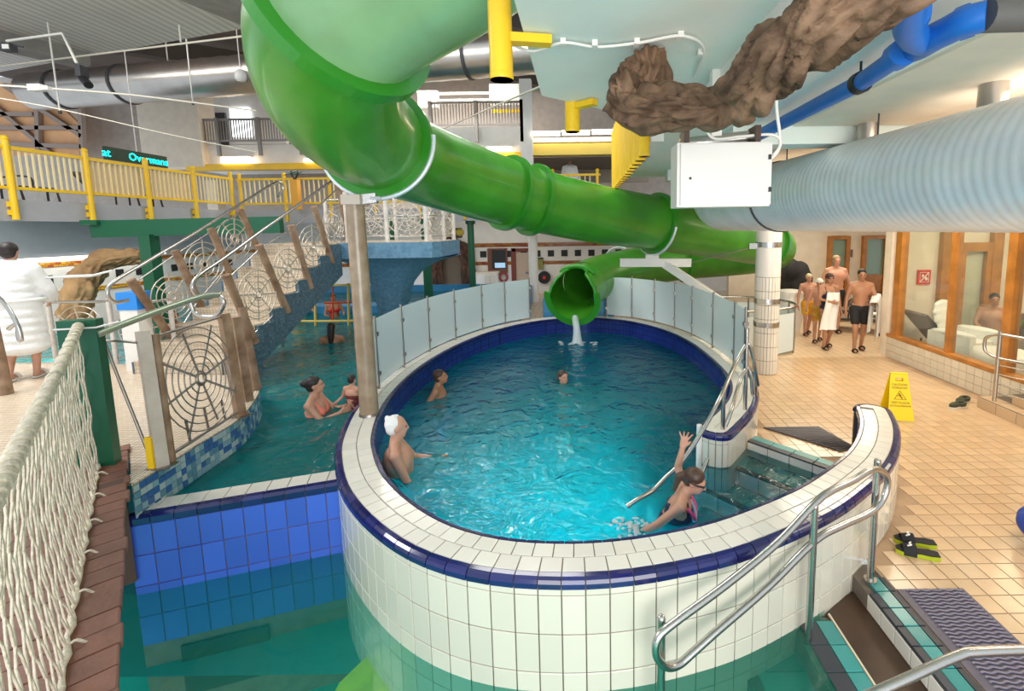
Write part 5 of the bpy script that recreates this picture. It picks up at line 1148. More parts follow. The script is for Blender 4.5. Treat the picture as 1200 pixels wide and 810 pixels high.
for p in (n0.lerp(n1, 0.08), n3 - Vector((0.05, 0, 0))): MB().tube([p, (p.x, p.y, -0.30 if p.x < 2.06 else 0.004)], 0.023, 12).build('post', STEEL, hr2)
# handrail on the island going down into the pool
ih = thing('steel_handrail', 'steel handrail sloping from the rim island into the pool water', 'handrail', (1.7, 5.2, ZR))
i1 = at(890, 465, ZR); 
pa_ = at(873, 480, ZR + 0.004); pb_ = at(847, 503, ZR + 0.004); pd_ = at(884, 464, ZR + 0.004)
pA_t = Vector((pa_.x, pa_.y, atY(875, 385, pa_.y).z)); pB_t = Vector((pb_.x, pb_.y, atY(846, 454, pb_.y).z))
MB().tube([pa_, pA_t], 0.022, 10).build('post', STEEL, ih); MB().tube([pb_, pB_t], 0.022, 10).build('post', STEEL, ih); MB().tube([pd_, pd_ + Vector((0, 0, 0.3))], 0.035, 10).build('post', STEEL, ih)
pcx = at(822, 528, 0.45); pe_ = at(823, 552, ZW); pw0 = at(838, 552, ZW)
MB().tube([Vector((1.12, 4.22, -0.9)), Vector((1.12, 4.22, atY(821, 498, 4.22).z))], 0.026, 10).build('post', WHITE, ih)
ru = [atY(888, 452, pa_.y + 0.05), atY(884, 425, pa_.y + 0.02), atY(878, 404, pa_.y), atY(873, 406, pa_.y), atY(860, 430, pa_.y - 0.15), atY(845, 464, pb_.y - 0.1), atY(826, 500, 4.15), atY(800, 540, 3.95), atY(780, 560, 3.85), atY(765, 575, 3.75), atY(748, 585, 3.65), atY(734, 594, 3.6)]
MB().tube(spline(ru, n=6), 0.021, 10).build('grab_rail', STEEL, ih)
rl2 = [atY(882, 462, pa_.y), atY(880, 440, pa_.y), atY(875, 432, pa_.y), atY(866, 450, pa_.y - 0.1), atY(858, 478, pb_.y + 0.1), atY(850, 500, pb_.y)]
MB().tube(spline(rl2, n=6), 0.021, 10).build('grab_rail', STEEL, ih)
MB().tube([atY(829, 538, 4.1), atY(822, 556, 4.0), atY(800, 590, 3.85)], 0.022, 10).build('lower_end', STEEL, ih)
# rail at the far left edge
le = thing('steel_handrail', 'steel handrail with wooden post at the left frame edge', 'handrail', at(8, 470, ZP))
q0 = at(8, 462, ZP); MB().tube([q0, q0 + Vector((-0.05, 0, 0.85))], 0.06, 10).build('post', LOG, le)
MB().tube(spline([atY(-30, 330, q0.y), atY(2, 352, q0.y), atY(20, 380, q0.y), atY(25, 398, q0.y), atY(22, 396, q0.y), atY(20, 380, q0.y), atY(10, 386, q0.y)], n=5), 0.022, 8).build('grab_rail', STEEL, le)
# horizontal web railing behind the robe, at the far platform edge
bw = thing('web_fence', 'thin pale web railing at the far edge of the left platform', 'fence', (-8.5, 6.6, ZP))
fa, fb = Vector((-8.6, 6.62, ZP)), Vector((-5.9, 6.55, ZP))
MB().tube([fa + Vector((0, 0, 0.92)), fb + Vector((0, 0, 0.92))], 0.02, 8).build('grab_rail', STEEL, bw); MB().tube([fa + Vector((0, 0, 0.1)), fb + Vector((0, 0, 0.1))], 0.012, 6).build('lower_bar', STEEL, bw)
for i in range(4): p = fa.lerp(fb, i / 3); MB().tube([p, p + Vector((0, 0, 0.92))], 0.03, 8).build('post', MATS['white_lit_log'], bw)
for i in range(3): webpanel(bw, fa.lerp(fb, (i + 0.5) / 3) + Vector((0, 0, 0.5)), (fb - fa).normalized(), Vector((0, 0, 1)), 0.36, 4, 8, MATS['web_steel'], 0.008)
# ================================================================== PEOPLE
def skin(name, c): return mat(name, c, 0.5, var=0.06, vscale=9)
SK = [skin('skin_fair', (0.56, 0.29, 0.19)), skin('skin_tan', (0.42, 0.20, 0.11)), skin('skin_pink', (0.56, 0.28, 0.19))]
HAIRD = mat('hair_dark', (0.018, 0.012, 0.010), 0.5, bump=0.3, bscale=60); HAIRB = mat('hair_brown', (0.06, 0.028, 0.014), 0.4, bump=0.3, bscale=60); HAIRW = mat('hair_white', (0.85, 0.83, 0.80), 0.6, bump=0.3, bscale=60); HAIRL = mat('hair_light', (0.30, 0.20, 0.12), 0.6)
EYEM = mat('eye_dark', (0.03, 0.02, 0.015), 0.2); LIP = mat('lip', (0.42, 0.13, 0.10), 0.5)
def V(*a): return Vector(a)
def remesh(name, mb, voxel, smooth, m, parent, extra=None):
    me = mb.mesh(name + '_tmp'); o = bpy.data.objects.new(name + '_tmp', me); C.objects.link(o)
    r = o.modifiers.new('r', 'REMESH'); r.mode = 'VOXEL'; r.voxel_size = voxel; r.use_smooth_shade = True
    if smooth: s = o.modifiers.new('s', 'SMOOTH'); s.factor = 0.5; s.iterations = smooth
    dg = bpy.context.evaluated_depsgraph_get(); ev = o.evaluated_get(dg); nm = bpy.data.meshes.new_from_object(ev)
    bpy.data.objects.remove(o); bpy.data.meshes.remove(me)
    if extra is not None:
        bm = bmesh.new(); bm.from_mesh(nm); bm.from_mesh(extra); bm.to_mesh(nm); bm.free(); nm.polygons.foreach_set('use_smooth', [True] * len(nm.polygons))
    nm.materials.clear(); nm.materials.append(m); nm.name = name
    ob = bpy.data.objects.new(name, nm); C.objects.link(ob)
    if parent is not None:
        ob.parent = parent; ob.location = -parent.location
    return ob
def remesh_only(mb, voxel, smooth):
    me = mb.mesh('hand_tmp'); o = bpy.data.objects.new('hand_tmp', me); C.objects.link(o)
    r = o.modifiers.new('r', 'REMESH'); r.mode = 'VOXEL'; r.voxel_size = voxel
    s = o.modifiers.new('s', 'SMOOTH'); s.factor = 0.5; s.iterations = smooth
    nm = bpy.data.meshes.new_from_object(o.evaluated_get(bpy.context.evaluated_depsgraph_get())); bpy.data.objects.remove(o); return nm
STAND = dict(anR=V(.09, 0, .075), anL=V(-.09, 0, .075), knR=V(.095, .03, .48), knL=V(-.095, .03, .48), hipR=V(.09, 0, .90), hipL=V(-.09, 0, .90), pel=V(0, 0, .95), waist=V(0, 0, 1.10), chest=V(0, .01, 1.28), neck=V(0, -.015, 1.47), head=V(0, .02, 1.625), shR=V(.185, -.01, 1.41), shL=V(-.185, -.01, 1.41), elR=V(.25, -.03, 1.12), elL=V(-.25, -.03, 1.12), wrR=V(.25, .06, .88), wrL=V(-.25, .06, .88))
def person(label, loc, face, h, pose=None, sk=0, hair=None, hairstyle='short', clothes=(), fat=1.0, female=False, headlook=None, vox=0.016, slippers=None, grip=0.5, spread=1.0, hands=True, cap=None, goggles=None, detail=True, group=None):
    J = {k: v.copy() for k, v in STAND.items()}
    for k, v in (pose or {}).items(): J[k] = V(*v)
    sc = h / 1.75; yaw = math.atan2(-face[0], face[1])
    T = Matrix.Translation(loc) @ Matrix.Rotation(yaw, 4, 'Z') @ Matrix.Scale(sc, 4)
    W_ = {k: T @ v for k, v in J.items()}
    t = thing('person', label, 'person', loc, group)
    R3 = T.to_3x3() * (1 / sc); R4 = R3.to_4x4()
    b = MB()
    def c(a, bb, ra, rb): b.cap(W_[a] if isinstance(a, str) else T @ a, W_[bb] if isinstance(bb, str) else T @ bb, ra * sc, rb * sc, 12)
    up = (J['neck'] - J['pel']).normalized()
    fw = Vector((0, 1, 0)); fw = (fw - up * fw.dot(up)).normalized(); rt_ = fw.cross(up)
    TM = R3 @ Matrix((( rt_.x, fw.x, up.x), (rt_.y, fw.y, up.y), (rt_.z, fw.z, up.z))); TM = TM.to_4x4()
    f_ = fat
    tor = [('pel', (.155 * f_, .115 * f_, .12)), ('waist', (.135 * f_, .105 * f_ * (1.1 if f_ > 1.1 else 1), .13)), ('chest', (.165 * f_, .12 * f_, .16))]
    for k, r in tor: b.ell(W_[k], tuple(x * sc for x in r), 18, 12, TM)
    c('pel', 'chest', .115 * f_, .12 * f_)
    for s in 'RL':
        c('sh' + s, J['chest'] + (J['sh' + s] - J['chest']) * 0.25 + up * .03, .058, .085); c('sh' + s, 'neck', .052, .05)
        c('sh' + s, 'el' + s, .052 * (.9 if female else 1), .040); c('el' + s, 'wr' + s, .040, .027)
        c('hip' + s, 'kn' + s, .09 * f_, .056); c('kn' + s, 'an' + s, .054, .037)
        m_ = J['kn' + s].lerp(J['an' + s], .3); c(m_, J['kn' + s].lerp(J['an' + s], .45), .057, .05)
        fd = Vector((0, 1, 0)); a_ = J['an' + s]
        if hands is not None:
            c(a_ + V(0, -.03, -.035), a_ + V(0, .12, -.045), .036, .030); c(a_ + V(.0, .12, -.045), a_ + V(0, .165, -.052), .034, .022)
        if female and s == 'R':
            for sx in (-.07, .07): b.ell(T @ (J['chest'] + rt_ * sx + fw * .085 - up * .01), tuple(x * sc for x in (.058, .05, .055)), 12, 8, TM)
    c(J['neck'] - up * .05, J['neck'] + (J['head'] - J['neck']) * .55, .062, .053)
    # head with face
    hl = Vector(headlook) if headlook else Vector((0, 1, 0)); hl.normalize(); hup = Vector((0, 0, 1)); hr_ = hl.cross(hup).normalized(); hup = hr_.cross(hl)
    HM = R3 @ Matrix(((hr_.x, hl.x, hup.x), (hr_.y, hl.y, hup.y), (hr_.z, hl.z, hup.z)))
    def hp(x, y, z): return W_['head'] + HM @ (Vector((x, y, z)) * sc)
    H4 = HM.to_4x4()
    b.ell(hp(0, -.012, .025), tuple(x * sc for x in (.076, .095, .092)), 18, 12, H4); b.ell(hp(0, .025, -.05), tuple(x * sc for x in (.056, .066, .068)), 14, 10, H4)
    b.cap(hp(0, .02, -.09), hp(0, .06, -.098), .032 * sc, .022 * sc, 10); b.cap(hp(-.03, .074, .022), hp(.03, .074, .022), .018 * sc, .018 * sc, 8)
    b.cap(hp(0, .088, .01), hp(0, .106, -.026), .011 * sc, .015 * sc, 8)
    for s in (-1, 1): b.ell(hp(s * .075, -.01, -.008), tuple(x * sc for x in (.014, .022, .032)), 8, 6, H4)
    if detail is False and not hands: hnd = None
    extra = None
    if hands:
        hb = MB()
        for s, sg in (('R', 1), ('L', -1)):
            d = (J['wr' + s] - J['el' + s]).normalized(); pn = Vector((-sg, 0, 0)); pn = (pn - d * pn.dot(d))
            if pn.length < .2: pn = Vector((0, 0, -1)) - d * Vector((0, 0, -1)).dot(d)
            pn.normalize(); sd_ = d.cross(pn) * (1 if sg > 0 else -1)
            # thumb side towards +y where possible
            if sd_.dot(Vector((0, 1, .3))) < 0: sd_ = -sd_
            w0 = J['wr' + s]; q = lambda x, y, z: T @ (w0 + d * x + sd_ * y + pn * z)
            hb.cap(q(-.04, 0, 0), q(.0, 0, 0), .027 * sc, .026 * sc, 10)
            for y in (-.026, -.009, .009, .026): hb.cap(q(.0, y * .7, 0), q(.085, y, 0), .017 * sc, .013 * sc, 8)
            for y, L in ((-.03, .060), (-.010, .078), (.010, .084), (.030, .074)):
                cu = grip; p1 = q(.088, y, 0); p2 = q(.088 + L * .5 * math.cos(cu * .7), y * (1 + .25 * spread), L * .5 * math.sin(cu * .7)); p3 = q(.088 + L * .5 * math.cos(cu * .7) + L * .5 * math.cos(cu * 1.6), y * (1 + .5 * spread), L * .5 * math.sin(cu * .7) + L * .5 * math.sin(cu * 1.6))
                hb.cap(p1, p2, .0105 * sc, .0095 * sc, 8); hb.cap(p2, p3, .0095 * sc, .008 * sc, 8)
            hb.cap(q(.015, .022, .004), q(.055, .052, .012), .014 * sc, .012 * sc, 8); hb.cap(q(.055, .052, .012), q(.085, .060, .02), .011 * sc, .009 * sc, 8)
        extra = remesh_only(hb, .0062 * sc, 2)
    remesh('body', b, vox * sc, 5, SK[sk], t, extra)
    if detail:
        for s in (-1, 1): MB().ell(hp(s * .030, .083, .006), tuple(x * sc for x in (.013, .008, .007)), 8, 6, H4).build('eye', EYEM, t, t.location)
        MB().ell(hp(0, .083, -.058), tuple(x * sc for x in (.024, .010, .007)), 8, 6, H4).build('mouth', LIP, t, t.location)
    if hair:
        g_ = MB()
        if hairstyle == 'crown': g_.ell(hp(0, -.034, .036), tuple(x * sc for x in (.080, .088, .084)), 18, 12, H4); g_.ell(hp(0, -.05, -.005), tuple(x * sc for x in (.078, .062, .075)), 14, 10, H4); [g_.ell(hp(random.uniform(-.05, .05), random.uniform(-.10, .0), .10 + random.uniform(-.02, .012)), (.022 * sc,) * 3, 8, 6, H4) for _ in range(16)]
        elif hairstyle == 'bald': g_.ell(hp(0, -.03, .0), tuple(x * sc for x in (.080, .085, .07)), 16, 10, H4)
        else:
            g_.ell(hp(0, -.022, .042), tuple(x * sc for x in (.084, .097, .088)), 18, 12, H4); g_.ell(hp(0, -.05, .0), tuple(x * sc for x in (.078, .066, .085)), 14, 10, H4)
        if hairstyle == 'bun': g_.ell(hp(0, -.125, .05), (.05 * sc, .045 * sc, .05 * sc), 12, 8, H4)
        if hairstyle == 'ponytail':
            g_.cap(hp(0, -.10, .02), hp(0, -.15, -.05), .035 * sc, .04 * sc); g_.cap(hp(0, -.15, -.05), hp(0, -.14, -.20), .04 * sc, .022 * sc)
        if hairstyle == 'long': g_.cap(hp(0, -.07, -.02), hp(0, -.10, -.16), .075 * sc, .07 * sc); g_.cap(hp(0, -.10, -.16), hp(0, -.11, -.28), .07 * sc, .05 * sc)
        remesh('hair', g_, .012 * sc, 3, hair, t)
    if cap:
        g_ = MB(); vs_ = []
        g_.ell(hp(0, -.018, .04), tuple(x * sc for x in (.086, .104, .090)), 18, 12, H4); remesh('swim_cap', g_, .012 * sc, 3, cap, t)
        MB().tube([hp(.088 * math.cos(a), -.015 + .104 * math.sin(a), .045 + .012 * math.sin(a)) for a in [2 * PI * q / 24 for q in range(24)]], .011 * sc, 6, closed=True).build('cap_band', cap, t, t.location)
    if goggles:
        MB().tube([hp(.084 * math.cos(a), -.01 + .098 * math.sin(a), .012) for a in [2 * PI * q / 24 for q in range(24)]], .008 * sc, 6, closed=True).ell(hp(-.03, .085, .008), (.022 * sc, .014 * sc, .015 * sc), 10, 6, H4).ell(hp(.03, .085, .008), (.022 * sc, .014 * sc, .015 * sc), 10, 6, H4).build('goggles', goggles, t, t.location)
    for kind, m in clothes:
        g_ = MB()
        def gc(a, bb, ra, rb): g_.cap(W_[a] if isinstance(a, str) else T @ a, W_[bb] if isinstance(bb, str) else T @ bb, ra * sc, rb * sc, 14)
        if kind in ('shorts', 'trunks'):
            k_ = .62 if kind == 'shorts' else .42
            g_.ell(W_['pel'] + TM.to_3x3() @ V(0, 0, -.02 * sc), tuple(x * sc for x in (.166 * f_, .128 * f_, .115)), 18, 12, TM)
            for s in 'RL': gc('hip' + s, J['hip' + s].lerp(J['kn' + s], k_), .104 * f_, .088)
            remesh('swim_shorts', g_, .014 * sc, 3, m, t)
        elif kind == 'suit':
            g_.ell(W_['pel'], tuple(x * sc for x in (.163 * f_, .123 * f_, .125)), 18, 12, TM); g_.ell(W_['waist'], tuple(x * sc for x in (.143 * f_, .113 * f_, .14)), 18, 12, TM)
            g_.ell(T @ (J['chest'] - up * .04), tuple(x * sc for x in (.168 * f_, .128 * f_, .125)), 18, 12, TM)
            for sx in (-.07, .07):
                g_.ell(T @ (J['chest'] + rt_ * sx + fw * .085 - up * .01), tuple(x * sc for x in (.062, .056, .058)), 12, 8, TM)
                gc(J['chest'] + rt_ * sx * 1.3 + fw * .10 + up * .03, J['chest'] + rt_ * sx * 1.5 + up * .155 + fw * .02, .02, .018); gc(J['chest'] + rt_ * sx * 1.5 + up * .155 + fw * .02, J['chest'] + rt_ * sx * .8 - fw * .11 + up * .0, .018, .02)
            remesh('swimsuit', g_, .012 * sc, 3, m, t)
        elif kind == 'robe':
            for q in range(9):
                z = q / 8; p = V(0, 0, .42).lerp(J['chest'], z); g_.ell(T @ p, tuple(x * sc for x in ((.27 - .05 * z) * f_, (.21 - .04 * z) * f_, .12)), 20, 10)
            g_.ell(T @ (J['chest'] + V(0, 0, .05)), tuple(x * sc for x in (.22 * f_, .16 * f_, .17)), 18, 12)
            for s in 'RL':
                gc('sh' + s, 'neck', .085, .075); gc('sh' + s, 'el' + s, .085, .085); gc('el' + s, J['el' + s].lerp(J['wr' + s], .75), .085, .09)
            remesh('bathrobe', g_, .02 * sc, 3, m, t)
            MB().tube([T @ (V(0, 0, 1.02) + V(.245 * f_ * math.cos(a), .185 * f_ * math.sin(a), 0)) for a in [2 * PI * q / 24 for q in range(24)]], .022 * sc, 6, closed=True).build('belt', m, t, t.location)
    if slippers:
        for s in 'RL':
            a_ = J['an' + s]; g_ = MB(); M = T @ Matrix.Translation(a_ + V(0, .05, -.075 + .012))
            g_.ell(V(0, 0, 0), (.05, .14, .012), 14, 6, None); g_.v = [tuple(M @ Vector(p)) for p in g_.v]
            g2 = MB(); g2.tube([M @ V(.05 * math.cos(q), .055, .0 + .062 * math.sin(q)) for q in [PI * i / 8 for i in range(9)]], .018 * sc, 6); g_.add(g2.v, g2.f)
            g_.build('slipper', slippers, t, t.location)
    return t, T, W_
TOWEL = mat('white_towel', (0.86, 0.84, 0.80), 0.95, bump=0.5, bscale=50); NAVYC = mat('navy_cloth', (0.012, 0.018, 0.05), 0.7); ORANGE = mat('orange_print', (0.75, 0.30, 0.03), 0.7, col2=(0.85, 0.55, 0.05), vscale=12); MULTI = mat('red_yellow_print', (0.60, 0.10, 0.03), 0.7, col2=(0.45, 0.45, 0.05), vscale=10); BLACKC = mat('black_cloth', (0.012, 0.012, 0.014), 0.75); CORAL = mat('coral_cloth', (0.85, 0.22, 0.15), 0.6); BLUEC = mat('blue_cloth', (0.01, 0.06, 0.42), 0.6); AQUAC = mat('aqua_cloth', (0.12, 0.42, 0.45), 0.6); PINKC = mat('pink_cloth', (0.80, 0.08, 0.22), 0.6); LILAC = mat('lilac_cloth', (0.50, 0.48, 0.72), 0.6)
CAPB = mat('beige_cap', (0.62, 0.50, 0.30), 0.5); CAPW = mat('white_cap', (0.80, 0.76, 0.70), 0.5); CAPK = mat('brown_cap', (0.06, 0.025, 0.02), 0.6)
WALKA = dict(knR=(.09, .12, .47), anR=(.09, .10, .08), knL=(-.09, -.02, .48), anL=(-.09, -.16, .09), wrR=(.27, .02, .86), wrL=(-.25, .12, .89))
cam2 = lambda p: (-p.x, -p.y)
# --- the group walking on the deck
def gp(x, y): return at(x, y, 0)
p = gp(1005, 411); MAN_T, Tm, Wm = person('man in black swim shorts carrying a white towel over one arm on the deck', p, (-.35, -1), 1.74, dict(WALKA, elL=(-.27, .05, 1.15), wrL=(-.20, .24, 1.10), wrR=(.27, .02, .87)), 1, HAIRD, 'short', [('shorts', BLACKC)], 1.1, slippers=BLACKC, group='bathers walking on the deck')
def towel(label, W_, el, wr, drop, width, seed):
    a, b = W_[el].lerp(W_[wr], .25), W_[wr]; d = (b - a).normalized(); mb = MB(); n, m_ = 12, 14; out = Vector((d.y, -d.x, 0)).normalized(); vs = []
    fwd = out if out.y < 0 else -out
    L = (b - a).length + width; o = a - d * width * .4
    for j in range(m_ * 2 + 1):
        v = j / (m_ * 2); ang = v * 2 - 1
        for i in range(n + 1):
            u = i / n; x = o + d * (u * L)
            if abs(ang) < .15: z = .055; y = ang / .15 * .055
            else: z = .055 - (abs(ang) - .15) / .85 * drop * (1.0 if ang < 0 else .8); y = math.copysign(.06 + .02 * math.sin(u * 14 + seed), ang)
            vs.append(x + fwd * (-y + .012 * math.sin(u * 17 + v * 5 + seed)) + V(0, 0, z))
    k = n + 1; fs = [(j * k + i, j * k + i + 1, (j + 1) * k + i + 1, (j + 1) * k + i) for j in range(m_ * 2) for i in range(n)]
    mb.add(vs, fs, True); off = [Vector(q) + V(0, 0, .012) + fwd * .012 for q in vs]; mb.add(off, [tuple(reversed(f)) for f in fs], True)
    return tag(mb.build('towel', TOWEL, None, a), label, 'towel')
towel('white towel draped over the forearm of the man in black shorts', Wm, 'elL', 'wrL', .80, .34, 1)
p = gp(968, 408); WOM, Tw, Ww = person('woman with dark cap and glasses holding a white towel before her body', p, (-.05, -1), 1.64, dict(elR=(.23, .08, 1.16), wrR=(.05, .25, 1.12), elL=(-.25, -.02, 1.12), wrL=(-.27, .04, .88), knR=(.09, .10, .47), anR=(.09, .08, .08), anL=(-.09, -.14, .09)), 1, HAIRB, 'short', [('suit', NAVYC)], 1.12, True, cap=CAPK, goggles=DARKG, slippers=BLACKC, group='bathers walking on the deck')
mb = MB(); n, m_ = 10, 12; vs = []
for j in range(m_ + 1):
    for i in range(n + 1):
        u, v = i / n - .5, j / m_; wd = .30 + .10 * v; vs.append(Tw @ V(u * wd + .06 * v, .21 + .03 * math.sin(u * 16) + .02 * math.sin(v * 6) - .04 * v, 1.33 - v * .86))
k = n + 1; fs = [(j * k + i, j * k + i + 1, (j + 1) * k + i + 1, (j + 1) * k + i) for j in range(m_) for i in range(n)]
mb.add(vs, fs, True); mb.add([Vector(q) + V(0, -.014, 0) for q in vs], [tuple(reversed(f)) for f in fs], True); tag(mb.build('towel', TOWEL, None, vs[0]), 'white towel held up in front of the woman with the dark cap', 'towel')
p = gp(983, 400); p.y += .9; p.x += .35; person('large bearded man walking behind the group on the deck', p, (-.2, -1), 1.92, dict(elR=(.29, 0, 1.13), elL=(-.29, 0, 1.13)), 2, HAIRL, 'short', [('shorts', BLACKC)], 1.3, slippers=BLACKC, vox=.018, group='bathers walking on the deck')
p = gp(945, 392); person('boy in orange swim shorts and beige swim cap at the left of the group', p, (-.1, -1), 1.50, WALKA, 2, None, 'short', [('shorts', ORANGE)], .95, cap=CAPB, slippers=BLACKC, group='bathers walking on the deck')
p = gp(957, 400); person('boy in red and yellow swim shorts and white swim cap beside the woman', p, (-.25, -1), 1.46, dict(WALKA, elR=(.27, .06, 1.12), wrR=(.33, .18, .98)), 2, None, 'short', [('shorts', MULTI)], .95, cap=CAPW, slippers=BLACKC, headlook=(.3, 1, -.35), group='bathers walking on the deck')
# --- robe at left
p = at(33, 443, ZP); ROBE = mat('robe_white', (0.88, 0.88, 0.86), 0.95, bump=0.35, bscale=25)
person('person in a long white bathrobe seen from behind on the left platform', p, (-.45, .9), 1.80, dict(knR=(.1, .04, .48), anL=(-.09, -.16, .09), elR=(.27, .06, 1.13), wrR=(.22, .2, 1.0), elL=(-.27, .03, 1.13), wrL=(-.22, .18, .98)), 0, HAIRD, 'short', [('robe', ROBE)], 1.05, slippers=mat('white_slipper', (0.8, 0.78, 0.72), 0.8), vox=.018)
p = atY(668, 221, 14.6 + 1.6); p.z = 3.365; person('small figure in a white bathrobe on the rear gallery behind the yellow rail', p, (0, -1), 1.7, None, 1, HAIRB, 'long', [('robe', ROBE)], 1.0, True, vox=.03, hands=False)
# --- oval pool
p = at(462, 552, ZW); person('old white haired man standing in the oval pool against the left wall', V(-1.84, 4.34, -0.86), (.95, .30), 1.72, dict(shR=(.19, .0, 1.40), elR=(.24, .10, 1.14), wrR=(.24, .33, 1.02), shL=(-.19, 0, 1.40), elL=(-.27, .14, 1.16), wrL=(-.2, .40, 1.12), waist=(0, .02, 1.1)), 0, HAIRW, 'crown', [('shorts', AQUAC)], 1.25, headlook=(-.12, 1, -.05), vox=.013)
person('brown haired man leaning back in the oval pool by the far left wall', V(-2.08, 6.45, -0.91), (.9, .1), 1.60, dict(head=(0, .05, 1.60), neck=(0, -.01, 1.45), elR=(.24, -.14, 1.22), wrR=(.27, -.02, 1.10), elL=(-.26, -.1, 1.18), wrL=(-.25, .1, 1.1)), 1, HAIRB, 'short', [('shorts', BLUEC)], 1.0, headlook=(0, 1, .25), vox=.015)
person('swimmer with only the head above water in the middle of the oval pool', V(-0.30, 6.95, -1.03), (.75, -.65), 1.50, dict(elR=(.30, .15, 1.28), wrR=(.25, .38, 1.32), elL=(-.30, .15, 1.28), wrL=(-.25, .38, 1.32)), 2, HAIRB, 'short', [('shorts', BLACKC)], 1.0, headlook=(.2, 1, .15), vox=.015)
# girl climbing out, arm raised to the rail
gl = V(0.73, 3.55, -0.70)
gpose = dict(pel=(0, -.10, .93), hipR=(.085, -.10, .88), hipL=(-.085, -.10, .88), waist=(0, -.04, 1.08), chest=(0, .06, 1.24), neck=(0, .12, 1.42), head=(0, .21, 1.54), shR=(.165, .09, 1.36), shL=(-.165, .09, 1.36), elL=(-.30, .02, 1.50), wrL=(-.27, .07, 1.74), elR=(.27, -.10, 1.22), wrR=(.26, -.30, 1.07), knR=(.09, .06, .48), knL=(-.09, .1, .48), anR=(.09, -.05, .08), anL=(-.09, 0, .08))
GIRL, Tg, Wg = person('girl in dark swimsuit and goggles climbing out of the pool with raised arm', gl, (.93, -.30), 1.50, gpose, 0, HAIRB, 'ponytail', [('suit', NAVYC)], 0.95, True, headlook=(.15, 1, -.38), vox=.011, goggles=BLACK, grip=0.12, spread=2.2)
sc_ = 1.50 / 1.75
for dy_, m_, nm in ((.0, PINKC, 'pink_stripe'), (.03, LILAC, 'lilac_stripe')):
    for sx in (-1, 1):
        P_ = [Tg @ V(sx * (.13 - dy_), .155 - .005, 1.33 - dy_), Tg @ V(sx * (.10 - dy_), .20, 1.26 - dy_), Tg @ V(sx * (.06 - dy_), .215, 1.20 - dy_), Tg @ V(0, .20, 1.16 - dy_)]
        MB().tube(spline(P_, n=4), .017 * sc_, 6).build(nm, m_, GIRL, GIRL.location)
sm = MB(); cx, cy = Wg['wrR'].x - .05, Wg['wrR'].y
for i in range(46): a = random.uniform(0, 2 * PI); r = random.uniform(0, .16); sm.ell((cx + r * math.cos(a), cy + .8 * r * math.sin(a), ZW + random.uniform(-.005, .012)), (random.uniform(.01, .035), random.uniform(.01, .035), .006), 6, 4)
tag(sm.build('splash', SPL), 'white splash around the hand of the girl at the pool edge', 'splash', kind='stuff')
# --- left pool
person('woman with a dark hair bun and coral top holding a child in the left pool', V(-3.22, 5.36, -0.66), (.9, .15), 1.60, dict(elR=(.20, .14, 1.20), wrR=(.08, .34, 1.26), elL=(-.22, .16, 1.2), wrL=(-.1, .36, 1.28)), 0, HAIRD, 'bun', [('suit', CORAL)], 1.0, True, headlook=(-.25, 1, .1), vox=.014)
ch = person('small child with dark hair seen from behind in the arms of the woman', V(-2.84, 5.52, -0.02), (.25, 1), 0.92, dict(elL=(-.28, .0, 1.2), wrL=(-.36, -.12, 1.1), elR=(.25, .1, 1.2), wrR=(.2, .25, 1.2)), 0, HAIRD, 'short', [('suit', mat('maroon_cloth', (0.16, 0.03, 0.03), 0.7))], 1.15, True, vox=.018)[0]
person('dark haired woman seen from behind beyond the stairs in the left pool', V(-4.94, 8.95, -0.75), (-.3, .95), 1.62, dict(elR=(.27, .05, 1.2), wrR=(.2, .3, 1.25)), 1, HAIRD, 'long', [('suit', BLACKC)], 1.0, True, vox=.018)
person('bald bather low in the left pool at the foot of the stairs', V(-6.0, 9.05, -0.92), (.4, -.9), 1.6, None, 2, None, 'short', [('shorts', BLACKC)], 1.05, vox=.02)
person('bather in red sitting on the far blue ledge of the left pool', V(-6.35, 11.7, -0.1), (.5, -.6), 1.5, dict(pel=(0, 0, .6), hipR=(.1, .02, .58), hipL=(-.1, .02, .58), waist=(0, 0, .75), chest=(0, .02, .92), neck=(0, .02, 1.1), head=(0, .06, 1.26), shR=(.18, 0, 1.05), shL=(-.18, 0, 1.05), elR=(.25, .05, .78), elL=(-.25, .05, .78), wrR=(.2, .28, .75), wrL=(-.2, .28, .75), knR=(.12, .42, .6), knL=(-.12, .42, .6), anR=(.12, .45, .15), anL=(-.12, .45, .15)), 1, HAIRB, 'short', [('suit', RED)], 1.0, True, vox=.022, hands=False)
person('bather with reddish hair leaning at the far ledge behind the yellow rope net', V(-7.4, 11.9, -0.3), (.8, -.3), 1.55, dict(head=(0, .25, 1.5), neck=(0, .15, 1.4), chest=(0, .08, 1.26), shR=(.18, .1, 1.35), shL=(-.18, .1, 1.35), elR=(.25, .2, 1.1), elL=(-.25, .2, 1.1), wrR=(.2, .4, 1.0), wrL=(-.2, .4, 1.0)), 1, mat('hair_red', (0.20, 0.05, 0.02), 0.6), 'short', [('shorts', YELLOW)], 1.0, vox=.022, hands=False)
led = thing('pool_ledge', 'blue tiled ledge at the far side of the left pool', 'ledge', (-6.8, 12.2, -0.7)); MB().box((-6.6, 12.5, 0.02), (6.4, 0.6, 1.3)).build('ledge_body', MATS['pool_blue_wall'], led)
person('bather standing in the far left pool behind the green post', V(-8.6, 9.6, -0.7), (.6, -.7), 1.75, None, 1, HAIRD, 'short', [('shorts', BLUEC)], 1.0, vox=.022, hands=False)
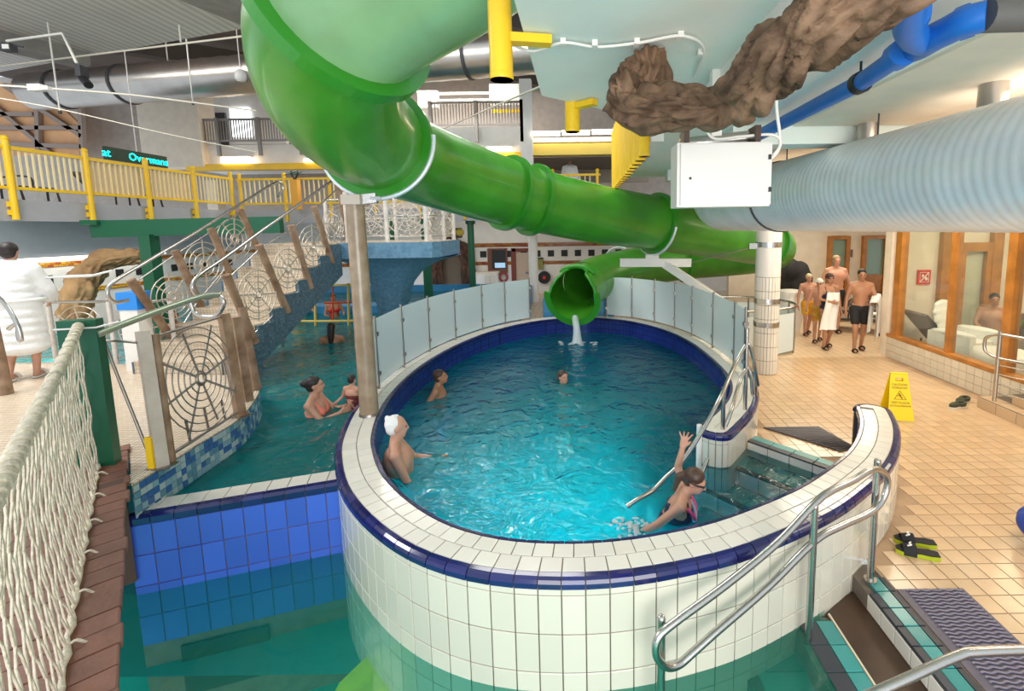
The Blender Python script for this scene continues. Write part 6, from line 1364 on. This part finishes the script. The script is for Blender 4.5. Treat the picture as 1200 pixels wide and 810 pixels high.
# --- lounge behind glass, and the crouching bather at the right edge
person('man sitting on a lounger behind the window glass', V(7.95, 8.75, 0.0), (-.5, -.85), 1.75, dict(pel=(0, 0, .50), hipR=(.1, .02, .48), hipL=(-.1, .02, .48), waist=(0, -.02, .66), chest=(0, .0, .84), neck=(0, 0, 1.03), head=(0, .04, 1.19), shR=(.19, -.01, .98), shL=(-.19, -.01, .98), elR=(.26, .05, .72), elL=(-.26, .05, .72), wrR=(.18, .28, .62), wrL=(-.18, .28, .62), knR=(.14, .44, .5), knL=(-.14, .44, .5), anR=(.14, .46, .08), anL=(-.14, .46, .08)), 1, HAIRD, 'short', [('shorts', BLACKC)], 1.15, vox=.018)
person('crouching bather in blue trunks cut off by the right frame edge', V(3.95, 3.46, 0.0), (.95, -.1), 1.72, dict(pel=(0, -.24, .19), hipR=(.1, -.22, .19), hipL=(-.1, -.22, .19), waist=(0, -.20, .36), chest=(0, .02, .62), neck=(0, .14, .80), head=(0, .22, .95), shR=(.19, .10, .75), shL=(-.19, .10, .75), elR=(.22, .3, .55), elL=(-.22, .3, .55), wrR=(.12, .45, .45), wrL=(-.12, .45, .45), knR=(.16, .22, .52), knL=(-.16, .22, .52), anR=(.12, -.08, .075), anL=(-.12, -.08, .075)), 1, HAIRB, 'short', [('trunks', BLUEC)], 1.05, vox=.016, slippers=BLACKC)
# ================================================================== PROPS
def text(root, name, s, size, M, m, depth=0.0015):
    cu = bpy.data.curves.new('txt', 'FONT'); cu.body = s; cu.size = size; cu.align_x = 'CENTER'; cu.align_y = 'CENTER'; cu.extrude = depth; cu.resolution_u = 2
    o = bpy.data.objects.new('txt', cu); C.objects.link(o); me = bpy.data.meshes.new_from_object(o.evaluated_get(bpy.context.evaluated_depsgraph_get())); bpy.data.objects.remove(o)
    me.transform(M); mb = MB(); mb.add([v.co for v in me.vertices], [tuple(p.vertices) for p in me.polygons]); return mb.build(name, m, root)
# caution sign
cs = at(1050, 488, 0); sg = thing('wet_floor_sign', 'yellow folding wet floor sign standing on the beige deck', 'sign', (cs.x, cs.y, 0))
yaw = -0.22; Ms = Matrix.Translation((cs.x, cs.y, 0)) @ Matrix.Rotation(yaw, 4, 'Z')
def signpanel(sy):
    tilt = sy * 0.24; M = Ms @ Matrix.Translation((0, sy * -0.155, 0)) @ Matrix.Rotation(-tilt, 4, 'X')
    mb = MB(); zz = .64; a = [(-.155, 0), (.155, 0), (.112, .53), (.05, .53), (.05, .565), (.09, .565)]
    for q in ([(-.158, 0), (.158, 0), (.113, .53), (-.113, .53)], [(-.113, .53), (-.05, .53), (-.05, .575), (-.109, .575)], [(.05, .53), (.113, .53), (.109, .575), (.05, .575)], [(-.109, .575), (.109, .575), (.104, .63), (-.104, .63)]):
        P = [M @ Vector((x, 0, z)) for x, z in q]; n_ = M.to_3x3() @ Vector((0, .012, 0)); mb.prism(P, n_)
    mb.build('sign_panel', SIGNY, sg); return M
Mf = signpanel(1); signpanel(-1)
MB().tube([Ms @ Vector((-.104, 0, .615)), Ms @ Vector((.104, 0, .615))], .014, 8).build('hinge', SIGNY, sg)
def onf(x, z): return Mf @ Matrix.Translation((x, -.002, z)) @ Matrix.Rotation(PI / 2, 4, 'X')
text(sg, 'lettering', 'CAUTION', .042, onf(0, .48), SIGNT); text(sg, 'lettering', 'VORSICHT', .040, onf(0, .437), SIGNT); text(sg, 'lettering', 'WET FLOOR', .040, onf(0, .238), SIGNT); text(sg, 'lettering', 'RUTSCHGEFAHR', .034, onf(0, .195), SIGNT)
tri = [Mf @ Vector((x, -.004, z)) for x, z in ((-.072, .285), (.072, .285), (0, .40))]; MB().tube(tri, .005, 5, closed=True).build('warning_triangle', SIGNT, sg)
fgm = MB()
for a, b, r in (((-.004, .358), (-.004, .358), .009), ((-.008, .345), (.008, .315), .007), ((.008, .315), (.022, .296), .005), ((.008, .315), (.03, .31), .004), ((-.006, .342), (.022, .338), .004), ((-.006, .342), (-.03, .33), .004)): fgm.cap(Mf @ Vector((a[0], -.004, a[1])), Mf @ Vector((b[0], -.004, b[1])), r, r, 6)
fgm.build('falling_figure', SIGNT, sg)
# LED sign on the left gallery
lc = atY(158, 184, 13.2); ld = thing('led_sign', 'dark green LED sign with cyan lettering above the yellow railing', 'sign', lc)
la, lb = atY(123, 181, 12.4), atY(194, 189, 14.2); dl_ = (lb - la); dl_.z = 0; LL = dl_.length; dl_.normalize(); nl_ = Vector((dl_.y, -dl_.x, 0)); nl_ = nl_ if nl_.y < 0 or nl_.x > 0 else -nl_
cm = (la + lb) / 2; Ml = Matrix(((dl_.x, 0, nl_.x, cm.x), (dl_.y, 0, nl_.y, cm.y), (0, 1, 0, cm.z), (0, 0, 0, 1)))
MB().box(None, (LL, .34, .1), M=Ml).build('board', LEDB, ld)
text(ld, 'lettering', 'Overmans', .29, Ml @ Matrix.Translation((.30, -.01, .056)), LED, .004); text(ld, 'lettering', 'at', .30, Ml @ Matrix.Translation((-.92, 0, .056)), LED, .004)
MB().tube([cm + Vector((0, 0, .17)), Vector((cm.x, cm.y, 9.3))], .012, 6).build('hanger_wire', WHITE, ld)
# red pictogram behind the glass
pr = atY(1082.5, 325, 9.38); rs = thing('prohibition_sign', 'square red pictogram sign on the lounge wall behind glass', 'sign', pr)
MB().box((pr.x, 9.38, pr.z), (.27, .02, .30)).build('plate', RED, rs); PW = mat('sign_white', (0.9, 0.82, 0.75), 0.5)
MB().tube([(pr.x + x, 9.365, pr.z + z) for x, z in ((-.09, -.10), (.09, -.10), (.09, .10), (-.09, .10))], .008, 5, closed=True).tube([(pr.x - .09, 9.365, pr.z - .1), (pr.x + .09, 9.365, pr.z + .1)], .010, 5).ell((pr.x - .03, 9.365, pr.z + .03), (.025, .006, .035), 8, 6).ell((pr.x + .04, 9.365, pr.z - .03), (.03, .006, .04), 8, 6).build('pictogram', PW, rs)
# slippers and shoes
def slipper(label, px, rz, col, sole, top, mark=True, shoe=False, grp=None, sc=1.12):
    p = at(*px, 0.0); p.z = 0.003; t = thing('shoe' if shoe else 'slipper', label, 'shoe' if shoe else 'slipper', p, grp); M = Matrix.Translation(p) @ Matrix.Rotation(rz, 4, 'Z') @ Matrix.Scale(sc, 4)
    def sole_mesh(z0, z1, k):
        out = [(.036 * k, -.125), (.045 * k, -.07), (.036 * k, -.01), (.047 * k, .06), (.045 * k, .11), (.02 * k, .14), (-.02 * k, .14), (-.044 * k, .11), (-.046 * k, .06), (-.036 * k, -.01), (-.04 * k, -.07), (-.03 * k, -.125)]
        mb = MB(); mb.poly(out, z0, z1); mb.v = [tuple(M @ Vector(v)) for v in mb.v]; return mb
    sole_mesh(0, .028, 1.0).build('sole', sole, t)
    if not shoe:
        sole_mesh(.028, .033, .88).build('footbed', col, t)
        mb = MB(); n = 10; vs = []
        for y, hgt in ((.02, .065), (.05, .062), (.085, .052), (.10, .045)):
            for i in range(n + 1): a = PI * i / n; vs.append(M @ Vector((.05 * math.cos(a), y, .012 + hgt * math.sin(a))))
        mb.add(vs, [(j * (n + 1) + i, j * (n + 1) + i + 1, (j + 1) * (n + 1) + i + 1, (j + 1) * (n + 1) + i) for j in range(3) for i in range(n)], True)
        mb.add([Vector(v) - Vector((0, 0, .005)) for v in vs], [(j * (n + 1) + i + 1, j * (n + 1) + i, (j + 1) * (n + 1) + i, (j + 1) * (n + 1) + i + 1) for j in range(3) for i in range(n)], True); mb.build('strap', top, t)
        if mark: MB().tube(spline([M @ Vector((.018, .045, .077)), M @ Vector((-.002, .06, .079)), M @ Vector((-.016, .05, .078)), M @ Vector((-.022, .075, .070))], n=5), .006, 5).build('white_mark', WHITE, t)
    else:
        mb = MB(); mb.ell((0, .06, .045), (.042, .08, .035), 14, 8); mb.tube([Vector((.038 * math.sin(a), -.05 - .07 * math.cos(a) , .055)) for a in [2 * PI * i / 20 for i in range(20)]], .018, 6, closed=True); mb.tube([Vector((.038 * math.sin(a), -.05 - .07 * math.cos(a) , .035)) for a in [2 * PI * i / 20 for i in range(20)]], .016, 6, closed=True)
        mb.v = [tuple(M @ Vector(v)) for v in mb.v]; mb.build('upper', top, t); sole_mesh(.028, .032, .85).build('insole', BLACK, t)
    return t
slipper('lime soled black slipper nearer the camera on the deck', (1076, 651), 1.22, BLACKC, LIME, BLACKC, grp='pair of lime soled slippers'); slipper('lime soled black slipper farther from the camera on the deck', (1073, 638), 1.30, BLACKC, LIME, BLACKC, grp='pair of lime soled slippers')
CREAMS = mat('cream_sole', (0.75, 0.68, 0.55), 0.6); GREENS = mat('olive_canvas', (0.05, 0.055, 0.03), 0.8)
slipper('dark canvas shoe nearer the camera beside the entry steps', (1122, 478), 1.9, BLACKC, CREAMS, GREENS, False, True, 'pair of dark canvas shoes'); slipper('dark canvas shoe behind the other beside the entry steps', (1128, 472), 2.05, BLACKC, CREAMS, GREENS, False, True, 'pair of dark canvas shoes')
slipper('dark slipper left on the floor by the far loungers', (1036, 394), 1.4, BLACKC, BLACKC, BLACKC, False)
# rubber mats
m1 = thing('ribbed_mat', 'dark ribbed rubber mat at the deck edge in the lower right corner', 'mat', at(1120, 720, 0.003))
ml, mr_, mt0, mt1 = 2.27, 3.02, 1.2, 3.03
mt1 = at(1125, 691, 0).y; mr_ = at(1125, 691, 0).x + 0.02
MB().box(((ml + mr_) / 2, (mt0 + mt1) / 2, 0.007), (mr_ - ml, mt1 - mt0, 0.006)).build('base', MATM, m1)
rb = MB(); nr_ = 62
for i in range(nr_):
    y = mt1 - 0.02 - i * (mt1 - mt0 - 0.04) / nr_; P = [(ml + 0.06 + (mr_ - ml - 0.08) * j / 26, y + 0.006 * math.sin(j * 1.2), 0.014 + 0.0 * j) for j in range(27)]
    rb.tube(P, 0.0075, 4)
tag(rb.build('ribs', mat('mat_rib', (0.20, 0.18, 0.24), 0.3), m1), kind='stuff')
m2 = thing('grid_mat', 'dark perforated mat behind the steps of the oval pool', 'mat', at(950, 515, 0))
q = [at(893, 503, .0), at(958, 502, .0), at(1001, 527, .0), at(985, 531, .0)]; q = [Vector((p.x + .02, p.y + .02, .006)) for p in q]
MB().prism(q, (0, 0, .010)).build('base', MATM, m2)
gm_ = MB()
for i in range(34):
    for j in range(16):
        u, v = (i + .5) / 34, (j + .5) / 16; a = q[0].lerp(q[1], u); b = q[3].lerp(q[2], u); p = a.lerp(b, v); gm_.box((p.x, p.y, .020), (.022, .022, .008), .6)
tag(gm_.build('grid', mat('mat_grid', (0.16, 0.15, 0.17), 0.4), m2), kind='stuff')
# lounge: white armchair, loungers, clothes
pch = atY(1108, 398, 7.7); pch = Vector((6.98, 8.22, 0)); wc = thing('white_armchair', 'white plastic armchair with rounded back behind the window', 'armchair', pch); WPL = mat('white_plastic', (0.82, 0.80, 0.75), 0.35, coat=0.2)
Mc = Matrix.Translation(pch) @ Matrix.Rotation(0.35, 4, 'Z')
def loc(m, mb): mb.v = [tuple(m @ Vector(v)) for v in mb.v]; return mb
b = MB()
for z, wd, dp in ((.72, .23, .05), (.86, .30, .07), (1.0, .32, .07), (1.12, .25, .06)): b.ell((0, .32 + (z - .7) * .2, z), (wd, dp, .12), 16, 8)
remesh('backrest', loc(Mc, b), .028, 14, WPL, wc)
loc(Mc, MB().box((0, 0, .48), (.62, .6, .14))).build('seat', WPL, wc)
for sx in (-.36, .36):
    loc(Mc, MB().box((sx, 0, .36), (.16, .7, .66))).build('arm', WPL, wc); loc(Mc, MB().ell((sx, -.02, .70), (.10, .37, .06), 14, 8)).build('armrest', WPL, wc)
loc(Mc, MB().box((0, .0, .2), (.6, .6, .4))).build('base', WPL, wc)
wt = thing('white_tub', 'rounded white tub seat at the lower right of the window', 'seat', (6.86, 7.3, 0)); MB().lathe([(.28, 0), (.36, .25), (.40, .5), (.38, .58), (.30, .56)], (6.86, 7.3, 0), 24).build('tub', WPL, wt); MB().lathe([(.30, .50), (.30, .54)], (6.86, 7.3, 0), 20).build('cushion', TOWEL, wt)
lounger('sun_lounger', 'taupe lounger behind the window below the red sign', (7.40, 8.95, 0), PI / 2, SLING, 'loungers behind the window'); lounger('sun_lounger', 'taupe lounger behind the window right of the seated man', (9.25, 8.95, 0), PI / 2, SLING, 'loungers behind the window')
lounger('sun_lounger', 'taupe lounger in the corridor beside the window corner', (7.05, 11.3, 0), -2.2, SLING, 'loungers in the corridor'); lounger('sun_lounger', 'taupe lounger in the corridor behind the man with the towel', (7.75, 12.5, 0), -2.0, SLING, 'loungers in the corridor'); lounger('sun_lounger', 'taupe lounger at the back of the corridor near the doors', (8.75, 13.6, 0), -1.9, SLING, 'loungers in the corridor')
def lump(name, label, cat, c, r, m, sq=5, seed=0):
    b = MB(); rr = random.Random(seed)
    for i in range(sq): b.ell((c[0] + rr.uniform(-.5, .5) * r[0], c[1] + rr.uniform(-.5, .5) * r[1], c[2] + rr.uniform(-.2, .4) * r[2]), (r[0] * rr.uniform(.5, .8), r[1] * rr.uniform(.5, .8), r[2] * rr.uniform(.5, .8)), 10, 7)
    o = remesh(name, b, .03, 2, m, None); return tag(o, label, cat)
lump('clothes_pile', 'cream and blue clothes heaped on the lounger behind glass', 'clothes', (7.25, 8.92, .48), (.28, .24, .13), mat('cream_cloth', (0.60, 0.55, 0.40), 0.9, col2=(0.25, 0.33, 0.42), vscale=4), 6, 1)
lump('red_bag', 'dark red bag on the lounger behind the white armchair', 'bag', (7.72, 9.0, .50), (.22, .2, .16), mat('dark_red_cloth', (0.22, 0.01, 0.015), 0.8), 4, 2)
lump('green_towel', 'green towel on the lounger at the right of the seated man', 'towel', (8.45, 8.85, .72), (.18, .16, .26), mat('green_towel_cloth', (0.20, 0.36, 0.04), 0.9), 4, 3)
lump('blue_towel', 'folded pale blue towel on the lounger in the corridor', 'towel', (6.85, 11.15, .46), (.22, .2, .07), mat('pale_blue_cloth', (0.35, 0.50, 0.58), 0.9), 4, 4)
lump('white_cloth', 'white towel heap on the lounger in the corridor', 'towel', (7.25, 11.15, .45), (.22, .18, .07), TOWEL, 4, 8)
hx = gp(940, 386); ck = thing('coat_rack', 'dark coat rack with black jackets left of the walking group', 'coat rack', (5.9, 13.2, 0)); MB().tube([(5.9, 13.2, 0), (5.9, 13.2, 1.75)], .03, 8).build('pole', DARKG, ck); MB().box((5.9, 13.2, .02), (.5, .5, .04)).build('base', DARKG, ck)
b = MB()
for i in range(10): b.ell((5.9 + random.uniform(-.45, .45), 13.1 + random.uniform(-.2, .2), 1.15 + random.uniform(-.35, .35)), (.3, .22, .32), 10, 7)
remesh('jackets', b, .05, 2, BLACKC, ck)
wb_ = thing('white_bin', 'white rounded bin behind the glass screen', 'bin', (5.35, 11.6, 0)); MB().lathe([(.26, 0), (.30, .3), (.30, .95), (.27, 1.02)], (5.35, 11.6, 0), 20).build('bin_body', WPL, wb_); MB().lathe([(.31, .88), (.31, 1.0)], (5.35, 11.6, 0), 20).build('rim', WPL, wb_)
# ================================================================== BACK OF THE HALL
def box_px(root, name, x0, y0_, x1, y1_, Y, th, m): return rect(MB(), x0, y0_, x1, y1_, Y, th).build(name, m, root)
rd = tag(box_px(None, 'door_4', 603, 296, 620, 340, WB - .06, .06, mat('beige_door', (0.50, 0.38, 0.28), 0.6)), kind='structure')
box_px(rd, 'door_frame', 600, 291, 604, 340, WB - .1, .1, mat('red_frame', (0.18, 0.035, 0.02), 0.5)); box_px(rd, 'door_frame', 600, 291, 623, 295, WB - .1, .1, MATS['red_frame']); box_px(rd, 'handle', 616, 319, 619, 321, WB - .12, .05, STEEL)
dk = mat('dark_tan_door', (0.16, 0.12, 0.08), 0.6)
ra = thing('rock_doorway', 'dark door framed by a fake rock arch on the back wall', 'doorway', atY(527, 340, WB - .1)); box_px(ra, 'door_leaf', 515, 293, 543, 342, WB - .06, .06, dk)
arch = [atY(x, y, WB - .34) for x, y in ((514, 342), (512, 320), (513, 300), (518, 290), (530, 286), (541, 290), (546, 302), (548, 320), (547, 342))]
rootmesh(arch, [.22] * 9, .09, 2.0).build('rock_arch', mat('dark_rock', (0.05, 0.028, 0.02), 0.8, bump=0.6, bscale=5, col2=(0.13, 0.06, 0.035), vscale=3), ra)
tv = thing('kiosk', 'wooden kiosk board with dark screen on the back wall', 'board', atY(584, 312, WB - .1)); box_px(tv, 'panel', 572, 291, 594, 320, WB - .1, .1, mat('kiosk_wood', (0.16, 0.06, 0.03), 0.5)); box_px(tv, 'screen', 577, 293, 592, 315, WB - .13, .03, BLACK); box_px(tv, 'picture', 580, 308, 592, 314, WB - .145, .015, mat('screen_picture', (0.2, 0.3, 0.4), 0.3, emit=(0.35, 0.55, 0.75), estr=0.6))
cb = thing('cabinet', 'low white cabinet with drawers below the kiosk', 'cabinet', atY(570, 333, WB - .5)); box_px(cb, 'carcass', 556, 321, 582, 345, WB - .6, .5, WHITE); box_px(cb, 'worktop', 554, 319, 583, 321.5, WB - .62, .55, CREAM)
for x in (568, 575): box_px(cb, 'door', x, 323, x + 6, 334, WB - .63, .03, mat('drawer_cream', (0.66, 0.60, 0.52), 0.5) if 'drawer_cream' not in MATS else MATS['drawer_cream'])
rg_ = thing('lifebuoy', 'dark red ring hanging beside the low cabinet', 'ring', atY(590, 325, WB - .1)); c = atY(590, 325, WB - .1); MB().tube([c + Vector((.16 * math.cos(a), 0, .16 * math.sin(a))) for a in [2 * PI * i / 24 for i in range(24)]], .05, 8, closed=True).build('ring_body', mat('ring_red', (0.30, 0.05, 0.04), 0.5), rg_)
bf = thing('butterfly_plaque', 'yellow leaf shaped plaque high on the back wall', 'plaque', atY(535, 273, WB - .05)); c = atY(535, 273, WB - .05)
for sx in (-1, 1): MB().ell(c + Vector((sx * .13, 0, .02)), (.16, .03, .15), 12, 8).build('wing', mat('plaque_yellow', (0.42, 0.30, 0.02), 0.5, col2=(0.6, 0.5, 0.05), vscale=8) if 'plaque_yellow' not in MATS else MATS['plaque_yellow'], bf)
MB().box(c + Vector((0, .02, 0)), (.44, .03, .40)).build('backing', DARKG, bf)
for k, (x, y0_, Y, w_, lab, m) in enumerate(((551, 258, 15.6, .22, 'slim dark green post right of the rock doorway', DGREEN), (499, 280, 14.2, .26, 'dark green post under the right end of the raised platform', DGREEN), (461, 300, 13.4, .26, 'dark green post behind the flared mosaic column', DGREEN), (624, 270, 16.8, .34, 'white column in the rear hall left of the slide mouth', WHITE))):
    p = atY(x, y0_, Y); zb_ = -.7 if k == 2 or k == 1 else 0.0; t = thing('column', lab, 'column', (p.x, Y, zb_)); MB().lathe([(w_ / 2, zb_), (w_ / 2, 3.0)], (p.x, Y, 0), 16).build('shaft', m, t); MB().lathe([(w_ / 2 + .05, 2.85), (w_ / 2 + .05, 2.98)], (p.x, Y, 0), 16).build('capital', m, t)
ext = thing('wall_extinguisher', 'black round hose reel with red hub on the back wall', 'hose reel', atY(638, 325, WB - .1)); c = atY(638, 325, WB - .1)
MB().tube([c, c + Vector((0, -.14, 0))], .26, 20).build('reel', BLACK, ext); MB().tube([c + Vector((0, -.14, 0)), c + Vector((0, -.17, 0))], .07, 14).build('hub', RED, ext)
ge = thing('notice_box', 'small yellow green notice box on the white column', 'box', atY(633, 309, WB - .1)); box_px(ge, 'box_body', 630, 303, 636, 316, WB - .15, .12, mat('olive_box', (0.25, 0.24, 0.05), 0.5)); box_px(ge, 'lid', 630, 302, 636, 304, WB - .16, .13, DARKG)
# yellow and red climbing rope nets under the raised platform
cn_ = thing('climbing_net', 'yellow rope climbing net hanging above the water under the platform', 'net', atY(370, 332, 10.6)); RY = mat('yellow_rope', (0.62, 0.46, 0.12), 0.8); RR = mat('red_rope', (0.45, 0.06, 0.02), 0.8)
for y in (334, 376): MB().tube([atY(322 - (8 if y > 350 else 0), y, 10.6), atY(372, y + .6, 10.6), atY(422, y, 10.6)], .03, 6).build('rope', RY, cn_)
for x in (370, 409, 330): MB().tube([atY(x - 1, 332, 10.6), atY(x, 396, 10.6)], .03, 6).build('rope', RY, cn_)
for x in (350, 390): MB().tube([atY(x, 334, 10.6), atY(x, 376, 10.6)], .018, 6).build('rope', RR, cn_)
MB().tube([atY(380, 355, 10.6), atY(420, 354, 10.6)], .028, 6).build('rope', RR, cn_)
cn2 = thing('climbing_net', 'red rope ladder hanging behind the green posts', 'net', atY(468, 300, 13.2))
for x in (466, 474): MB().tube([atY(x, 296, 13.0), atY(x, 352, 13.0)], .022, 6).build('rope', RR, cn2)
for i in range(6): MB().tube([atY(465, 302 + i * 9, 13.0), atY(475, 301 + i * 9, 13.0)], .025, 6).build('rung', RY, cn2)
# fake tree trunk by the left wall
ft = thing('fake_tree', 'brown sculpted fake tree arching against the left wall', 'sculpture', atY(96, 345, 9.9)); rootmesh([atY(88, 372, 9.7), atY(92, 348, 9.7), atY(104, 322, 9.8), atY(122, 307, 9.9), atY(150, 303, 10.0), atY(168, 300, 10.1)], [.28, .26, .24, .22, .18, .13], .05, 4.0).build('trunk', mat('tan_bark', (0.22, 0.12, 0.05), 0.8, col2=(0.42, 0.26, 0.12), vscale=3, bump=0.5, bscale=6), ft)
b = MB().tube([(-11.9, 9.4, .42), atY(88, 374, 9.7)], .3, 10)
# palm ornament on the rear rail, blue box and bits by the stairs
pt = thing('palm_ornament', 'little palm tree ornament on an orange stand by the rear railing', 'ornament', atY(346, 222, 14.9)); c = atY(346, 215, 14.9); MB().box((c.x, c.y, (c.z + .11 + 3.38) / 2), (.22, .2, c.z + .11 - 3.38)).build('stand', mat('orange_stand', (0.8, 0.38, 0.05), 0.6), pt)
for sx in (-1, 1):
    MB().tube([c + Vector((0, 0, .1)), c + Vector((sx * .1, 0, .3))], .03, 6).build('stem', BROWN, pt)
    for k in range(5): a = PI * k / 4; MB().bar(c + Vector((sx * .1, 0, .3)), c + Vector((sx * .1 + .2 * math.cos(a), 0, .3 + .12 * math.sin(a) - .03)), .05, .015).build('frond', DGREEN, pt)
bx = thing('blue_crate', 'bright blue and white crate behind the left web railing', 'crate', atY(157, 352, 6.3)); p = atY(157, 352, 6.3); MB().box((p.x, 6.3, p.z), (.28, .22, .24)).build('upper_part', mat('crate_blue', (0.02, 0.25, 0.75), 0.4), bx); MB().box((p.x, 6.3, (p.z - .12 + ZP) / 2), (.24, .2, p.z - .12 - ZP)).build('lower_part', WHITE, bx)
# overhead wires, camera and lamp at upper left
def wire(label, pts, r=.012, name='cable'):
    t = thing(name, label, 'cable', pts[0]); MB().tube(spline(pts, n=6), r, 5).build('wire', mat('wire_cream', (0.72, 0.66, 0.56), 0.6) if 'wire_cream' not in MATS else MATS['wire_cream'], t); return t
wire('white cable stretched across the hall from the upper left edge', [atY(-20, 99, 8.0), atY(44, 103, 8.2), atY(160, 112, 9), atY(300, 130, 10)], .018); wire('thin cream cable hanging lower across the left gallery', [atY(-20, 112, 8.0), atY(70, 128, 8.4), atY(200, 158, 9.2), atY(300, 178, 10)], .010)
p = atY(44, 103, 8.2); jb = thing('junction_box', 'small white junction box on the stretched cable at upper left', 'box', p); MB().box(p, (.22, .12, .1)).build('box_body', WHITE, jb); MB().box(p + Vector((.14, 0, -.01)), (.14, .08, .06)).build('gland', WHITE, jb)
wire('white conduit line along the concrete ceiling edge', [atY(-20, 80, 10.5), atY(150, 59, 9.8), atY(305, 40, 9.0)], .02); wire('thin pale cable running to the slab from the central gallery', [atY(505, 158, 12.5), atY(560, 133, 9), atY(634, 101, 5.0)], .012)
sc2 = atY(98, 88, 9.2); cm_ = thing('security_camera', 'small dark camera on a white bent arm under the ceiling', 'camera', sc2); MB().tube([atY(8, 48, 9.2), atY(73, 39, 9.2), atY(90, 74, 9.2)], .025, 6).build('arm', WHITE, cm_); MB().box(atY(96, 84, 9.2), (.1, .16, .2)).build('mount', DARKG, cm_); MB().tube([atY(97, 92, 9.2), atY(104, 100, 9.1)], .07, 10).build('camera_body', BLACK, cm_)
fl_ = atY(10, 56, 9.0); fd = thing('floodlight', 'small dark floodlight fixed under the concrete ceiling', 'lamp', fl_); MB().box(fl_, (.2, .12, .14)).build('lamp_body', DARKG, fd); MB().box(fl_ + Vector((.02, -.065, 0)), (.12, .01, .08)).build('lamp_glass', WHITE, fd); MB().bar(atY(2, 50, 9), atY(27, 55, 9), .03, .03).build('mounting_bar', DARKG, fd)
for x, yb, Y, lab in ((212, 50, 10.2, 'white suspension rod above the long steel duct'), (226, 120, 12.5, 'white rod lamp pendant hanging beside the wide pier'), (70, 130, 10.0, 'thin white rod hanging left of the pier')):
    t = thing('suspension_rod', lab, 'rod', atY(x, yb, Y)); p = atY(x, yb, Y); MB().tube([p, (p.x, p.y, 7.0 if Y < 11 else 9.3)], .016, 6).build('rod', WHITE, t); MB().lathe([(.03, p.z - .06), (.03, p.z)], (p.x, p.y, 0), 8).build('end_fitting', DARKG, t)
p = atY(282, 88, 13.0); pl_ = thing('pendant_lamp', 'small glass pendant lamp hanging in front of the steel duct', 'lamp', p); MB().lathe([(.09, -.16), (.14, -.1), (.14, .05), (.06, .14)], p, 14).build('shade', mat('lamp_glass', (0.7, 0.68, 0.64), 0.2), pl_); MB().tube([p + Vector((0, 0, .14)), (p.x, p.y, 9.3)], .012, 6).build('rod', WHITE, pl_)
fe = atY(234, 148, 19.45); fx = thing('fire_extinguisher', 'red fire extinguisher on the pier wall of the upper gallery', 'fire extinguisher', fe); MB().lathe([(.06, -.22), (.07, -.2), (.07, .12), (.03, .17)], fe, 12).build('cylinder', RED, fx); MB().box(fe + Vector((0, 0, .2)), (.08, .06, .05)).build('valve', BLACK, fx)
